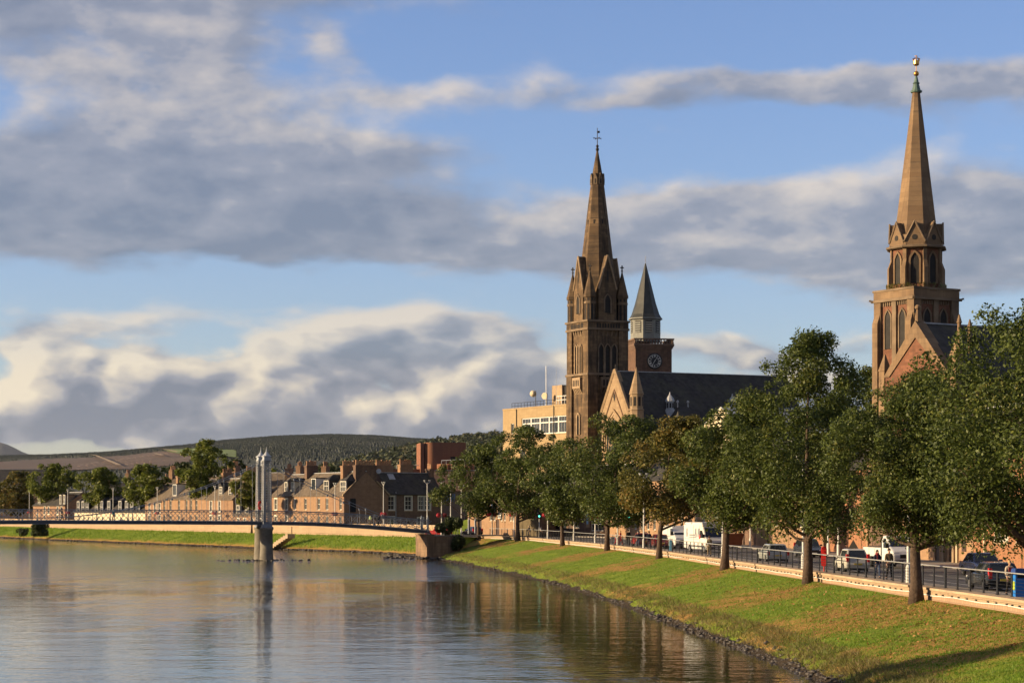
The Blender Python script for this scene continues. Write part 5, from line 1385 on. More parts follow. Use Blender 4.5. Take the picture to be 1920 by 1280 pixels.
# lattice panels: one crossed brace per metre
brace = None; vpost = None
STEP = 1.22
for s in (-1, 1):
    for i, x in enumerate(np.arange(-60, X1-.6, STEP)):
        if x < -42: continue
        if abs(x+STEP/2) < .8: continue
        if brace is None:
            mb = MB(); mb.tube([(-STEP/2,0,0),(STEP/2,0,1.36)], .034, 5); mb.tube([(-STEP/2,.03,1.36),(STEP/2,.03,0)], .034, 5); brace = mb.build('lattice_brace', M_BRIDGE, br)
        else: brace = brace.copy(); COL.objects.link(brace)
        xm = x+STEP/2; brace.location = (xm, s*HW, zb(xm)+.46); brace.rotation_euler = (0, -math.atan((zb(xm+.5)-zb(xm-.5))), 0)
        if i % 2 == 0:
            if vpost is None: mb = MB(); mb.box(-.035,.035,-.035,.035,.4,1.9); vpost = mb.build('rail_post', M_BRIDGE, br)
            else: vpost = vpost.copy(); COL.objects.link(vpost)
            vpost.location = (x, s*HW+.0, zb(x))
# towers
def bridge_tower(y):
    mb = MB(); z0, z1 = 5.05, 13.7; a0, a1 = .56, .45
    for sx in (-1, 1):
        for sy in (-1, 1): mb.tube([(sx*a0,y+sy*a0,z0),(sx*a1,y+sy*a1,z1)], .075, 4)
    t_ = mb.build('tower_column', M_TOWER, br)
    mb = MB(); n = 25
    for i in range(n):
        za, zb_ = z0+(z1-z0)*i/n, z0+(z1-z0)*(i+1)/n; wa, wb = a0+(a1-a0)*i/n, a0+(a1-a0)*(i+1)/n
        for fx in (-1, 1):
            mb.tube([(fx*wa,y-wa,za),(fx*wb,y+wb,zb_)], .038, 4, False); mb.tube([(fx*wa,y+wa,za),(fx*wb,y-wb,zb_)], .038, 4, False)
            mb.tube([(-wa,y+fx*wa,za),(wb,y+fx*wb,zb_)], .038, 4, False); mb.tube([(wa,y+fx*wa,za),(-wb,y+fx*wb,zb_)], .038, 4, False)
            mb.tube([(fx*wa,y,za),(fx*wb,y+wb,zb_)], .026, 4, False); mb.tube([(fx*wa,y,za),(fx*wb,y-wb,zb_)], .026, 4, False)
            mb.tube([(0,y+fx*wa,za),(wb,y+fx*wb,zb_)], .026, 4, False); mb.tube([(0,y+fx*wa,za),(-wb,y+fx*wb,zb_)], .026, 4, False)
    mb.build('tower_lattice', M_TOWER, t_)
    mb = MB(); mb.box(-.62,.62,y-.62,y+.62,4.62,5.06); mb.box(-.75,.75,y-.72,y+.72,4.5,4.64); mb.build('tower_foot', M_BRIDGE, t_)
    mb = MB(); mb.box(-.53,.53,y-.53,y+.53,13.7,13.82); mb.box(-.46,.46,y-.46,y+.46,13.82,14.2); mb.box(-.56,.56,y-.56,y+.56,14.2,14.3)
    mb.lathe([(.66,14.3),(.34,14.55),(.16,14.85),(.07,14.95),(.11,15.05),(.05,15.2),(.015,15.6)], 8, (0,y,0), R(22.5)); mb.build('tower_cap', pbr('pale tower cap', (.42,.44,.46), .45, var=.15), t_)
    mb = MB(); mb.lathe([(.98,-1.2),(.96,.2),(.88,1.5),(.84,4.1),(.95,4.2),(.98,4.5)], 24, (0,y,0)); mb.build('pier', M_CONC, br, True)
bridge_tower(-HW-.15); bridge_tower(HW+.15)
mb = MB(); mb.box(-.2,.2,-1.05,1.05,13.0,13.75)
for i in range(9):
    a = math.pi*i/8; 
mb.tube([(0,-1.0*math.cos(a)*.98,11.9+1.1*math.sin(a)) for a in np.linspace(0, math.pi, 9)], .08, 6); mb.build('portal_arch', M_BRIDGE, br)
# a second pair stands out of sight where the main span ends: only its cables matter here
def cz(x):
    if x <= 0: t_ = (x+30.8)/30.8; lo = zb(-30.8)+.75; return lo+(13.65-lo)*t_*t_
    t_ = x/24.; return 13.65+(4.0-13.65)*t_+ -1.6*4*t_*(1-t_)*.5
for s in (-1, 1):
    y = s*(HW+.12)
    mb = MB(); mb.tube([(x,y,cz(x)) for x in np.arange(-61, .01, 2.0)]+[(0,y,cz(0))], .045, 6); mb.build('cable', M_BRIDGE, br)
    mb = MB(); mb.tube([(x,y,cz(x)) for x in np.arange(0, 24.1, 2.0)], .045, 6); mb.build('cable', M_BRIDGE, br)
    for x in np.concatenate([np.arange(-44.4, -1, 2.4), np.arange(2.4, 19, 2.4)]):
        if cz(x) < zb(x)+2.0: continue
        mb = MB(); mb.tube([(x,y,zb(x)+.2),(x,y,cz(x)-.05)], .024, 5); mb.box(x-.09,x+.09,y-.09,y+.09,cz(x)-.22,cz(x)+.09); mb.build('hanger', M_BRIDGE, br)
for s in (-1, 1):
    for x in (23.7, 31.0):
        mb = MB(); mb.box(x-.13,x+.13,s*HW-.13,s*HW+.13,zb(x)+.2,zb(x)+2.1); mb.lathe([(.2,0),(.2,.08),(.06,.2),(.1,.32),(.02,.45)], 8, (x,s*HW,zb(x)+2.1)); mb.build('end_post', M_BRIDGE, br)
# lifebuoy housing on the tower
mb = MB(); cyl = [(.38*math.cos(t_)*.95, .62*math.sin(t_)) for t_ in np.linspace(0,2*math.pi,21)[:-1]]; cyi = [(.15*math.cos(t_), .30*math.sin(t_)) for t_ in np.linspace(0,2*math.pi,21)[:-1]]
mb.ring(cyl, cyi, -.1, .1); lb = mb.build('lifebuoy', M_REDPL); lb.location = (bo.x-.39*0+math.cos(RZB)*(-.62)-math.sin(RZB)*(-.55), bo.y+math.sin(RZB)*(-.62)+math.cos(RZB)*(-.55), 7.55); lb.rotation_euler = (0,0,RZB); lb.scale = (1,1,1)
tag(lb, 'red lifebuoy hanging on the footbridge tower', 'lifebuoy')

# abutment and approach
ab = empty('bridge_abutment', (bo.x+.92*26.5, bo.y+.39*26.5, 0), RZB, 'weathered stone abutment under the right end of the footbridge', 'abutment')
mb = MB(); mb.box(-3.1,1.9,-2.0,2.2,-1.0,3.15); mb.build('wall', M_ABUT, ab)
mb = MB(); mb.box(-3.25,-2.2,-2.15,2.35,-1.0,3.35); mb.box(-3.35,-2.1,-2.25,2.45,3.35,3.5); mb.build('end_pier', M_ABUT, ab)
mb = MB(); mb.box(-2.08,9.0,-1.6,1.8,3.152,3.32); mb.build('approach_slab', M_PAVE, ab)
mb = MB()
for i in range(4): x = -1.6+i*1.1; mb.box(x-.03,x+.03,-1.55,-1.49,3.3,4.4)
mb.tube([(-1.8,-1.52,4.4),(1.8,-1.52,4.4)], .05, 6); mb.tube([(-1.8,-1.52,3.9),(1.8,-1.52,3.9)], .03, 5); mb.build('guard_rail', M_SILVER, ab)

# earth slope between the abutment and the riverbank
P0 = [(-11.2,305.2),(-9.6,306.8),(-7.8,312.6),(-5.0,318.2)]; P1 = [(-11.6,303.),(-10.9,301.2),(-10.6,300.6),(-10.2,299.6)]
g5 = np.linspace(0, 1, 9); vv = []; 
for a_ in np.linspace(0, 3, 13):
    i_ = min(2, int(a_)); f_ = a_-i_; A_ = np.array(P0[i_])*(1-f_)+np.array(P0[i_+1])*f_; B_ = np.array(P1[i_])*(1-f_)+np.array(P1[i_+1])*f_
    for t_ in g5: q_ = A_*(1-t_)+B_*t_; vv.append((q_[0], q_[1], 2.88*(1-t_)**1.1-.25*t_+random.uniform(-.08,.08)))
idx = np.arange(13*9).reshape(13,9); fc = np.stack([idx[:-1,:-1], idx[1:,:-1], idx[1:,1:], idx[:-1,1:]], -1).reshape(-1,4)
tg = np.tile(g5, 13)
tag(np_mesh('earth_slope', np.array(vv), fc, M_GRASS, None, {'dry':('POINT', tg*.5+.2), 'mud':('POINT', np.clip(tg*1.4-.6, 0, 1))}, True), 'rough slope beside the bridge abutment', None, None, 'structure')

# stone steps from the far wall to the water
st = empty('river_steps', (-37.9, 366.2, 0), 0, 'flight of pale stone steps running down the far bank to the water', 'steps')
d_ = Vector((-3.9, 3.4, -2.5)); pv = Vector((.62,.78,0))*.9
nst = 9
for i in range(nst):
    a_ = d_*(i/nst); b_ = d_*((i+1)/nst); ztop = 2.75+a_.z
    mb = MB(); P = [Vector((a_.x,a_.y,0))-pv, Vector((b_.x,b_.y,0))-pv, Vector((b_.x,b_.y,0))+pv, Vector((a_.x,a_.y,0))+pv]
    mb.add([(p.x,p.y,ztop-.75) for p in P]+[(p.x,p.y,ztop) for p in P], [(0,3,2,1),(4,5,6,7),(0,1,5,4),(1,2,6,5),(2,3,7,6),(3,0,4,7)]); mb.build('step', M_COPING, st)
mb = MB(); mb.tube([(.2,-1.0,2.7),(.2,-1.0,4.0)], .09, 6); mb.build('post', M_ABUT, st)

# grass mound beside the side street
g = np.linspace(0, 1, 26); U, V = np.meshgrid(g, g, indexing='ij')
mX = -20+U*34; mY = 349+V*38
mZ = GZ+.02+4.6*np.clip(np.sin(np.pi*np.clip(U*.92+.06, 0, 1)), 0, 1)**1.1*np.clip(np.sin(np.pi*V), 0, 1)**.8*np.clip((mX+19)/22, 0, 1)**.9
idx = np.arange(26*26).reshape(26,26)
fc = np.stack([idx[:-1,:-1], idx[1:,:-1], idx[1:,1:], idx[:-1,1:]], -1).reshape(-1,4)
o = np_mesh('grass_mound', np.stack([mX,mY,mZ], -1).reshape(-1,3), fc, M_GRASS, None, {'dry':('POINT', np.zeros(676)), 'mud':('POINT', np.zeros(676))}, True)
tag(o, 'smooth green grass mound right of the side street house', None, None, 'structure')

# ------------------------------------------------------------------ trees
def make_tree(name, label, base, H, zlow, width, cx_off, leaf, nleaf, lsize, seed, trunk_r, group, shape=.45, nl=46, fork=2.6, lean=(0,0), top_sharp=1.0, bark=None, low=.34):
    """base: where it roots; H: height; zlow: where the crown starts; width: crown width; crown and trunk are separate parts"""
    rg = np.random.default_rng(seed)
    root = empty(name, base, 0, label, 'tree', group)
    hw = width/2; c0 = np.array([cx_off, 0, 0])
    def prof(t):
        # radius of the crown outline over its height
        return np.where(t < shape, low+(1-low)*np.sin(np.clip(t/shape, 0, 1)*math.pi/2), np.clip(1-((t-shape)/(1-shape))**(1.55*top_sharp), 0, 1)**.72)
    # lumps
    L = []
    ga = 2.399963
    H0 = H
    for i in range(nl):
        t = ((i+.5)/nl)**.85
        a = i*ga+rg.normal()*.5
        rr = float(prof(np.array(t)))*hw*(.86+.26*rg.random())*(1+.22*math.sin(2*a+seed)*math.sin(5*t+seed*.7))
        lr = (0.085+.09*rg.random())*width*(1.0-.55*t)
        rho = max(0., rr-lr*.55)*(.86+.20*rg.random())
        if rg.random() < .30: rho *= .35; lr *= 1.25
        zc_ = zlow+(H-zlow)*t+rg.normal()*.25
        zc_ = min(zc_, H-lr*.6); zc_ = max(zc_, zlow+lr*.25)
        L.append((c0[0]*(.35+.65*min(1, t*2))+rho*math.cos(a), rho*math.sin(a), zc_, lr))
    # a few shoots stand proud of the outline
    for i in range(22):
        t = .12+.86*rg.random(); a = rg.random()*6.28; rr = float(prof(np.array(t)))*hw*(1.0+.10*rg.random()); lr = width*(.03+.045*rg.random())
        L.append((c0[0]+rr*1.02*math.cos(a), rr*1.02*math.sin(a), min(H-lr*.4, zlow+(H-zlow)*t+lr), lr))
    L = np.array(L)
    wts = L[:,3]**2; wts = wts/wts.sum()
    pick = rg.choice(len(L), size=nleaf, p=wts)
    u = rg.normal(size=(nleaf,3)); u[:,2] = u[:,2]*.85+.18; u /= np.linalg.norm(u, axis=1, keepdims=True)
    # many leaves sit in small sprays on the surface of each lump
    rad = np.where(rg.random(nleaf) < .86, .78+.28*rg.random(nleaf)+.10*rg.normal(size=nleaf), .35+.45*rg.random(nleaf))
    C = L[pick,:3]+u*(L[pick,3]*rad)[:,None]*np.array([1,1,.86])
    sub = np.sin(C[:,0]*3.1+seed)*np.sin(C[:,1]*2.9+1.3*seed)*np.sin(C[:,2]*3.3+.7*seed)
    C += u*(sub*.16*width/8)[:,None]
    C += rg.normal(size=C.shape)*.06
    keep = (C[:,2] > zlow*.72)
    C = C[keep]; u = u[keep]; pick = pick[keep]; n = len(C)
    N = u*.55+rg.normal(size=(n,3))*.55+np.array([0,0,.25]); N /= np.linalg.norm(N, axis=1, keepdims=True)
    sz = lsize*(.55+.9*rg.random(n)**1.5)
    v, f = leaf_quads(C, N, sz, rg, .66)
    cl = rg.random(len(L))[pick]*.65+.35*rg.random(n)
    crown = np_mesh('crown', v, f, leaf, root, {'tint': ('FACE', rg.random(n)), 'clump': ('FACE', cl)})
    # trunk and limbs
    mb = MB()
    top = H*.80
    P = []; Rr = []
    for i in range(9):
        t = i/8; z_ = -.25+(top+.25)*t
        k = max(0, (z_-zlow*.6)/(H-zlow*.6))
        P.append((cx_off*.55*k+lean[0]*t+.10*math.sin(seed+t*5), lean[1]*t+.10*math.cos(seed*1.7+t*4), z_))
        fl = 1.0+.28*max(0, 1-z_/.5) if z_ < .5 else 1.0
        Rr.append(max(.03, trunk_r*fl*(1-.92*t**1.25)))
    mb.tube(P, Rr, 10)
    order = np.argsort(-L[:,3])[:18]
    for j in order:
        zz = max(fork, L[j,2]-.9*np.hypot(L[j,0], L[j,1])*rg.uniform(.55, 1.0)); zz = min(zz, top*.9)
        t = (zz+.25)/(top+.25); i = min(7, int(t*8)); fr = t*8-i
        s = np.array(P[i])*(1-fr)+np.array(P[i+1])*fr; e = L[j,:3]
        m1 = s*.55+e*.45+np.array([0,0,-.22*np.linalg.norm(e-s)*.5])+rg.normal(size=3)*.12
        r0 = min(trunk_r*.48, max(.05, trunk_r*(1-.9*t)*.62))
        mb.tube([tuple(s), tuple(s*.8+m1*.2), tuple(m1), tuple(m1*.45+e*.55), tuple(e)], [r0, r0*.86, r0*.62, r0*.42, r0*.16], 6)
        for k in range(3):
            d = rg.normal(size=3); d[2] = abs(d[2])*.6; d /= np.linalg.norm(d); q_ = m1*.4+e*.6
            mb.tube([tuple(q_), tuple(q_+d*L[j,3]*.55+np.array([0,0,.1])), tuple(q_+d*L[j,3]*.95)], [r0*.36, r0*.22, r0*.08], 4)
    mb.build('trunk', bark or M_BARK, root, True)
    return root
def bank_tree(k, px_c, y_top, y_bot, w_px, label, leaf, nleaf, lsize, seed, tr, **kw):
    d = TREE_D[k]; x, y = TO(d, -.35); m = d/FPX
    H = CAMZ+(HOR-y_top)*m-zT(d)+.05; zl = CAMZ+(HOR-y_bot)*m-zT(d); pxb = 960+x/y*FPX
    return make_tree('lime_tree', label, (x, y, zT(d)-.05), H, zl, w_px*m, (px_c-pxb)*m, leaf, nleaf, lsize, seed, tr, 'lime trees along the riverbank', **kw)
bank_tree(0, 903, 836, 962, 152, 'farthest riverbank lime, beside the footbridge abutment', L_LIME, 24000, .155, 1, .24)
bank_tree(1, 988, 800, 958, 170, 'riverbank lime in front of the office block', L_LIME, 30000, .145, 2, .33)
bank_tree(2, 1062, 826, 970, 186, 'short riverbank lime below the spired church tower', L_LIME, 28000, .135, 3, .26)
bank_tree(3, 1185, 784, 972, 258, 'broad riverbank lime in front of the church gable', L_LIME, 46000, .125, 4, .27, nl=40)
bank_tree(4, 1284, 786, 962, 214, 'rusty tinged riverbank lime whose trunk hides the bonnet of the parked red cars', L_WARM, 36000, .115, 5, .27)
bank_tree(5, 1412, 744, 972, 258, 'riverbank lime just left of the silver estate car', L_LIME, 60000, .105, 6, .31, shape=.48, nl=60, low=.42)
bank_tree(6, 1525, 624, 992, 290, 'tall riverbank lime beside the red lifebuoy post', L_LIME, 78000, .082, 7, .29, shape=.42, nl=84, top_sharp=.78, low=.5)
bank_tree(7, 1730, 702, 1000, 325, 'large riverbank lime in front of the white tipper truck', L_LIME, 100000, .070, 8, .33, shape=.45, nl=84, low=.55)
x, y = TO(84.5, -.2)
t9 = make_tree('lime_tree', 'riverbank lime at the right edge with a thick limb reaching left', (x, y, zT(84.5)-.05), 13.2, 3.5, 12.2, .0, L_LIME, 115000, .070, 19, .40, 'lime trees along the riverbank', nl=96, shape=.5, low=.55)
mb = MB(); mb.tube([(0,0,2.2),(-1.0,.3,2.9),(-2.2,.6,3.75),(-3.4,.8,4.8),(-4.3,.9,5.6)], [.33,.27,.21,.15,.05], 8); mb.tube([(-2.0,.55,3.6),(-2.9,1.0,3.9),(-3.9,1.2,4.6)], [.13,.1,.04], 6); mb.build('limb', M_BARK, t9, True)
# small shoots on two trunks
# far bank street trees
def far_tree(px, py_top, py_bot, w_px, D, label, leaf, seed, nleaf=9000, ls=.26, tr=.28, off=0, **kw):
    if D < 530 and D > 395 and leaf is not L_BUSH and py_bot > 920:
        lo, hi = 14., 420.
        for _ in range(50):
            m_ = (lo+hi)/2; q_ = fpt(m_, 4.5, 0)
            if 960+(q_[0]-46)/(q_[1]+394)*FPX > px: lo = m_
            else: hi = m_
        D = fpt((lo+hi)/2, 4.5, 0)[1]+394
    p = at(px, HOR, D); p.z = GZ; m = D/FPX
    return make_tree('street_tree', label, p, CAMZ+(HOR-py_top)*m-GZ, CAMZ+(HOR-py_bot)*m-GZ, w_px*m, off*m, leaf, nleaf, ls, seed, tr, 'street trees in front of the far houses', **kw)
far_tree(32, 884, 950, 80, 515., 'yellowing street tree at the left edge of the far bank', L_WARM, 21)
far_tree(103, 871, 938, 92, 490., 'round street tree in front of the orange brick end house', L_FAR, 22, fork=5.0)
far_tree(190, 878, 940, 90, 462., 'street tree in front of the white bay cottages', L_FAR, 23, fork=5.)
far_tree(274, 872, 942, 96, 437., 'street tree between the bay cottages and the stone houses', L_FAR, 24, fork=5.)
far_tree(379, 826, 932, 100, 410., 'tallest far-bank street tree with a forked trunk', L_FAR, 25, 13000, .22, .38, 4, fork=5.5)
far_tree(471, 884, 950, 68, 392., 'small yellow green tree behind the bridge tower', L_YEL, 26, 7000, .2, .16)
far_tree(30, 925, 962, 70, 540., 'low dark tree behind the leftmost lamp', L_WARM, 27, 5000)
for i, (px, yt, yb, w, D, lf) in enumerate(((345,868,900,60,520.,L_BUSH),(440,862,900,50,600.,L_BUSH),(512,880,915,40,470.,L_FAR),(610,872,900,60,700.,L_BUSH))):
    far_tree(px, yt, yb, w, D, ('dark tree showing left of the tallest far-bank tree','dark tree on the rise behind the low cottage','green tree behind the right side of the bridge tower','dark trees behind the middle chimneys')[i], lf, 40+i, 6000, .3)
# trees behind the riverside buildings, closing the gaps between crowns
for i, (px, yt, yb, w, D) in enumerate(((1648,690,930,240,205.),(1330,805,930,150,262.))):
    p = at(px, HOR, D); p.z = GZ; m = D/FPX
    make_tree('street_tree', ('tree standing between the red church and the tallest lime','tree behind the rusty tinged lime')[i], p, CAMZ+(HOR-yt)*m-GZ, CAMZ+(HOR-yb)*m-GZ, w*m, 0, L_LIME, 44000, .13, 60+i, .3, 'trees behind the riverside street')
# opposite bank tree whose shadow falls on the near grass
sh = Vector((16.0, 82.0, 1.2)); q_ = sh+sun_to*(76./math.hypot(sun_to.x, sun_to.y))
make_tree('street_tree', 'tree on the opposite bank out of the picture', (q_.x, q_.y, 2.55), q_.z+1.2-2.55, 8.0, 8.5, 0, L_LIME, 12000, .24, 71, .35, 'trees on the opposite bank')

# bushes
def bush(label, base, w, h, seed, n=3500, ls=.12, leaf=None):
    rg = np.random.default_rng(seed); root = empty('bush', base, 0, label, 'bush')
    L = np.stack([rg.normal(size=14)*w*.24, rg.normal(size=14)*w*.2, rg.random(14)*h*.75+h*.1, w*(.16+.1*rg.random(14))], 1)
    pk = rg.integers(0, 14, n); u = rg.normal(size=(n,3)); u /= np.linalg.norm(u, axis=1, keepdims=True)
    C = L[pk,:3]+u*(L[pk,3]*(.75+.4*rg.random(n)))[:,None]; C[:,2] = np.maximum(C[:,2], .02)
    N = u+rg.normal(size=(n,3))*.6; N /= np.linalg.norm(N, axis=1, keepdims=True)
    v, f = leaf_quads(C, N, ls*(.7+.6*rg.random(n)), rg); np_mesh('foliage', v, f, leaf or L_BUSH, root, {'tint':('FACE',rg.random(n)),'clump':('FACE',rg.random(n))})
    mb = MB()
    for k in range(6): mb.tube([(0,0,-.2),(L[k,0]*.5,L[k,1]*.5,L[k,2]*.5),tuple(L[k,:3])], [.05,.04,.015], 5)
    mb.build('stems', M_BARK, root)
p = at(845, HOR, 303.0); bush('dark bush between the bridge abutment and the end of the parapet', (p.x, p.y, .6), 3.6, 5.6, 81, 8000, .15)
p = at(76, HOR, 480.); bush('dark bush on the far bank under the left end of the footbridge', (p.x, p.y, 1.0), 4.0, 3.2, 83, 3000, .2)
p = at(45, HOR, 493.); bush('small dark shrub by the water on the far bank', (p.x, p.y, .8), 2.2, 1.5, 84, 1200, .18)

# ------------------------------------------------------------------ grass, weeds, stones, fallen leaves on the banks
def tufts(name, label, n, dlo, dhi, smin, smax, hmin, hmax, wid, mat, seed, power=1.6, cat='grass', bend=.5):
    rg = np.random.default_rng(seed)
    e = 1-power; d = (dlo**e+(dhi**e-dlo**e)*rg.random(n))**(1/e)
    s = smin+(smax-smin)*rg.random(n)
    X, Y, Z = bank_point(d, s)
    h = (hmin+(hmax-hmin)*rg.random(n))*(.5+1.0*fbm(np.stack([X*.6,Y*.6], -1), 3, seed))
    a = rg.random(n)*6.283; w = wid*(.6+.8*rg.random(n))
    B = np.stack([X,Y,Z-.02], 1); t = np.stack([np.cos(a),np.sin(a),0*a], 1); ln = np.stack([rg.normal(size=n),rg.normal(size=n),0*a], 1)*bend
    tip = B+(np.stack([0*a,0*a,1+0*a], 1)+ln)*h[:,None]
    v = np.stack([B-t*w[:,None], B+t*w[:,None], tip], 1).reshape(-1,3)
    cl = np.repeat(np.clip(fbm(np.stack([X*.5,Y*.5], -1), 3, seed+5)*1.3-.25+.25*rg.random(n), 0, 1), 1)
    o = np_mesh(name, v, np.arange(3*n).reshape(n,3), mat, None, {'tint':('FACE',rg.random(n)),'clump':('FACE',cl)})
    return tag(o, label, cat, None, 'stuff')
tufts('grass', 'short rough grass covering the near riverbank', 150000, 62, 318, .12, 1.0, .04, .12, .022, L_BLADE, 101)
tufts('waterside_weeds', 'dry tangled weeds along the foot of the riverbank', 26000, 62, 318, .04, .26, .06, .34, .022, L_WEED, 102, cat='weeds', bend=.7)
def litter(n, seed):
    rg = np.random.default_rng(seed); k = rg.integers(0, 3, n)
    d = np.where(k < 2, rg.normal(103, 13, n), rg.normal(140, 22, n)); d = np.clip(d, 83, 190)
    s = np.clip(rg.beta(3.2, 1.6, n), .2, .995)
    X, Y, Z = bank_point(d, s); C = np.stack([X,Y,Z+.05], 1)
    N = rg.normal(size=(n,3))*.5+np.array([-.25,0,1.]); N /= np.linalg.norm(N, axis=1, keepdims=True)
    v, f = leaf_quads(C, N, .045+.045*rg.random(n), rg)
    tag(np_mesh('fallen_leaves', v, f, L_FALL, None, {'tint':('FACE',rg.random(n)),'clump':('FACE',rg.random(n))}), 'scattered orange fallen leaves on the near riverbank', 'leaves', None, 'stuff')
litter(1700, 103)
ICO_V = np.array([(0,0,1),(.894,0,.447),(.276,.851,.447),(-.724,.526,.447),(-.724,-.526,.447),(.276,-.851,.447),(.724,.526,-.447),(-.276,.851,-.447),(-.894,0,-.447),(-.276,-.851,-.447),(.724,-.526,-.447),(0,0,-1)])
ICO_F = np.array([(0,1,2),(0,2,3),(0,3,4),(0,4,5),(0,5,1),(1,6,2),(2,7,3),(3,8,4),(4,9,5),(5,10,1),(6,7,2),(7,8,3),(8,9,4),(9,10,5),(10,6,1),(11,7,6),(11,8,7),(11,9,8),(11,10,9),(11,6,10)])
def stones(name, label, P, size, seed):
    rg = np.random.default_rng(seed); n = len(P)
    sc_ = size[:,None,None]*(rg.random((n,1,3))*.7+.6)*np.array([1.15,1.0,.55])
    V = ICO_V[None]*sc_*(1+.25*rg.normal(size=(n,12,1)).clip(-1.5, 1.5)); a = rg.random(n)*6.28
    ca, sa = np.cos(a)[:,None], np.sin(a)[:,None]
    V = np.stack([V[...,0]*ca-V[...,1]*sa, V[...,0]*sa+V[...,1]*ca, V[...,2]], -1)+P[:,None,:]
    F = (ICO_F[None]+12*np.arange(n)[:,None,None]).reshape(-1,3)
    return tag(np_mesh(name, V.reshape(-1,3), F, M_ROCK), label, 'stones', None, 'stuff')
rg = np.random.default_rng(104); n = 2800
d = (66**-.8+(318**-.8-66**-.8)*rg.random(n))**(-1/.8); s = np.clip(.022+rg.normal(size=n)*.022*(.4+1.6*fbm(np.stack([d*.12,d*0], -1), 3, 77)), -.06, .16)
X, Y, Z = bank_point(d, s); stones('shore_stones', 'dark wet stones and mud along the near waterline', np.stack([X,Y,Z-.01], 1), .03+.15*rg.random(n)**3.5, 105)
n = 420; a = rg.random(n)
X = np.interp(a, [0,1], [-15.5,-7.5])+rg.normal(size=n)*1.4; Y = np.interp(a, [0,1], [306,299.5])+rg.normal(size=n)*1.8
stones('abutment_stones', 'dark rubble stones in the water below the bridge abutment', np.stack([X,Y,rg.random(n)*.3-.08], 1), .12+.28*rg.random(n), 106)
n = 70; X = bo.x+rg.normal(size=n)*2.6; Y = bo.y-1.6+rg.normal(size=n)*1.2
stones('pier_stones', 'low stones round the foot of the bridge piers', np.stack([X,Y,rg.random(n)*.1-.06], 1), .10+.22*rg.random(n), 107)
n = 1500; Wp2, Tp2 = fb(rg.random(n)*300); k_ = (rg.random(n)*.16-.03)[:,None]; Pq = Wp2*(1-k_)+Tp2*k_
stones('far_shore_stones', 'dark stones along the far waterline', np.stack([Pq[:,0],Pq[:,1],.02+rg.random(n)*.15], 1), .10+.2*rg.random(n), 108)
# grass on the far bank
n = 40000; Wp2, Tp2 = fb(rg.random(n)*330); k_ = (.12+.88*rg.random(n))[:,None]; Pq = Wp2*(1-k_)+Tp2*k_; zq = (k_[:,0]**.8)*2.55
h = .12+.28*rg.random(n); a = rg.random(n)*6.28; w = .05
B = np.stack([Pq[:,0],Pq[:,1],zq-.03], 1); t = np.stack([np.cos(a),np.sin(a),0*a], 1)*w
v = np.stack([B-t, B+t, B+np.stack([rg.normal(size=n)*.08,rg.normal(size=n)*.08,h], 1)], 1).reshape(-1,3)
tag(np_mesh('far_bank_grass', v, np.arange(3*n).reshape(n,3), L_BLADE, None, {'tint':('FACE',rg.random(n)),'clump':('FACE',rg.random(n)*.7)}), 'rough grass on the far riverbank', 'grass', None, 'stuff')

# ------------------------------------------------------------------ buildings of the riverside street
def solve_d(px, off, lo=70., hi=316.):
    """place along the street at which a line 'off' metres from the bank top crosses a photo column"""
    for _ in range(60):
        m_ = (lo+hi)/2; x, y = TO(m_, off)
        if 960+x/y*FPX > px: lo = m_
        else: hi = m_
    return (lo+hi)/2
FO = 16.9
def street_house(label, p_far, p_near, eav, rid, wmat, rmat, wins, doors=(), trim=.0, dep=10., name='town_building', **kw):
    a, b = p_far, p_near
    L = math.hypot(b[0]-a[0], b[1]-a[1]); rz = math.atan2(b[1]-a[1], b[0]-a[0])
    ux, uy = math.cos(rz), math.sin(rz)
    def lx(px):
        k = (px-960)/FPX; return (k*a[1]-a[0])/(ux-k*uy)
    W_ = []
    for (p0, p1, z0, z1) in wins:
        q0, q1 = lx(p0), lx(p1)
        if .2 < q0 < q1 < L-.2: W_.append((q0, q1, z0, z1))
    D_ = [(lx(p0), lx(p1), .05, z1) for (p0, p1, z1) in doors if .2 < lx(p0) < lx(p1) < L-.2]
    h = house(label, (a[0], a[1], PZ-.02), rz, L-.02, dep, eav, rid, wmat, rmat, W_, trim=trim, doors=D_, name=name, group='buildings along the riverside street', cat='building', **kw)
    return h, lx, L
def even(p0, p1, n, w, z0, z1): return [(p0+(p1-p0)*(i+.5)/n-w/2, p0+(p1-p0)*(i+.5)/n+w/2, z0, z1) for i in range(n)]
h1, lx, L = street_house('red brick building with paired windows at the right edge of the street', TO(156.5,FO), TO(126,FO), 8.4, 11.4, M_SHOPR, M_SLATE, [(1866,1877,1.9,4.2),(1881,1890,1.9,4.2),(1907,1917,1.9,4.2),(1866,1877,5.4,7.4),(1881,1890,5.4,7.4)], trim=.14)
h2, lx, L = street_house('pale stone building with white drainpipes behind the dark blue saloon', TO(179,FO), TO(156.6,FO), 9.0, 12.0, M_SHOP, M_SLATE, [(1830,1838,5.2,7.6),(1760,1768,5.2,7.6)], [(1779,1788,3.6),(1753,1761,3.6)])
for px in (1797, 1849): mb = MB(); mb.tube([(lx(px),-.12,0),(lx(px),-.12,8.6)], .10, 6); mb.build('drainpipe', M_CREAM, h2)
for px in (1773, 1792): mb = MB(); mb.box(lx(px)-.25,lx(px)+.25,-.25,-.002,0,4.0); mb.box(lx(px)-.35,lx(px)+.35,-.3,-.003,4.0,4.3); mb.build('pilaster', M_TRIM, h2)
mb = MB(); mb.box(lx(1772)-.3,lx(1793)+.3,-.32,-.003,4.302,4.7); mb.build('entablature', M_TRIM, h2)
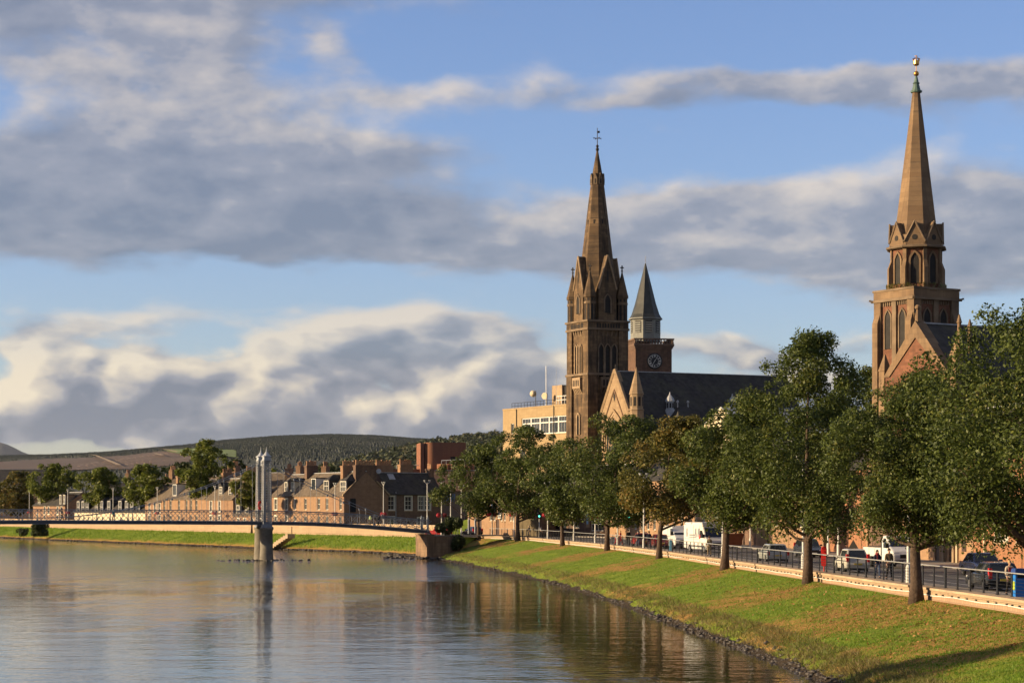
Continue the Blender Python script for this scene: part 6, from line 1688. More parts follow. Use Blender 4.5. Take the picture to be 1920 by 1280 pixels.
for (z0, z1) in ((.9,1.7),(2.3,3.1)): mb = MB(); mb.box(lx(1804),lx(1812),-.05,.02,z0,z1); mb.build('notice_board', M_DOOR, h2)
h3, lx, L = street_house('shaded stone porch building behind the tipper truck', TO(189.5,FO), TO(179.1,FO), 8.6, 11.5, M_RUBBLE, M_SLATE, [(1690,1700,1.4,3.9)], [(1664,1674,3.0)])
h4, lx, L = street_house('red stone hall with pale corner stones behind the white hatchback', TO(208.5,FO), TO(189.6,FO), 7.8, 11.8, M_SHOPR, M_SLATE, [(1560,1566,1.8,4.6),(1600,1606,5.0,7.0)], [(1545,1553,2.8)])
for px in (1545, 1628): mb = MB(); mb.box(lx(px)-.3,lx(px)+.3,-.14,-.002,0,7.4); mb.build('corner_stones', M_SHOP, h4)
h5, lx, L = street_house('orange stone building with tall windows behind the silver estate car', TO(236.,FO), TO(208.6,FO), 8.6, 12.0, M_HOUSE2, M_SLATE, [(1430,1437,2.2,5.2),(1452,1459,2.2,5.2),(1476,1483,2.2,5.2),(1497,1504,2.2,5.2)], [(1417,1423,2.8)])
mb = MB(); mb.tube([(lx(1441),-.1,0),(lx(1441),-.1,8)], .09, 6); mb.build('drainpipe', M_DOOR, h5)
mb = MB(); mb.box(lx(1466),lx(1475),-.5,-.1,4.4,5.9); mb.build('yellow_banner', pbr('yellow banner', (.75,.50,.03), .7, var=.1), h5)
h6, lx, L = street_house('brown stone building with pale columns behind the orange container', TO(258.,FO), TO(236.1,FO), 8.4, 11.6, M_RUBBLE, M_SLATE, even(1345,1400,4,6,1.6,4.4), [(1378,1384,2.8)])
for px in (1352, 1366, 1395): mb = MB(); mb.lathe([(.36,0),(.36,.5),(.26,.55),(.24,4.6),(.36,4.7),(.36,5.0)], 12, (lx(px),-.55,0)); mb.build('column', M_SHOP, h6)
h7, lx, L = street_house('low stone building behind the white vans', TO(285.,FO), TO(258.1,FO), 7.6, 10.8, M_SHOP, M_SLATE, even(1245,1325,6,5,1.4,3.8), [(1284,1290,2.8)])
mb = MB(); mb.box(lx(1286),lx(1294),-.35,-.05,4.6,6.2); mb.build('red_sign', M_REDPL, h7)
h8, lx, L = street_house('stone building behind the green traffic light and parked red cars', TO(309.,FO), TO(285.1,FO), 8.0, 11.0, M_SHOP, M_SLATE, even(1185,1245,5,5,1.2,3.6), [(1195,1200,2.8)])
h9, lx, L = street_house('dark shopfront building with maroon awning near the far traffic light', (2.6,333.), TO(309.2,FO), 7.4, 10.6, M_RUBBLE, M_SLATE, [(1035,1062,.8,3.0),(1076,1086,1.2,4.0),(1108,1132,.8,2.8),(1140,1150,1.2,3.4)], [(1066,1071,2.6)])
mb = MB(); mb.prism([(-1.1,3.1),(0,3.1),(0,4.3)], lx(1031), lx(1066), 'x'); mb.build('awning', pbr('maroon awning', (.28,.035,.04), .8, var=.2), h9)
mb = MB(); mb.box(lx(1100),lx(1106),-.12,-.02,1.3,4.6); mb.build('arched_surround', M_TRIM, h9)
mb = MB(); mb.box(lx(1101.5),lx(1104.5),-.2,-.13,1.8,4.3); mb.build('blue_banner', pbr('pale blue banner', (.30,.50,.68), .7, var=.1), h9)
ha, lx, L = street_house('orange brick corner building with slit windows at the far end of the parapet', (-7.2,347.), (1.5,325.), 5.9, 6.3, M_HOUSE2, M_SLATE, [(877,884,.9,2.9)]+[(p,p+4,2.2,4.6) for p in (918,925,938,944,955,960,967)], [(898,903,2.6),(930,936,2.4)], dep=8.)
mb = MB(); mb.box(lx(926),lx(931),-.5,-.1,3.2,4.9); mb.build('blue_banner', pbr('pale blue banner', (.30,.50,.68), .7, var=.1), ha)
mb = MB(); mb.box(lx(935),lx(941),-.14,-.02,2.6,4.4); sg = mb.build('shop_sign', M_WHITE, ha)
for i in range(3): mb = MB(); mb.box(lx(935)+.1,lx(941)-.1,-.17,-.141,2.75+i*.5,2.95+i*.5); mb.build('sign_bar', pbr('navy paint', (.03,.045,.12), .6, var=0), sg)
mb = MB(); mb.box(L-.4,L+8.,-.4,-.2,0,2.6); mb.build('hoarding', pbr('drab hoarding', (.11,.085,.045), .9, var=.25), ha)
# pale flat roofed building beyond the nave
p = at(1382, HOR, 300.); p.z = GZ
hp = house('pale flat fronted building showing beyond the end of the church roof', p, R(22), 12., 10., 16.4, 18.6, M_CREAM, M_ZINC, [(2,3.2,13,15),(5,6.2,13,15)], name='town_building', cat='building')

# ------------------------------------------------------------------ lamp posts with flower baskets
def lamp(label, loc, H, baskets, group, rz=0., banner=False):
    r = empty('lamp_post', loc, rz, label, 'lamp post', group)
    mb = MB(); mb.lathe([(.14,0),(.14,.9),(.085,1.0),(.06,H-.1),(.05,H)], 10); mb.build('column', M_POST, r)
    for s in (-1, 1):
        mb = MB(); mb.tube([(0,0,H-.35),(s*.22,0,H-.12),(s*.36,0,H+.02)], .03, 5); a = mb.build('arm', M_POST, r)
        mb = MB(); mb.lathe([(.05,0),(.10,.06),(.19,.34),(.21,.36)], 10, (s*.38,0,H+.0)); mb.build('lamp_head', M_ZINC, a)
    if baskets:
        for s in (-1, 1):
            mb = MB(); mb.tube([(0,0,3.5),(s*.45,0,3.55)], .02, 4); b = mb.build('bracket', M_BLACK, r)
            rg_ = np.random.default_rng(int(abs(loc[0]*7+s*3))+5); n_ = 170; u = rg_.normal(size=(n_,3)); u /= np.linalg.norm(u, axis=1, keepdims=True)
            C_ = u*np.array([.36,.36,.34])*(.7+.4*rg_.random((n_,1)))+np.array([s*.47,0,3.25])
            v_, f_ = leaf_quads(C_, u, np.full(n_, .085), rg_); me = np_mesh('flower_basket', v_, f_, M_FLOWER if s < 0 else pbr('dark red flowers', (.26,.03,.04), .7, var=.7, scale=9), b)
    return r
LN = ['parapet lamp post beside the farthest riverbank lime','parapet lamp post right of the farthest lime trunk','parapet lamp post in front of the slit windowed brick building','parapet lamp post between the second and third limes','parapet lamp post left of the third lime trunk','parapet lamp post right of the third lime trunk','parapet lamp post left of the people in red','parapet lamp post beside the figure in dark blue','parapet lamp post by the bonnet of the white panel van','parapet lamp post hard against the tall lime','parapet lamp post hidden behind the trunk of the large lime']
for px, lb_, bk in zip((893,912,964,1027,1076,1116,1158,1207,1355,1506,1703), LN, (1,0,1,1,0,1,0,0,0,0,0)):
    d = solve_d(px, 1.5); x, y = TO(d, 1.5); lamp(lb_, (x, y, PZ), 7.4, bk, 'lamp posts along the parapet', R(20))
for px, lb_ in ((1407,'grey lamp post on the far pavement left of the silver estate car'),(1572,'grey lamp post on the far pavement left of the triangular sign'),(1553,'grey lamp post on the far pavement just behind the red lifebuoy post')):
    d = solve_d(px, 13.8); x, y = TO(d, 13.8); lamp(lb_, (x, y, PZ), 7.6, 0, 'lamp posts on the far pavement', R(20))
def wall_t(px, off=1.6):
    lo, hi = 14., 420.
    for _ in range(50):
        m_ = (lo+hi)/2; q_ = fpt(m_, off, 0); X_, Y_ = q_[0]-46, q_[1]+394
        if 960+X_/Y_*FPX > px: lo = m_
        else: hi = m_
    q_ = fpt((lo+hi)/2, off, 0); return q_[0]-46, q_[1]+394
FL = ['leftmost twin-headed lamp post on the far bank','far-bank lamp post right of the round street tree','far-bank lamp post in front of the white bay cottages','far-bank lamp post left of the orange stone house','far-bank lamp post in front of the house with two tall dormers','far-bank lamp post at the left edge of the dark gable','far-bank lamp post in front of the right corner of the gable','far-bank lamp post in front of the dark side-street house','lamp post with red baskets at the right end of the footbridge']
for px, lb_ in zip((55,127,212,295,403,628,719), FL):
    x, y = wall_t(px); lamp(lb_, (x, y, 2.92), 8.3, 1 if px > 30 else 0, 'lamp posts on the far bank', R(-59))
for px, D, lb_ in ((801,330.,FL[7]),(828,322.,FL[8])):
    p = at(px, HOR, D); lamp(lb_, (p.x, p.y, GZ), 8.3, px == 828, 'lamp posts on the far bank', R(10))
p = at(845, HOR, 352.); lamp('lamp post standing on the grass mound', (p.x, p.y, 4.2), 8.2, 0, 'lamp posts on the far bank', R(10))
p = at(865, HOR, 335.); lamp('lamp post left of the farthest lime crown', (p.x, p.y, GZ), 7.6, 0, 'lamp posts on the far bank', R(10))
p = at(665, HOR, 420.); lamp('tall pole rising above the dark gable', (p.x, p.y, GZ), 13.4, 0, 'lamp posts on the far bank', R(10))

# traffic lights
M_GREEN = bpy.data.materials.new('green signal lamp'); M_GREEN.use_nodes = True
_b = M_GREEN.node_tree.nodes['Principled BSDF']; _b.inputs['Base Color'].default_value = (.05,.5,.35,1); _b.inputs['Emission Color'].default_value = (.12,1.,.72,1); _b.inputs['Emission Strength'].default_value = 1.6
for px, off, zc_, lb_ in ((1011,2.2,3.4,'traffic light showing green in front of the maroon awning'),(1180,2.2,3.5,'traffic light showing green above the people in red')):
    d = solve_d(px, off); x, y = TO(d, off); r = empty('traffic_light', (x,y,PZ), R(0), lb_, 'traffic light', 'traffic lights on the riverside street')
    mb = MB(); mb.tube([(0,0,0),(0,0,zc_+.6)], .057, 8); mb.build('pole', M_POST, r)
    mb = MB(); mb.box(-.24,.24,-.32,-.06,zc_-.55,zc_+.6); mb.box(-.34,.34,-.10,-.07,zc_-.65,zc_+.7); hd = mb.build('signal_head', M_BLACK, r)
    for i in range(3):
        mb = MB(); mb.lathe([(.125,-.02),(.10,.02)], 14); o = mb.build('lens', M_GREEN if i == 0 else M_DARK, hd); o.location = (0,-.335,zc_-.36+i*.38); o.rotation_euler = (R(90),0,0)
        mb = MB(); mb.tube([(.15*math.cos(a),-.40,.15*math.sin(a)+zc_-.36+i*.38) for a in np.linspace(0, math.pi, 8)], .03, 4); mb.build('hood', M_BLACK, hd)

# ------------------------------------------------------------------ street furniture
d = solve_d(1545, 1.45); x, y = TO(d, 1.45)
r = empty('lifebuoy_post', (x,y,PZ), R(-8), 'red lifebuoy housing on a post beside the tall lime', 'lifebuoy')
mb = MB(); mb.tube([(0,0,0),(0,0,1.0)], .05, 6); mb.build('post', M_REDPL, r)
mb = MB()
for yy, k2 in ((-.16,.8),(-.12,1.0),(.12,1.0),(.16,.8)): pass
oo = [((.17 if abs(t_) < 9 else 0)*0+.19*k_*math.cos(t_), 1.02+(.46 if math.sin(t_) > 0 else -.46)*1.0+.19*k_*math.sin(t_)) for k_ in (1.0,) for t_ in np.linspace(0, 2*math.pi, 25)[:-1]]
mb.prism(oo, -.34, .34); mb.prism([(.8*(p_[0]), 1.02+(p_[1]-1.02)*.96) for p_ in oo], -.39, .39); mb.build('housing', M_REDPL, r)
mb = MB(); mb.box(.192,.21,-.16,.16,.75,1.05); mb.build('instruction_plate', M_WHITE, r)
d = solve_d(1911, 1.75); x, y = TO(d, 1.75)
r = empty('litter_bin', (x,y,PZ), R(8), 'bright blue litter bin by the railing at the right edge', 'bin')
mb = MB(); mb.box(-.28,.28,-.26,.26,.04,1.12); mb.build('body', M_BIN, r)
mb = MB(); mb.frus((-.31,.31,-.29,.29),1.122,(-.27,.27,-.25,.25),1.34); mb.build('lid', pbr('dark blue lid', (.02,.05,.2), .4, var=.1), r)
mb = MB(); mb.box(-.30,-.281,-.2,.2,.35,.75); mb.build('sticker', pbr('yellow green sticker', (.45,.55,.05), .5, var=.3, scale=9), r)
mb = MB(); mb.box(-.2,.2,-.275,-.262,.9,1.05); mb.build('opening', M_DARK, r)
d = solve_d(1600, 9.0); x, y = TO(d, 9.0)
r = empty('road_sign', (x,y,RZ), R(-20), 'dark triangular temporary road sign seen from behind above the white hatchback', 'road sign')
mb = MB(); mb.prism([(-.75,.55),(.75,.55),(0,1.85)], -.02, .02); mb.build('sign_plate', M_IRON, r)
mb = MB(); mb.tube([(-.6,0,.55),(-.65,-.2,0)], .03, 5); mb.tube([(.6,0,.55),(.65,-.2,0)], .03, 5); mb.tube([(0,.02,1.3),(0,.7,0)], .03, 5); mb.build('stand', M_IRON, r)
d = solve_d(1375, 13.9); x, y = TO(d, 13.9)
r = empty('skip_container', (x,y,PZ), R(10), 'rust orange skip container behind the white panel van', 'skip')
mb = MB(); mb.frus((-.75,.75,-.6,.6),.05,(-1.0,1.0,-.7,.7),1.25); mb.build('body', M_ORANGE, r)
mb = MB(); mb.box(-1.06,1.06,-.76,.76,1.252,1.34); mb.build('rim', M_ORANGE, r)
for px, off, lb_ in ((1258,2.3,'pale blue bollard sign in front of the white panel van'),):
    d = solve_d(px, off); x, y = TO(d, off); r = empty('bollard', (x,y,PZ), 0, lb_, 'bollard'); mb = MB(); mb.box(-.16,.16,-.1,.1,0,1.05); mb.build('body', pbr('pale blue plastic', (.16,.42,.62), .5, var=.1), r); mb = MB(); mb.box(-.18,.18,-.12,.12,1.052,1.15); mb.build('cap', M_WHITE, r)

# ------------------------------------------------------------------ vehicles (local: x forward, y left, z up)
def arch_line(cx, r, n=7): return [(cx-r*math.cos(a), .30+r*math.sin(a)) for a in np.linspace(0, math.pi, n)]
def wheel(parent, x, y, r, w):
    mb = MB(); mb.lathe([(r*.82,-w/2),(r,-w/2+.03),(r,w/2-.03),(r*.82,w/2)], 18); wh = mb.build('wheel', M_RUBBER, parent, True)
    wh.location = (x, y, r); wh.rotation_euler = (R(90),0,0)
    s = -1 if y > 0 else 1
    mb = MB(); mb.lathe([(r*.62,-.01),(r*.60,.02),(r*.2,.03)], 14, (0,0,s*w/2*1.0 if s > 0 else -w/2-.02)); mb.build('rim', M_RIM, wh)
    return wh
def slab(mb, poly, W_, bev=.06):
    n = len(poly); cx = sum(p[0] for p in poly)/n; cz_ = sum(p[1] for p in poly)/n
    def shr(p, k): return (cx+(p[0]-cx)*(1-k*.03), cz_+(p[1]-cz_)*(1-k*.10))
    rows = [(-W_/2, 1.0), (-W_/2+bev, .25), (-W_/2+bev*2.2, 0), (W_/2-bev*2.2, 0), (W_/2-bev, .25), (W_/2, 1.0)]
    vs = []; fs = []
    for y, k in rows: vs += [(shr(p,k)[0], y, shr(p,k)[1]) for p in poly]
    for i in range(len(rows)-1):
        for j in range(n): j2 = (j+1) % n; fs.append((i*n+j, i*n+j2, (i+1)*n+j2, (i+1)*n+j))
    fs.append(tuple(range(n-1, -1, -1))); fs.append(tuple(range(5*n, 6*n)))
    mb.add(vs, fs)
def car(label, name, loc, rz, col, L=4.2, W_=1.75, H=1.45, kind='hatch', group='vehicles on the riverside street', plate_rear=True):
    r = empty(name, loc, rz, label, 'car', group); m = paint('paint '+name+' %.2f %.2f %.2f' % col, col)
    h = L/2; belt = H*.60; wr = .31
    wf, wb_ = h-.82, -h+.80
    roofs = dict(hatch=(-h+.55, .28, -h+.10, h-1.35), estate=(-h+.45, .25, -h+.08, h-1.45), saloon=(-h+1.15, .25, -h+.55, h-1.45), suv=(-h+.45, .3, -h+.10, h-1.30))[kind]
    xr1, xf1, xr0, xf0 = roofs; hood = belt-.06 if kind != 'suv' else belt-.02
    poly = [(-h+.04,.32),(-h,.55),(-h+.05,belt),(xf0+.05,belt+.02),(h-.35,hood-.12),(h-.05,hood-.25),(h,.55),(h-.05,.26)]
    poly += [(p[0],p[1]) for p in arch_line(wf, .37)[::-1]] + [(p[0],p[1]) for p in arch_line(wb_, .37)[::-1]]
    mb = MB(); slab(mb, poly, W_); body = mb.build('body', m, r)
    b = W_/2-.07; t = W_/2-.24; z0, z1 = belt-.02, H
    mb = MB(); mb.add([(xr0,-b,z0),(xf0,-b,z0),(xf0,b,z0),(xr0,b,z0),(xr1,-t,z1-.05),(xf1,-t,z1-.05),(xf1,t,z1-.05),(xr1,t,z1-.05),(xr1+.15,-t+.12,z1),(xf1-.2,-t+.12,z1),(xf1-.2,t-.12,z1),(xr1+.15,t-.12,z1)],
                      [(0,1,5,4),(1,2,6,5),(2,3,7,6),(3,0,4,7),(4,5,9,8),(5,6,10,9),(6,7,11,10),(7,4,8,11),(8,9,10,11)]); cab = mb.build('cabin', m, r)
    def lerp(A, B, t_): return tuple(A[i]+(B[i]-A[i])*t_ for i in range(3))
    def panel(name_, A, B, C, D_, n_, mat):
        """quad A,B (bottom) C,D (top), pushed out along n_"""
        mb = MB(); off = Vector(n_)*.012; mb.add([Vector(q)+off for q in (A,B,C,D_)]+[Vector(q)-off for q in (A,B,C,D_)], [(0,1,2,3),(7,6,5,4),(0,4,5,1),(1,5,6,2),(2,6,7,3),(3,7,4,0)]); return mb.build(name_, mat, cab)
    k0, k1 = .07, .93
    def sub(P0, P1, P2, P3, u0, u1, v0, v1):
        f = lambda u, v: lerp(lerp(P0,P1,u), lerp(P3,P2,u), v); return f(u0,v0), f(u1,v0), f(u1,v1), f(u0,v1)
    zz = z1-.05
    panel('windscreen', *sub((xf0,-b,z0),(xf0,b,z0),(xf1,t,zz),(xf1,-t,zz),.06,.94,.08,.95), (.8,0,.6), M_CARGL)
    panel('rear_window', *sub((xr0,b,z0),(xr0,-b,z0),(xr1,-t,zz),(xr1,t,zz),.08,.92,.12,.92), (-.9,0,.3), M_CARGL)
    for s in (-1, 1):
        A_, B_, C_, D_ = (xr0,s*b,z0),(xf0,s*b,z0),(xf1,s*t,zz),(xr1,s*t,zz)
        for (u0, u1) in ((.06,.28),(.31,.58),(.61,.93)): panel('side_window', *sub(A_,B_,C_,D_,u0,u1,.12,.90), (0,s*.95,.3), M_CARGL)
        wheel(r, wf, s*(W_/2-.10), wr, .2); wheel(r, wb_, s*(W_/2-.10), wr, .2)
        mb = MB(); mb.box(h-.22,h-.03,min(s*(W_/2-.42),s*(W_/2-.06)),max(s*(W_/2-.42),s*(W_/2-.06)),.58,.72); mb.build('headlight', M_LAMPG, body)
        mb = MB(); zt_ = (belt-.30, belt+.02) if kind in ('saloon','estate') else (belt-.22, belt+.30)
        yy = sorted((s*(W_/2-.20), s*(W_/2-.03))); mb.box(-h+.0,-h+.20,yy[0],yy[1],zt_[0],zt_[1]); mb.build('tail_light', M_TAIL, body)
        mb = MB(); yy = sorted((s*W_/2-.02*s, s*(W_/2+.18))); mb.box(xf0-.35,xf0-.20,yy[0],yy[1],belt+.02,belt+.17); mb.build('mirror', m, cab)
    mb = MB(); mb.box(-h-.015,-h+.04,-.27,.27,.52,.64); mb.build('number_plate', M_PLATE, body)
    mb = MB(); mb.box(h-.04,h+.015,-.27,.27,.36,.47); mb.build('number_plate', M_WHITE, body)
    mb = MB(); mb.box(h-.06,h+.008,-.45,.45,.52,.66); mb.build('grille', M_BLACK, body)
    mb = MB(); mb.box(-h+.15,h-.15,-W_/2+.15,W_/2-.15,.17,.35); mb.build('underbody', M_BLACK, body)
    return r
def heading(d, away=True):
    s = (Tx(d+3)-Tx(d-3))/6.0
    return math.atan2(1., s) if away else math.atan2(-1., -s)
def park(px, off, away=True):
    d = solve_d(px, off); x, y = TO(d, off); return (x, y, RZ), heading(d, away), d
p, a, _ = park(1449, 3.9); car('silver estate car driving away below the rusty lime', 'estate_car', p, a, (.42,.45,.43), 4.5, 1.75, 1.46, 'estate')
p, a, _ = park(1516, 10.2, False); car('dark car coming towards the camera behind the tall lime trunk', 'hatchback_car', p, a, (.035,.045,.06), 4.3, 1.78, 1.62, 'suv')
p, a, _ = park(1597, 4.0); car('small white hatchback with tall red tail lights seen from behind', 'hatchback_car', p, a, (.62,.60,.52), 3.6, 1.62, 1.56, 'hatch')
p, a, _ = park(1843, 10.4, False); car('dark blue saloon car coming towards the camera', 'saloon_car', p, a, (.02,.03,.085), 4.5, 1.8, 1.46, 'saloon')
p, a, _ = park(1862, 4.2); car('black hatchback seen from behind nearest the railing', 'hatchback_car', p, a, (.012,.014,.016), 4.1, 1.75, 1.46, 'hatch')
p, a, _ = park(1203, 4.0); rc = car('red car with roof bars parked behind the lamp post', 'hatchback_car', p, a, (.34,.03,.03), 4.0, 1.7, 1.5, 'hatch')
p, a, _ = park(1236, 4.0); car('dark red car half hidden by the rusty lime trunk', 'hatchback_car', p, a, (.20,.025,.03), 4.1, 1.72, 1.5, 'hatch')
mb = MB(); 
for yy in (-.4, .4): mb.box(-1.0,.6,yy-.03,yy+.03,1.52,1.60)
mb.lathe([(.3,0),(.33,.02),(.3,.04)], 14, (-.5,0,1.9)); mb.tube([(-.7,0,1.6),(-.2,0,2.1),(.4,0,1.65)], .03, 5); mb.build('roof_bars', M_BLACK, rc)
p = at(886, HOR, 331.); car('dark car at the end of the parapet behind the farthest lime', 'hatchback_car', (p.x, p.y, GZ), R(115), (.02,.022,.03), 4.2, 1.75, 1.46, 'hatch')
p = at(822, HOR, 326.); car('red car at the right end of the footbridge', 'hatchback_car', (p.x, p.y, GZ+.02), R(160), (.42,.03,.03), 4.0, 1.7, 1.5, 'hatch')
x, y = wall_t(352, 3.0); car('red car parked behind the far-bank wall', 'hatchback_car', (x, y, 2.92), R(120), (.5,.03,.03), 4.1, 1.7, 1.75, 'suv', 'vehicles on the far bank')
x, y = wall_t(225, 3.0); car('white car parked behind the far-bank wall', 'hatchback_car', (x, y, 2.92), R(120), (.62,.62,.6), 4.1, 1.7, 1.75, 'suv', 'vehicles on the far bank')

M_VAN = paint('white van paint', (.72,.71,.66), .35)
def van_cab_bits(r, body, xf, W_, zs, ztop):
    for s in (-1, 1):
        yy = sorted((s*(W_/2-.42), s*(W_/2-.05))); mb = MB(); mb.add([(xf-.30,yy[0],.95),(xf+.03,yy[0],.80),(xf+.03,yy[1],.80),(xf-.30,yy[1],.95),(xf-.30,yy[0],1.22),(xf-.08,yy[0],1.12),(xf-.08,yy[1],1.12),(xf-.30,yy[1],1.22)], [(0,3,2,1),(4,5,6,7),(0,1,5,4),(1,2,6,5),(2,3,7,6),(3,0,4,7)]); mb.build('headlight', M_LAMPG, body)
        yy = sorted((s*(W_/2+.01), s*(W_/2+.24))); mb = MB(); mb.box(xf-1.02,xf-.88,yy[0],yy[1],1.42,1.78); mb.build('mirror', M_BLACK, body)
    mb = MB(); mb.box(xf-.05,xf+.045,-.5,.5,.72,.98); mb.build('grille', M_BLACK, body)
    mb = MB(); mb.box(xf-.12,xf+.06,-W_/2+.06,W_/2-.06,.34,.60); mb.build('bumper', pbr('grey bumper plastic', (.09,.09,.09), .6, var=.1), body)
    mb = MB(); mb.box(xf+.061,xf+.075,-.27,.27,.42,.53); mb.build('number_plate', M_WHITE, body)
def panel_van(label, loc, rz, L=6.2, W_=1.98, H=2.75, graphics=True):
    r = empty('panel_van', loc, rz, label, 'van', 'vehicles on the riverside street'); h = L/2
    poly = [(-h,.42),(-h+.02,H-.12),(-h+.15,H),(h-2.0,H+.02),(h-1.75,H-.05),(h-1.45,H-.42),(h-.75,1.45),(h-.15,1.18),(h,.95),(h,.42)]
    poly += arch_line(h-1.05, .43)[::-1]+arch_line(-h+1.55, .43)[::-1]
    mb = MB(); slab(mb, poly, W_, .07); body = mb.build('body', M_VAN, r)
    A, B = Vector((h-1.42,0,H-.50)), Vector((h-.80,0,1.50)); n_ = Vector((.86,0,.5))*.02
    mb = MB(); mb.add([A+n_+Vector((0,-W_/2+.2,0)),A+n_+Vector((0,W_/2-.2,0)),B+n_+Vector((0,W_/2-.12,0)),B+n_+Vector((0,-W_/2+.12,0)),A-n_+Vector((0,-W_/2+.2,0)),A-n_+Vector((0,W_/2-.2,0)),B-n_+Vector((0,W_/2-.12,0)),B-n_+Vector((0,-W_/2+.12,0))], [(0,1,2,3),(7,6,5,4),(0,4,5,1),(1,5,6,2),(2,6,7,3),(3,7,4,0)]); mb.build('windscreen', M_CARGL, body)
    for s in (-1, 1):
        y = s*(W_/2+.004); mb = MB(); mb.prism([(h-1.98,1.42),(h-1.0,1.42),(h-1.42,2.12),(h-1.98,2.12)], y-.012, y+.012); mb.build('side_window', M_CARGL, body)
        mb = MB(); mb.box(h-2.06,h-2.03,y-.008,y+.008,.5,H-.3); mb.box(-h+2.6,-h+2.63,y-.008,y+.008,.5,H-.3); mb.box(-h+.3,h-2.1,y-.006,y+.006,1.30,1.32); mb.build('door_seams', M_DARK, body)
        mb = MB(); mb.box(-h+2.1,h-1.6,y-.02,y+.02,.58,.68); mb.build('side_moulding', pbr('grey bumper plastic', (.09,.09,.09), .6), body)
        for xx in (h-1.05, -h+1.55): wheel(r, xx, s*(W_/2-.13), .36, .24)
    if graphics:
        y = -(W_/2+.016); gr = pbr('grey van lettering', (.22,.23,.25), .5, var=0); rd = pbr('red van patch', (.6,.04,.03), .5, var=0)
        def gq(pts, mat, nm): mb = MB(); mb.prism(pts, y-.003, y+.003); mb.build(nm, mat, body)
        # three grey figures, a red square and two short lines of lettering
        for x0_, s_ in ((-.15,1.0),(.55,1.15),(-2.35,.8)):
            gq([(x0_,1.50),(x0_+.12*s_,1.50),(x0_+.16*s_,1.9),(x0_+.38*s_,1.50),(x0_+.50*s_,1.52),(x0_+.34*s_,2.0),(x0_+.40*s_,2.25),(x0_+.22*s_,2.35),(x0_+.05*s_,2.2),(x0_+.02*s_,1.8)], gr, 'printed_figure')
        gq([(.85,1.35),(1.2,1.35),(1.2,1.72),(.85,1.72)], rd, 'printed_square')
        for i in range(9): gq([(-1.55+i*.17,1.62),(-1.44+i*.17,1.62),(-1.44+i*.17,1.74),(-1.55+i*.17,1.74)], gr, 'printed_letter')
        for i in range(12): gq([(-1.55+i*.15,1.44),(-1.46+i*.15,1.44),(-1.46+i*.15,1.52),(-1.55+i*.15,1.52)], gr, 'printed_letter')
        for i in range(4): gq([(1.55+i*.12,.78),(1.63+i*.12,.78),(1.63+i*.12,.86),(1.55+i*.12,.86)], rd, 'printed_letter')
    van_cab_bits(r, body, h, W_, 1.45, H)
    return r
panel_van('white high-roofed panel van with grey and red print facing the camera', (18.5,204.3,RZ), math.atan2(-.955,.296), 6.2, 1.98, 2.9)
d = solve_d(1270, 5.6); p = TO(d, 5.6); panel_van('plain white van standing behind the printed panel van', (p[0],p[1],RZ), heading(d, False)+R(6), 5.6, 1.95, 2.4, False)
# tipper truck
d = solve_d(1672, 9.6); p = TO(d, 9.6)
r = empty('tipper_truck', (p[0],p[1],RZ), heading(d, False)+R(6), 'white dropside tipper truck facing the camera behind the large lime', 'truck', 'vehicles on the riverside street')
W_ = 1.98; h = 3.0
poly = [(h-2.35,.5),(h-2.35,2.15),(h-2.2,2.28),(h-1.65,2.28),(h-.80,1.48),(h-.15,1.20),(h,.95),(h,.45)]+arch_line(h-.95, .42)[::-1]
mb = MB(); slab(mb, poly, W_, .07); cab = mb.build('cab', M_VAN, r)
A, B = Vector((h-1.55,0,2.16)), Vector((h-.86,0,1.52)); n_ = Vector((.68,0,.73))*.025
mb = MB(); mb.add([A+n_+Vector((0,-W_/2+.2,0)),A+n_+Vector((0,W_/2-.2,0)),B+n_+Vector((0,W_/2-.12,0)),B+n_+Vector((0,-W_/2+.12,0)),A-n_*1.2+Vector((0,-W_/2+.2,0)),A-n_*1.2+Vector((0,W_/2-.2,0)),B-n_*1.2+Vector((0,W_/2-.12,0)),B-n_*1.2+Vector((0,-W_/2+.12,0))], [(0,1,2,3),(7,6,5,4),(0,4,5,1),(1,5,6,2),(2,6,7,3),(3,7,4,0)]); mb.build('windscreen', M_CARGL, cab)
for s in (-1, 1):
    y = s*(W_/2+.004); mb = MB(); mb.prism([(h-2.0,1.42),(h-1.05,1.42),(h-1.6,2.1),(h-2.0,2.1)], y-.012, y+.012); mb.build('side_window', M_CARGL, cab)
    wheel(r, h-.95, s*(W_/2-.13), .36, .24); wheel(r, -h+1.1, s*(W_/2-.16), .36, .34)
van_cab_bits(r, cab, h, W_, 1.45, 2.28)
mb = MB(); mb.box(-h,h-2.4,-.45,.45,.55,.78); mb.build('chassis', M_BLACK, r)
mb = MB(); mb.box(-h-.05,h-2.42,-1.02,1.02,.80,.92); bed = mb.build('bed', M_VAN, r)
for s in (-1, 1):
    for i in range(3): x0_ = -h-.05+i*1.22; mb = MB(); yy = sorted((s*.98,s*1.04)); mb.box(x0_+.02,x0_+1.18,yy[0],yy[1],.922,1.42); mb.build('dropside', M_VAN, bed)
    for i in range(4): x0_ = -h-.05+i*1.22; mb = MB(); yy = sorted((s*.96,s*1.06)); mb.box(x0_-.03,x0_+.015,yy[0],yy[1],.921,1.46); mb.build('stake', M_ZINC, bed)
mb = MB(); mb.box(h-2.5,h-2.43,-1.0,1.0,.921,2.1); mb.build('headboard', M_BLACK, bed)
mb = MB(); mb.box(-h+.6,h-2.7,-.9,.9,.925,1.52); mb.build('load', pbr('dark load', (.06,.04,.035), .9, var=.5, scale=5, bump=.5), bed)

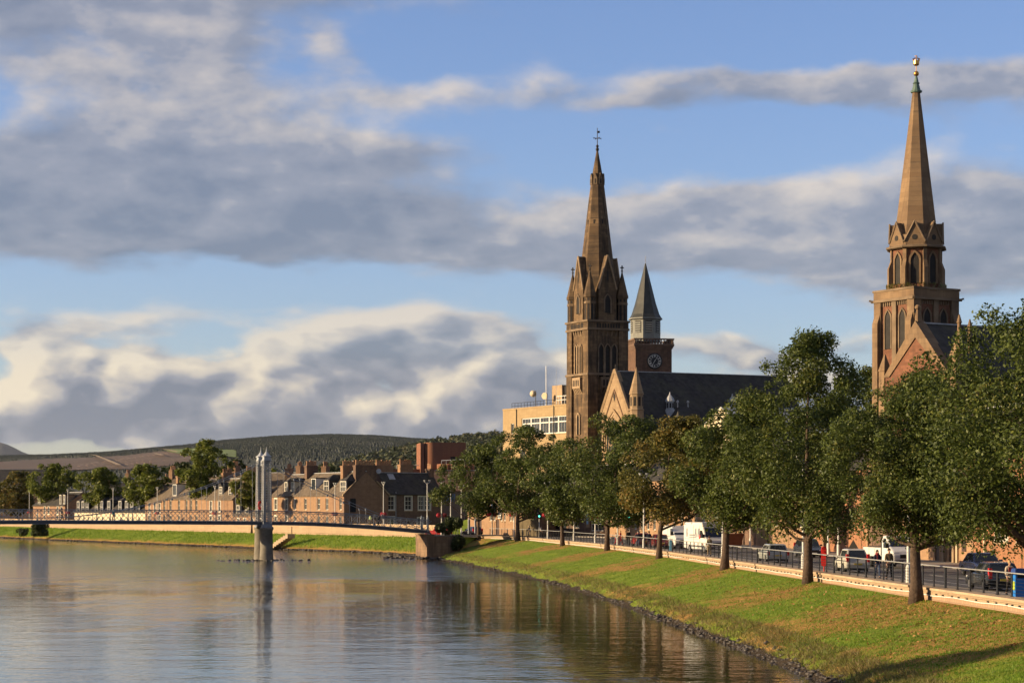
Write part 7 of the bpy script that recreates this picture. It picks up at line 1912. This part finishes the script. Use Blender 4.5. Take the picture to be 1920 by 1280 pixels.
# ------------------------------------------------------------------ people
def skin_mesh(name, verts, edges, mat, parent, root=0, sub=1):
    me = bpy.data.meshes.new(name); me.from_pydata([v[:3] for v in verts], edges, []); me.update()
    o = link(name, me, mat, parent)
    o.modifiers.new('skin', 'SKIN'); sv = me.skin_vertices[0].data
    for i, v in enumerate(verts):
        rr = v[3]; sv[i].radius = rr if isinstance(rr, tuple) else (rr, rr)
        sv[i].use_root = (i == root)
    s = o.modifiers.new('smooth', 'SUBSURF'); s.levels = sub; s.render_levels = sub
    me.polygons.foreach_set('use_smooth', [True]*len(me.polygons))
    return o
def person(label, loc, rz, H, top, legs, hair, stride=.18, arm=.12, skirt=False, longhair=False, bag=None, group='people on the riverside pavement', coat=None):
    """walking figure, faces local -y"""
    r = empty('person', loc, rz, label, 'person', group); k = H/1.75
    def S(L_): return [(x*k, y*k, z*k, (rr[0]*k, rr[1]*k) if isinstance(rr, tuple) else rr*k) for (x, y, z, rr) in L_]
    st = stride
    kneeL, kneeR = (.095,-st*.75-.03,.50), (-.095,st*.25-.05,.50)
    ankL, ankR = (.095,-st*1.1,.09), (-.095,st*1.3,.11)
    toeL, toeR = (.10,-st*1.1-.17,.035), (-.10,st*1.3-.15,.04)
    shL, shR = (.175,0,1.42), (-.175,0,1.42)
    elL, elR = (.225,arm*.9,1.13), (-.225,-arm*.6+.02,1.13)
    haL, haR = (.21,arm*.7-.10,.88), (-.21,-arm*1.6-.06,.90)
    V = S([(0,0,.95,(.135,.10)),(0,.01,1.12,(.125,.09)),(0,.01,1.32,(.15,.10)),(0,0,1.44,(.085,.07)),(0,-.01,1.53,.05),(0,-.02,1.60,(.07,.082)),(0,-.015,1.68,(.072,.088)),(0,-.005,1.745,.045),
           (.09,0,.88,.085),(*kneeL,.058),(*ankL,.04),(*toeL,.035),(-.09,0,.88,.085),(*kneeR,.058),(*ankR,.04),(*toeR,.035),
           (*shL,.052),(*elL,.04),(*haL,.03),(haL[0],haL[1]-.03,haL[2]-.10,.032),(*shR,.052),(*elR,.04),(*haR,.03),(haR[0],haR[1]-.03,haR[2]-.10,.032)])
    E = [(0,1),(1,2),(2,3),(3,4),(4,5),(5,6),(6,7),(0,8),(8,9),(9,10),(10,11),(0,12),(12,13),(13,14),(14,15),(3,16),(16,17),(17,18),(18,19),(3,20),(20,21),(21,22),(22,23)]
    body = skin_mesh('body', V, E, M_SKIN, r)
    mb = MB(); mb.prism([(-.018*k,1.585*k),(.018*k,1.585*k),(.006*k,1.64*k),(-.006*k,1.64*k)], -.135*k, -.09*k); mb.build('nose', M_SKIN, body)
    for s in (-1, 1):
        mb = MB(); mb.lathe([(.004*k,-.006*k),(.012*k,0),(.004*k,.006*k)], 6, (s*.03*k,-.105*k,1.645*k)); mb.build('eye', M_DARK, body)
        # fingers
        hx, hy, hz = (haL if s > 0 else haR); mb = MB()
        for f_ in range(4): mb.tube([((hx+(-.022+f_*.015))*k,(hy-.03)*k,(hz-.12)*k),((hx+(-.024+f_*.016))*k,(hy-.045)*k,(hz-.17-.01*(f_ in (1,2)))*k),((hx+(-.022+f_*.015))*k,(hy-.065)*k,(hz-.20-.012*(f_ in (1,2)))*k)], [.009*k,.008*k,.006*k], 5)
        mb.tube([((hx-s*.02)*k,(hy-.05)*k,(hz-.07)*k),((hx-s*.035)*k,(hy-.08)*k,(hz-.11)*k),((hx-s*.03)*k,(hy-.09)*k,(hz-.14)*k)], [.011*k,.009*k,.007*k], 5); mb.build('fingers', M_SKIN, body)
    mb = MB(); mb.box(-.024*k,.024*k,-.108*k,-.098*k,1.562*k,1.572*k); mb.build('mouth', cloth('lips', (.3,.1,.09)), body)
    g = .022
    jb = .80 if coat else .93
    Vj = S([(0,0,jb,(.155,.125)),(0,.01,1.12,(.148,.115)),(0,.01,1.32,(.168,.12)),(0,0,1.445,(.10,.085)),(*shL,.07),(*elL,.058),(haL[0],haL[1]+.01,haL[2]+.02,.045),(*shR,.07),(*elR,.058),(haR[0],haR[1]+.01,haR[2]+.02,.045)])
    skin_mesh('jacket', Vj, [(0,1),(1,2),(2,3),(3,4),(4,5),(5,6),(3,7),(7,8),(8,9)], top, r)
    Vt = S([(0,0,1.0,(.145,.11)),(.09,0,.88,.10),(*kneeL,.074),(ankL[0],ankL[1],ankL[2]+.03,.058),(-.09,0,.88,.10),(*kneeR,.074),(ankR[0],ankR[1],ankR[2]+.03,.058)])
    skin_mesh('trousers', Vt, [(0,1),(1,2),(2,3),(0,4),(4,5),(5,6)], legs, r)
    for (ax, ay, az_), (tx, ty, tz) in ((ankL,toeL),(ankR,toeR)):
        mb = MB(); mb.tube([((ax)*k,(ay+.05)*k,(az_-.045)*k),(ax*k,(ay-.04)*k,(az_-.035)*k),(tx*k,(ty+.03)*k,(tz+.01)*k),(tx*k,(ty-.04)*k,(tz-.005)*k)], [.04*k,.052*k,.046*k,.028*k], 8); mb.build('shoe', M_BLACK, r)
    mb = MB(); mb.lathe([(.084*k,1.62*k),(.096*k,1.68*k),(.085*k,1.745*k),(.045*k,1.785*k),(.005*k,1.795*k)], 12, (0,.012*k,0))
    if longhair: mb.lathe([(.05*k,1.40*k),(.085*k,1.46*k),(.092*k,1.60*k),(.085*k,1.69*k)], 10, (0,.042*k,0))
    mb.build('hair', hair, r, True)
    if bag is not None: mb = MB(); mb.box(.16*k,.26*k,-.02*k,.24*k,.80*k,1.08*k); mb.tube([(.2*k,.1*k,1.08*k),(.1*k,.0,1.46*k)], .012*k, 4); mb.build('bag', bag, r)
    return r
H_BLOND = cloth('blond hair', (.48,.33,.15)); H_DARK = cloth('dark hair', (.02,.014,.01)); H_BROWN = cloth('brown hair', (.07,.04,.022)); H_GREY = cloth('grey hair', (.28,.27,.26))
C_BEIGE = cloth('beige cloth', (.48,.40,.30)); C_DRED = cloth('dark red cloth', (.25,.025,.03)); C_NAVY = cloth('navy cloth', (.018,.022,.045)); C_BLACK = cloth('black cloth', (.014,.013,.014)); C_BROWN = cloth('brown check cloth', (.13,.085,.045)); C_KHAKI = cloth('khaki cloth', (.28,.22,.13)); C_RED = cloth('red cloth', (.5,.03,.035)); C_TEAL = cloth('teal cloth', (.03,.20,.25)); C_WHITE = cloth('white cloth', (.6,.57,.52)); C_JEAN = cloth('denim', (.05,.075,.14)); C_YEL = cloth('pale green vest', (.42,.52,.25))
def walker(px, off, label, H, top, legs, hair, rz=None, toward=True, z=PZ, **kw):
    d = solve_d(px, off); x, y = TO(d, off)
    return person(label, (x, y, z), (rz if rz is not None else (R(5) if toward else R(185))), H, top, legs, hair, **kw)
w1 = walker(1893, 2.2, 'person with short blond hair in beige jacket and dark red top by the blue bin', 1.62, C_BEIGE, C_BLACK, H_BLOND, coat=True)
mb = MB(); mb.prism([(-.07,1.0),(.07,1.0),(.10,1.33),(-.10,1.33)], -.135, -.10); mb.build('top', C_DRED, w1)
w2 = walker(1645, 2.0, 'dark haired person in navy coat with red scarf beside the tipper truck', 1.64, C_NAVY, C_JEAN, H_DARK, longhair=True, coat=True)
mb = MB(); mb.lathe([(.10,1.36),(.125,1.41),(.12,1.47),(.085,1.50)], 10, (0,-.01,0)); mb.box(-.06,.0,-.16,-.125,1.05,1.40); mb.build('scarf', C_DRED, w2)
w3 = walker(1667, 2.0, 'dark haired person in brown jacket with black bag beside the tipper truck', 1.78, C_BROWN, C_BLACK, H_DARK, bag=C_BLACK)
walker(1330, 2.0, 'person in khaki clothes walking in front of the white panel van', 1.70, C_KHAKI, C_KHAKI, H_BROWN, toward=False)
walker(1163.5, 2.1, 'person in bright red jacket and trousers by the traffic light', 1.62, C_RED, C_RED, H_BLOND, rz=R(60))
walker(1155, 2.2, 'smaller figure with white top and red trousers left of the person in red', 1.35, C_WHITE, C_RED, H_BROWN, rz=R(70))
walker(1178, 2.0, 'person in black coat next to the person in red', 1.78, C_BLACK, C_BLACK, H_DARK, toward=False, coat=True)
walker(1196, 2.2, 'person in dark jacket and denim left of the parapet lamp', 1.65, C_NAVY, C_JEAN, H_GREY)
walker(1217, 2.1, 'person in dark blue coat right of the parapet lamp', 1.75, C_NAVY, C_NAVY, H_DARK, toward=False, coat=True)
walker(1014, 2.6, 'person in pale jacket by the far traffic light', 1.72, C_WHITE, C_BLACK, H_BROWN, rz=R(80))
walker(992, 2.3, 'person in dark jacket left of the far traffic light', 1.66, C_BLACK, C_NAVY, H_GREY, rz=R(-60))
def on_bridge(px, label, H, top, legs, hair, y=0.0, rz=90.):
    k = (px-960)/FPX; ux, uy = math.cos(RZB), math.sin(RZB); ox, oy = bo.x-uy*y, bo.y+ux*y
    x = (k*oy-ox)/(ux-k*uy); return person(label, (ox+ux*x, oy+uy*x, zb(x)+.30), RZB+R(rz), H, top, legs, hair, group='people on the footbridge')
on_bridge(116, 'person in dark clothes walking on the left part of the footbridge', 1.74, C_BLACK, C_BLACK, H_DARK)
on_bridge(213, 'person in teal jacket leaning on the footbridge rail', 1.70, C_TEAL, C_BROWN, H_BROWN, -.6, 10)
on_bridge(694, 'person in pale green vest on the right part of the footbridge', 1.70, C_YEL, C_KHAKI, H_BROWN, 0, -80)
on_bridge(702, 'person with dark jacket close behind the pale green vest', 1.72, C_BLACK, C_JEAN, H_GREY, .5, -80)
on_bridge(710, 'person in black coat leading the group on the footbridge', 1.72, C_BLACK, C_BLACK, H_DARK, -.2, -80)

# ------------------------------------------------------------------ evening haze
mb = MB(); mb.box(-13000, 13000, -300, 27500, -3.0, 720.0)
hz = mb.build('haze')
hm = bpy.data.materials.new('evening haze'); hm.use_nodes = True; hm.node_tree.nodes.clear()
_h = NT(hm.node_tree); pv_ = _h.n('ShaderNodeVolumePrincipled'); pv_.inputs['Color'].default_value = (.80,.88,1.0,1); pv_.inputs['Density'].default_value = 0.65e-5; pv_.inputs['Anisotropy'].default_value = .2
ho = _h.n('ShaderNodeOutputMaterial'); hm.node_tree.links.new(pv_.outputs[0], ho.inputs['Volume'])
hz.data.materials.append(hm)
tag(hz, 'thin blue evening haze over the valley', 'haze', None, 'stuff')

# thing > part > sub-part and no deeper
bpy.context.view_layer.update()
def depth(o):
    n = 0
    while o.parent is not None: o = o.parent; n += 1
    return n
deep = sorted([o for o in SC.objects if depth(o) > 2], key=depth)
for o in deep:
    while depth(o) > 2:
        p_ = o.parent; M_ = p_.matrix_basis @ o.matrix_basis
        o.parent = p_.parent; o.matrix_basis = M_
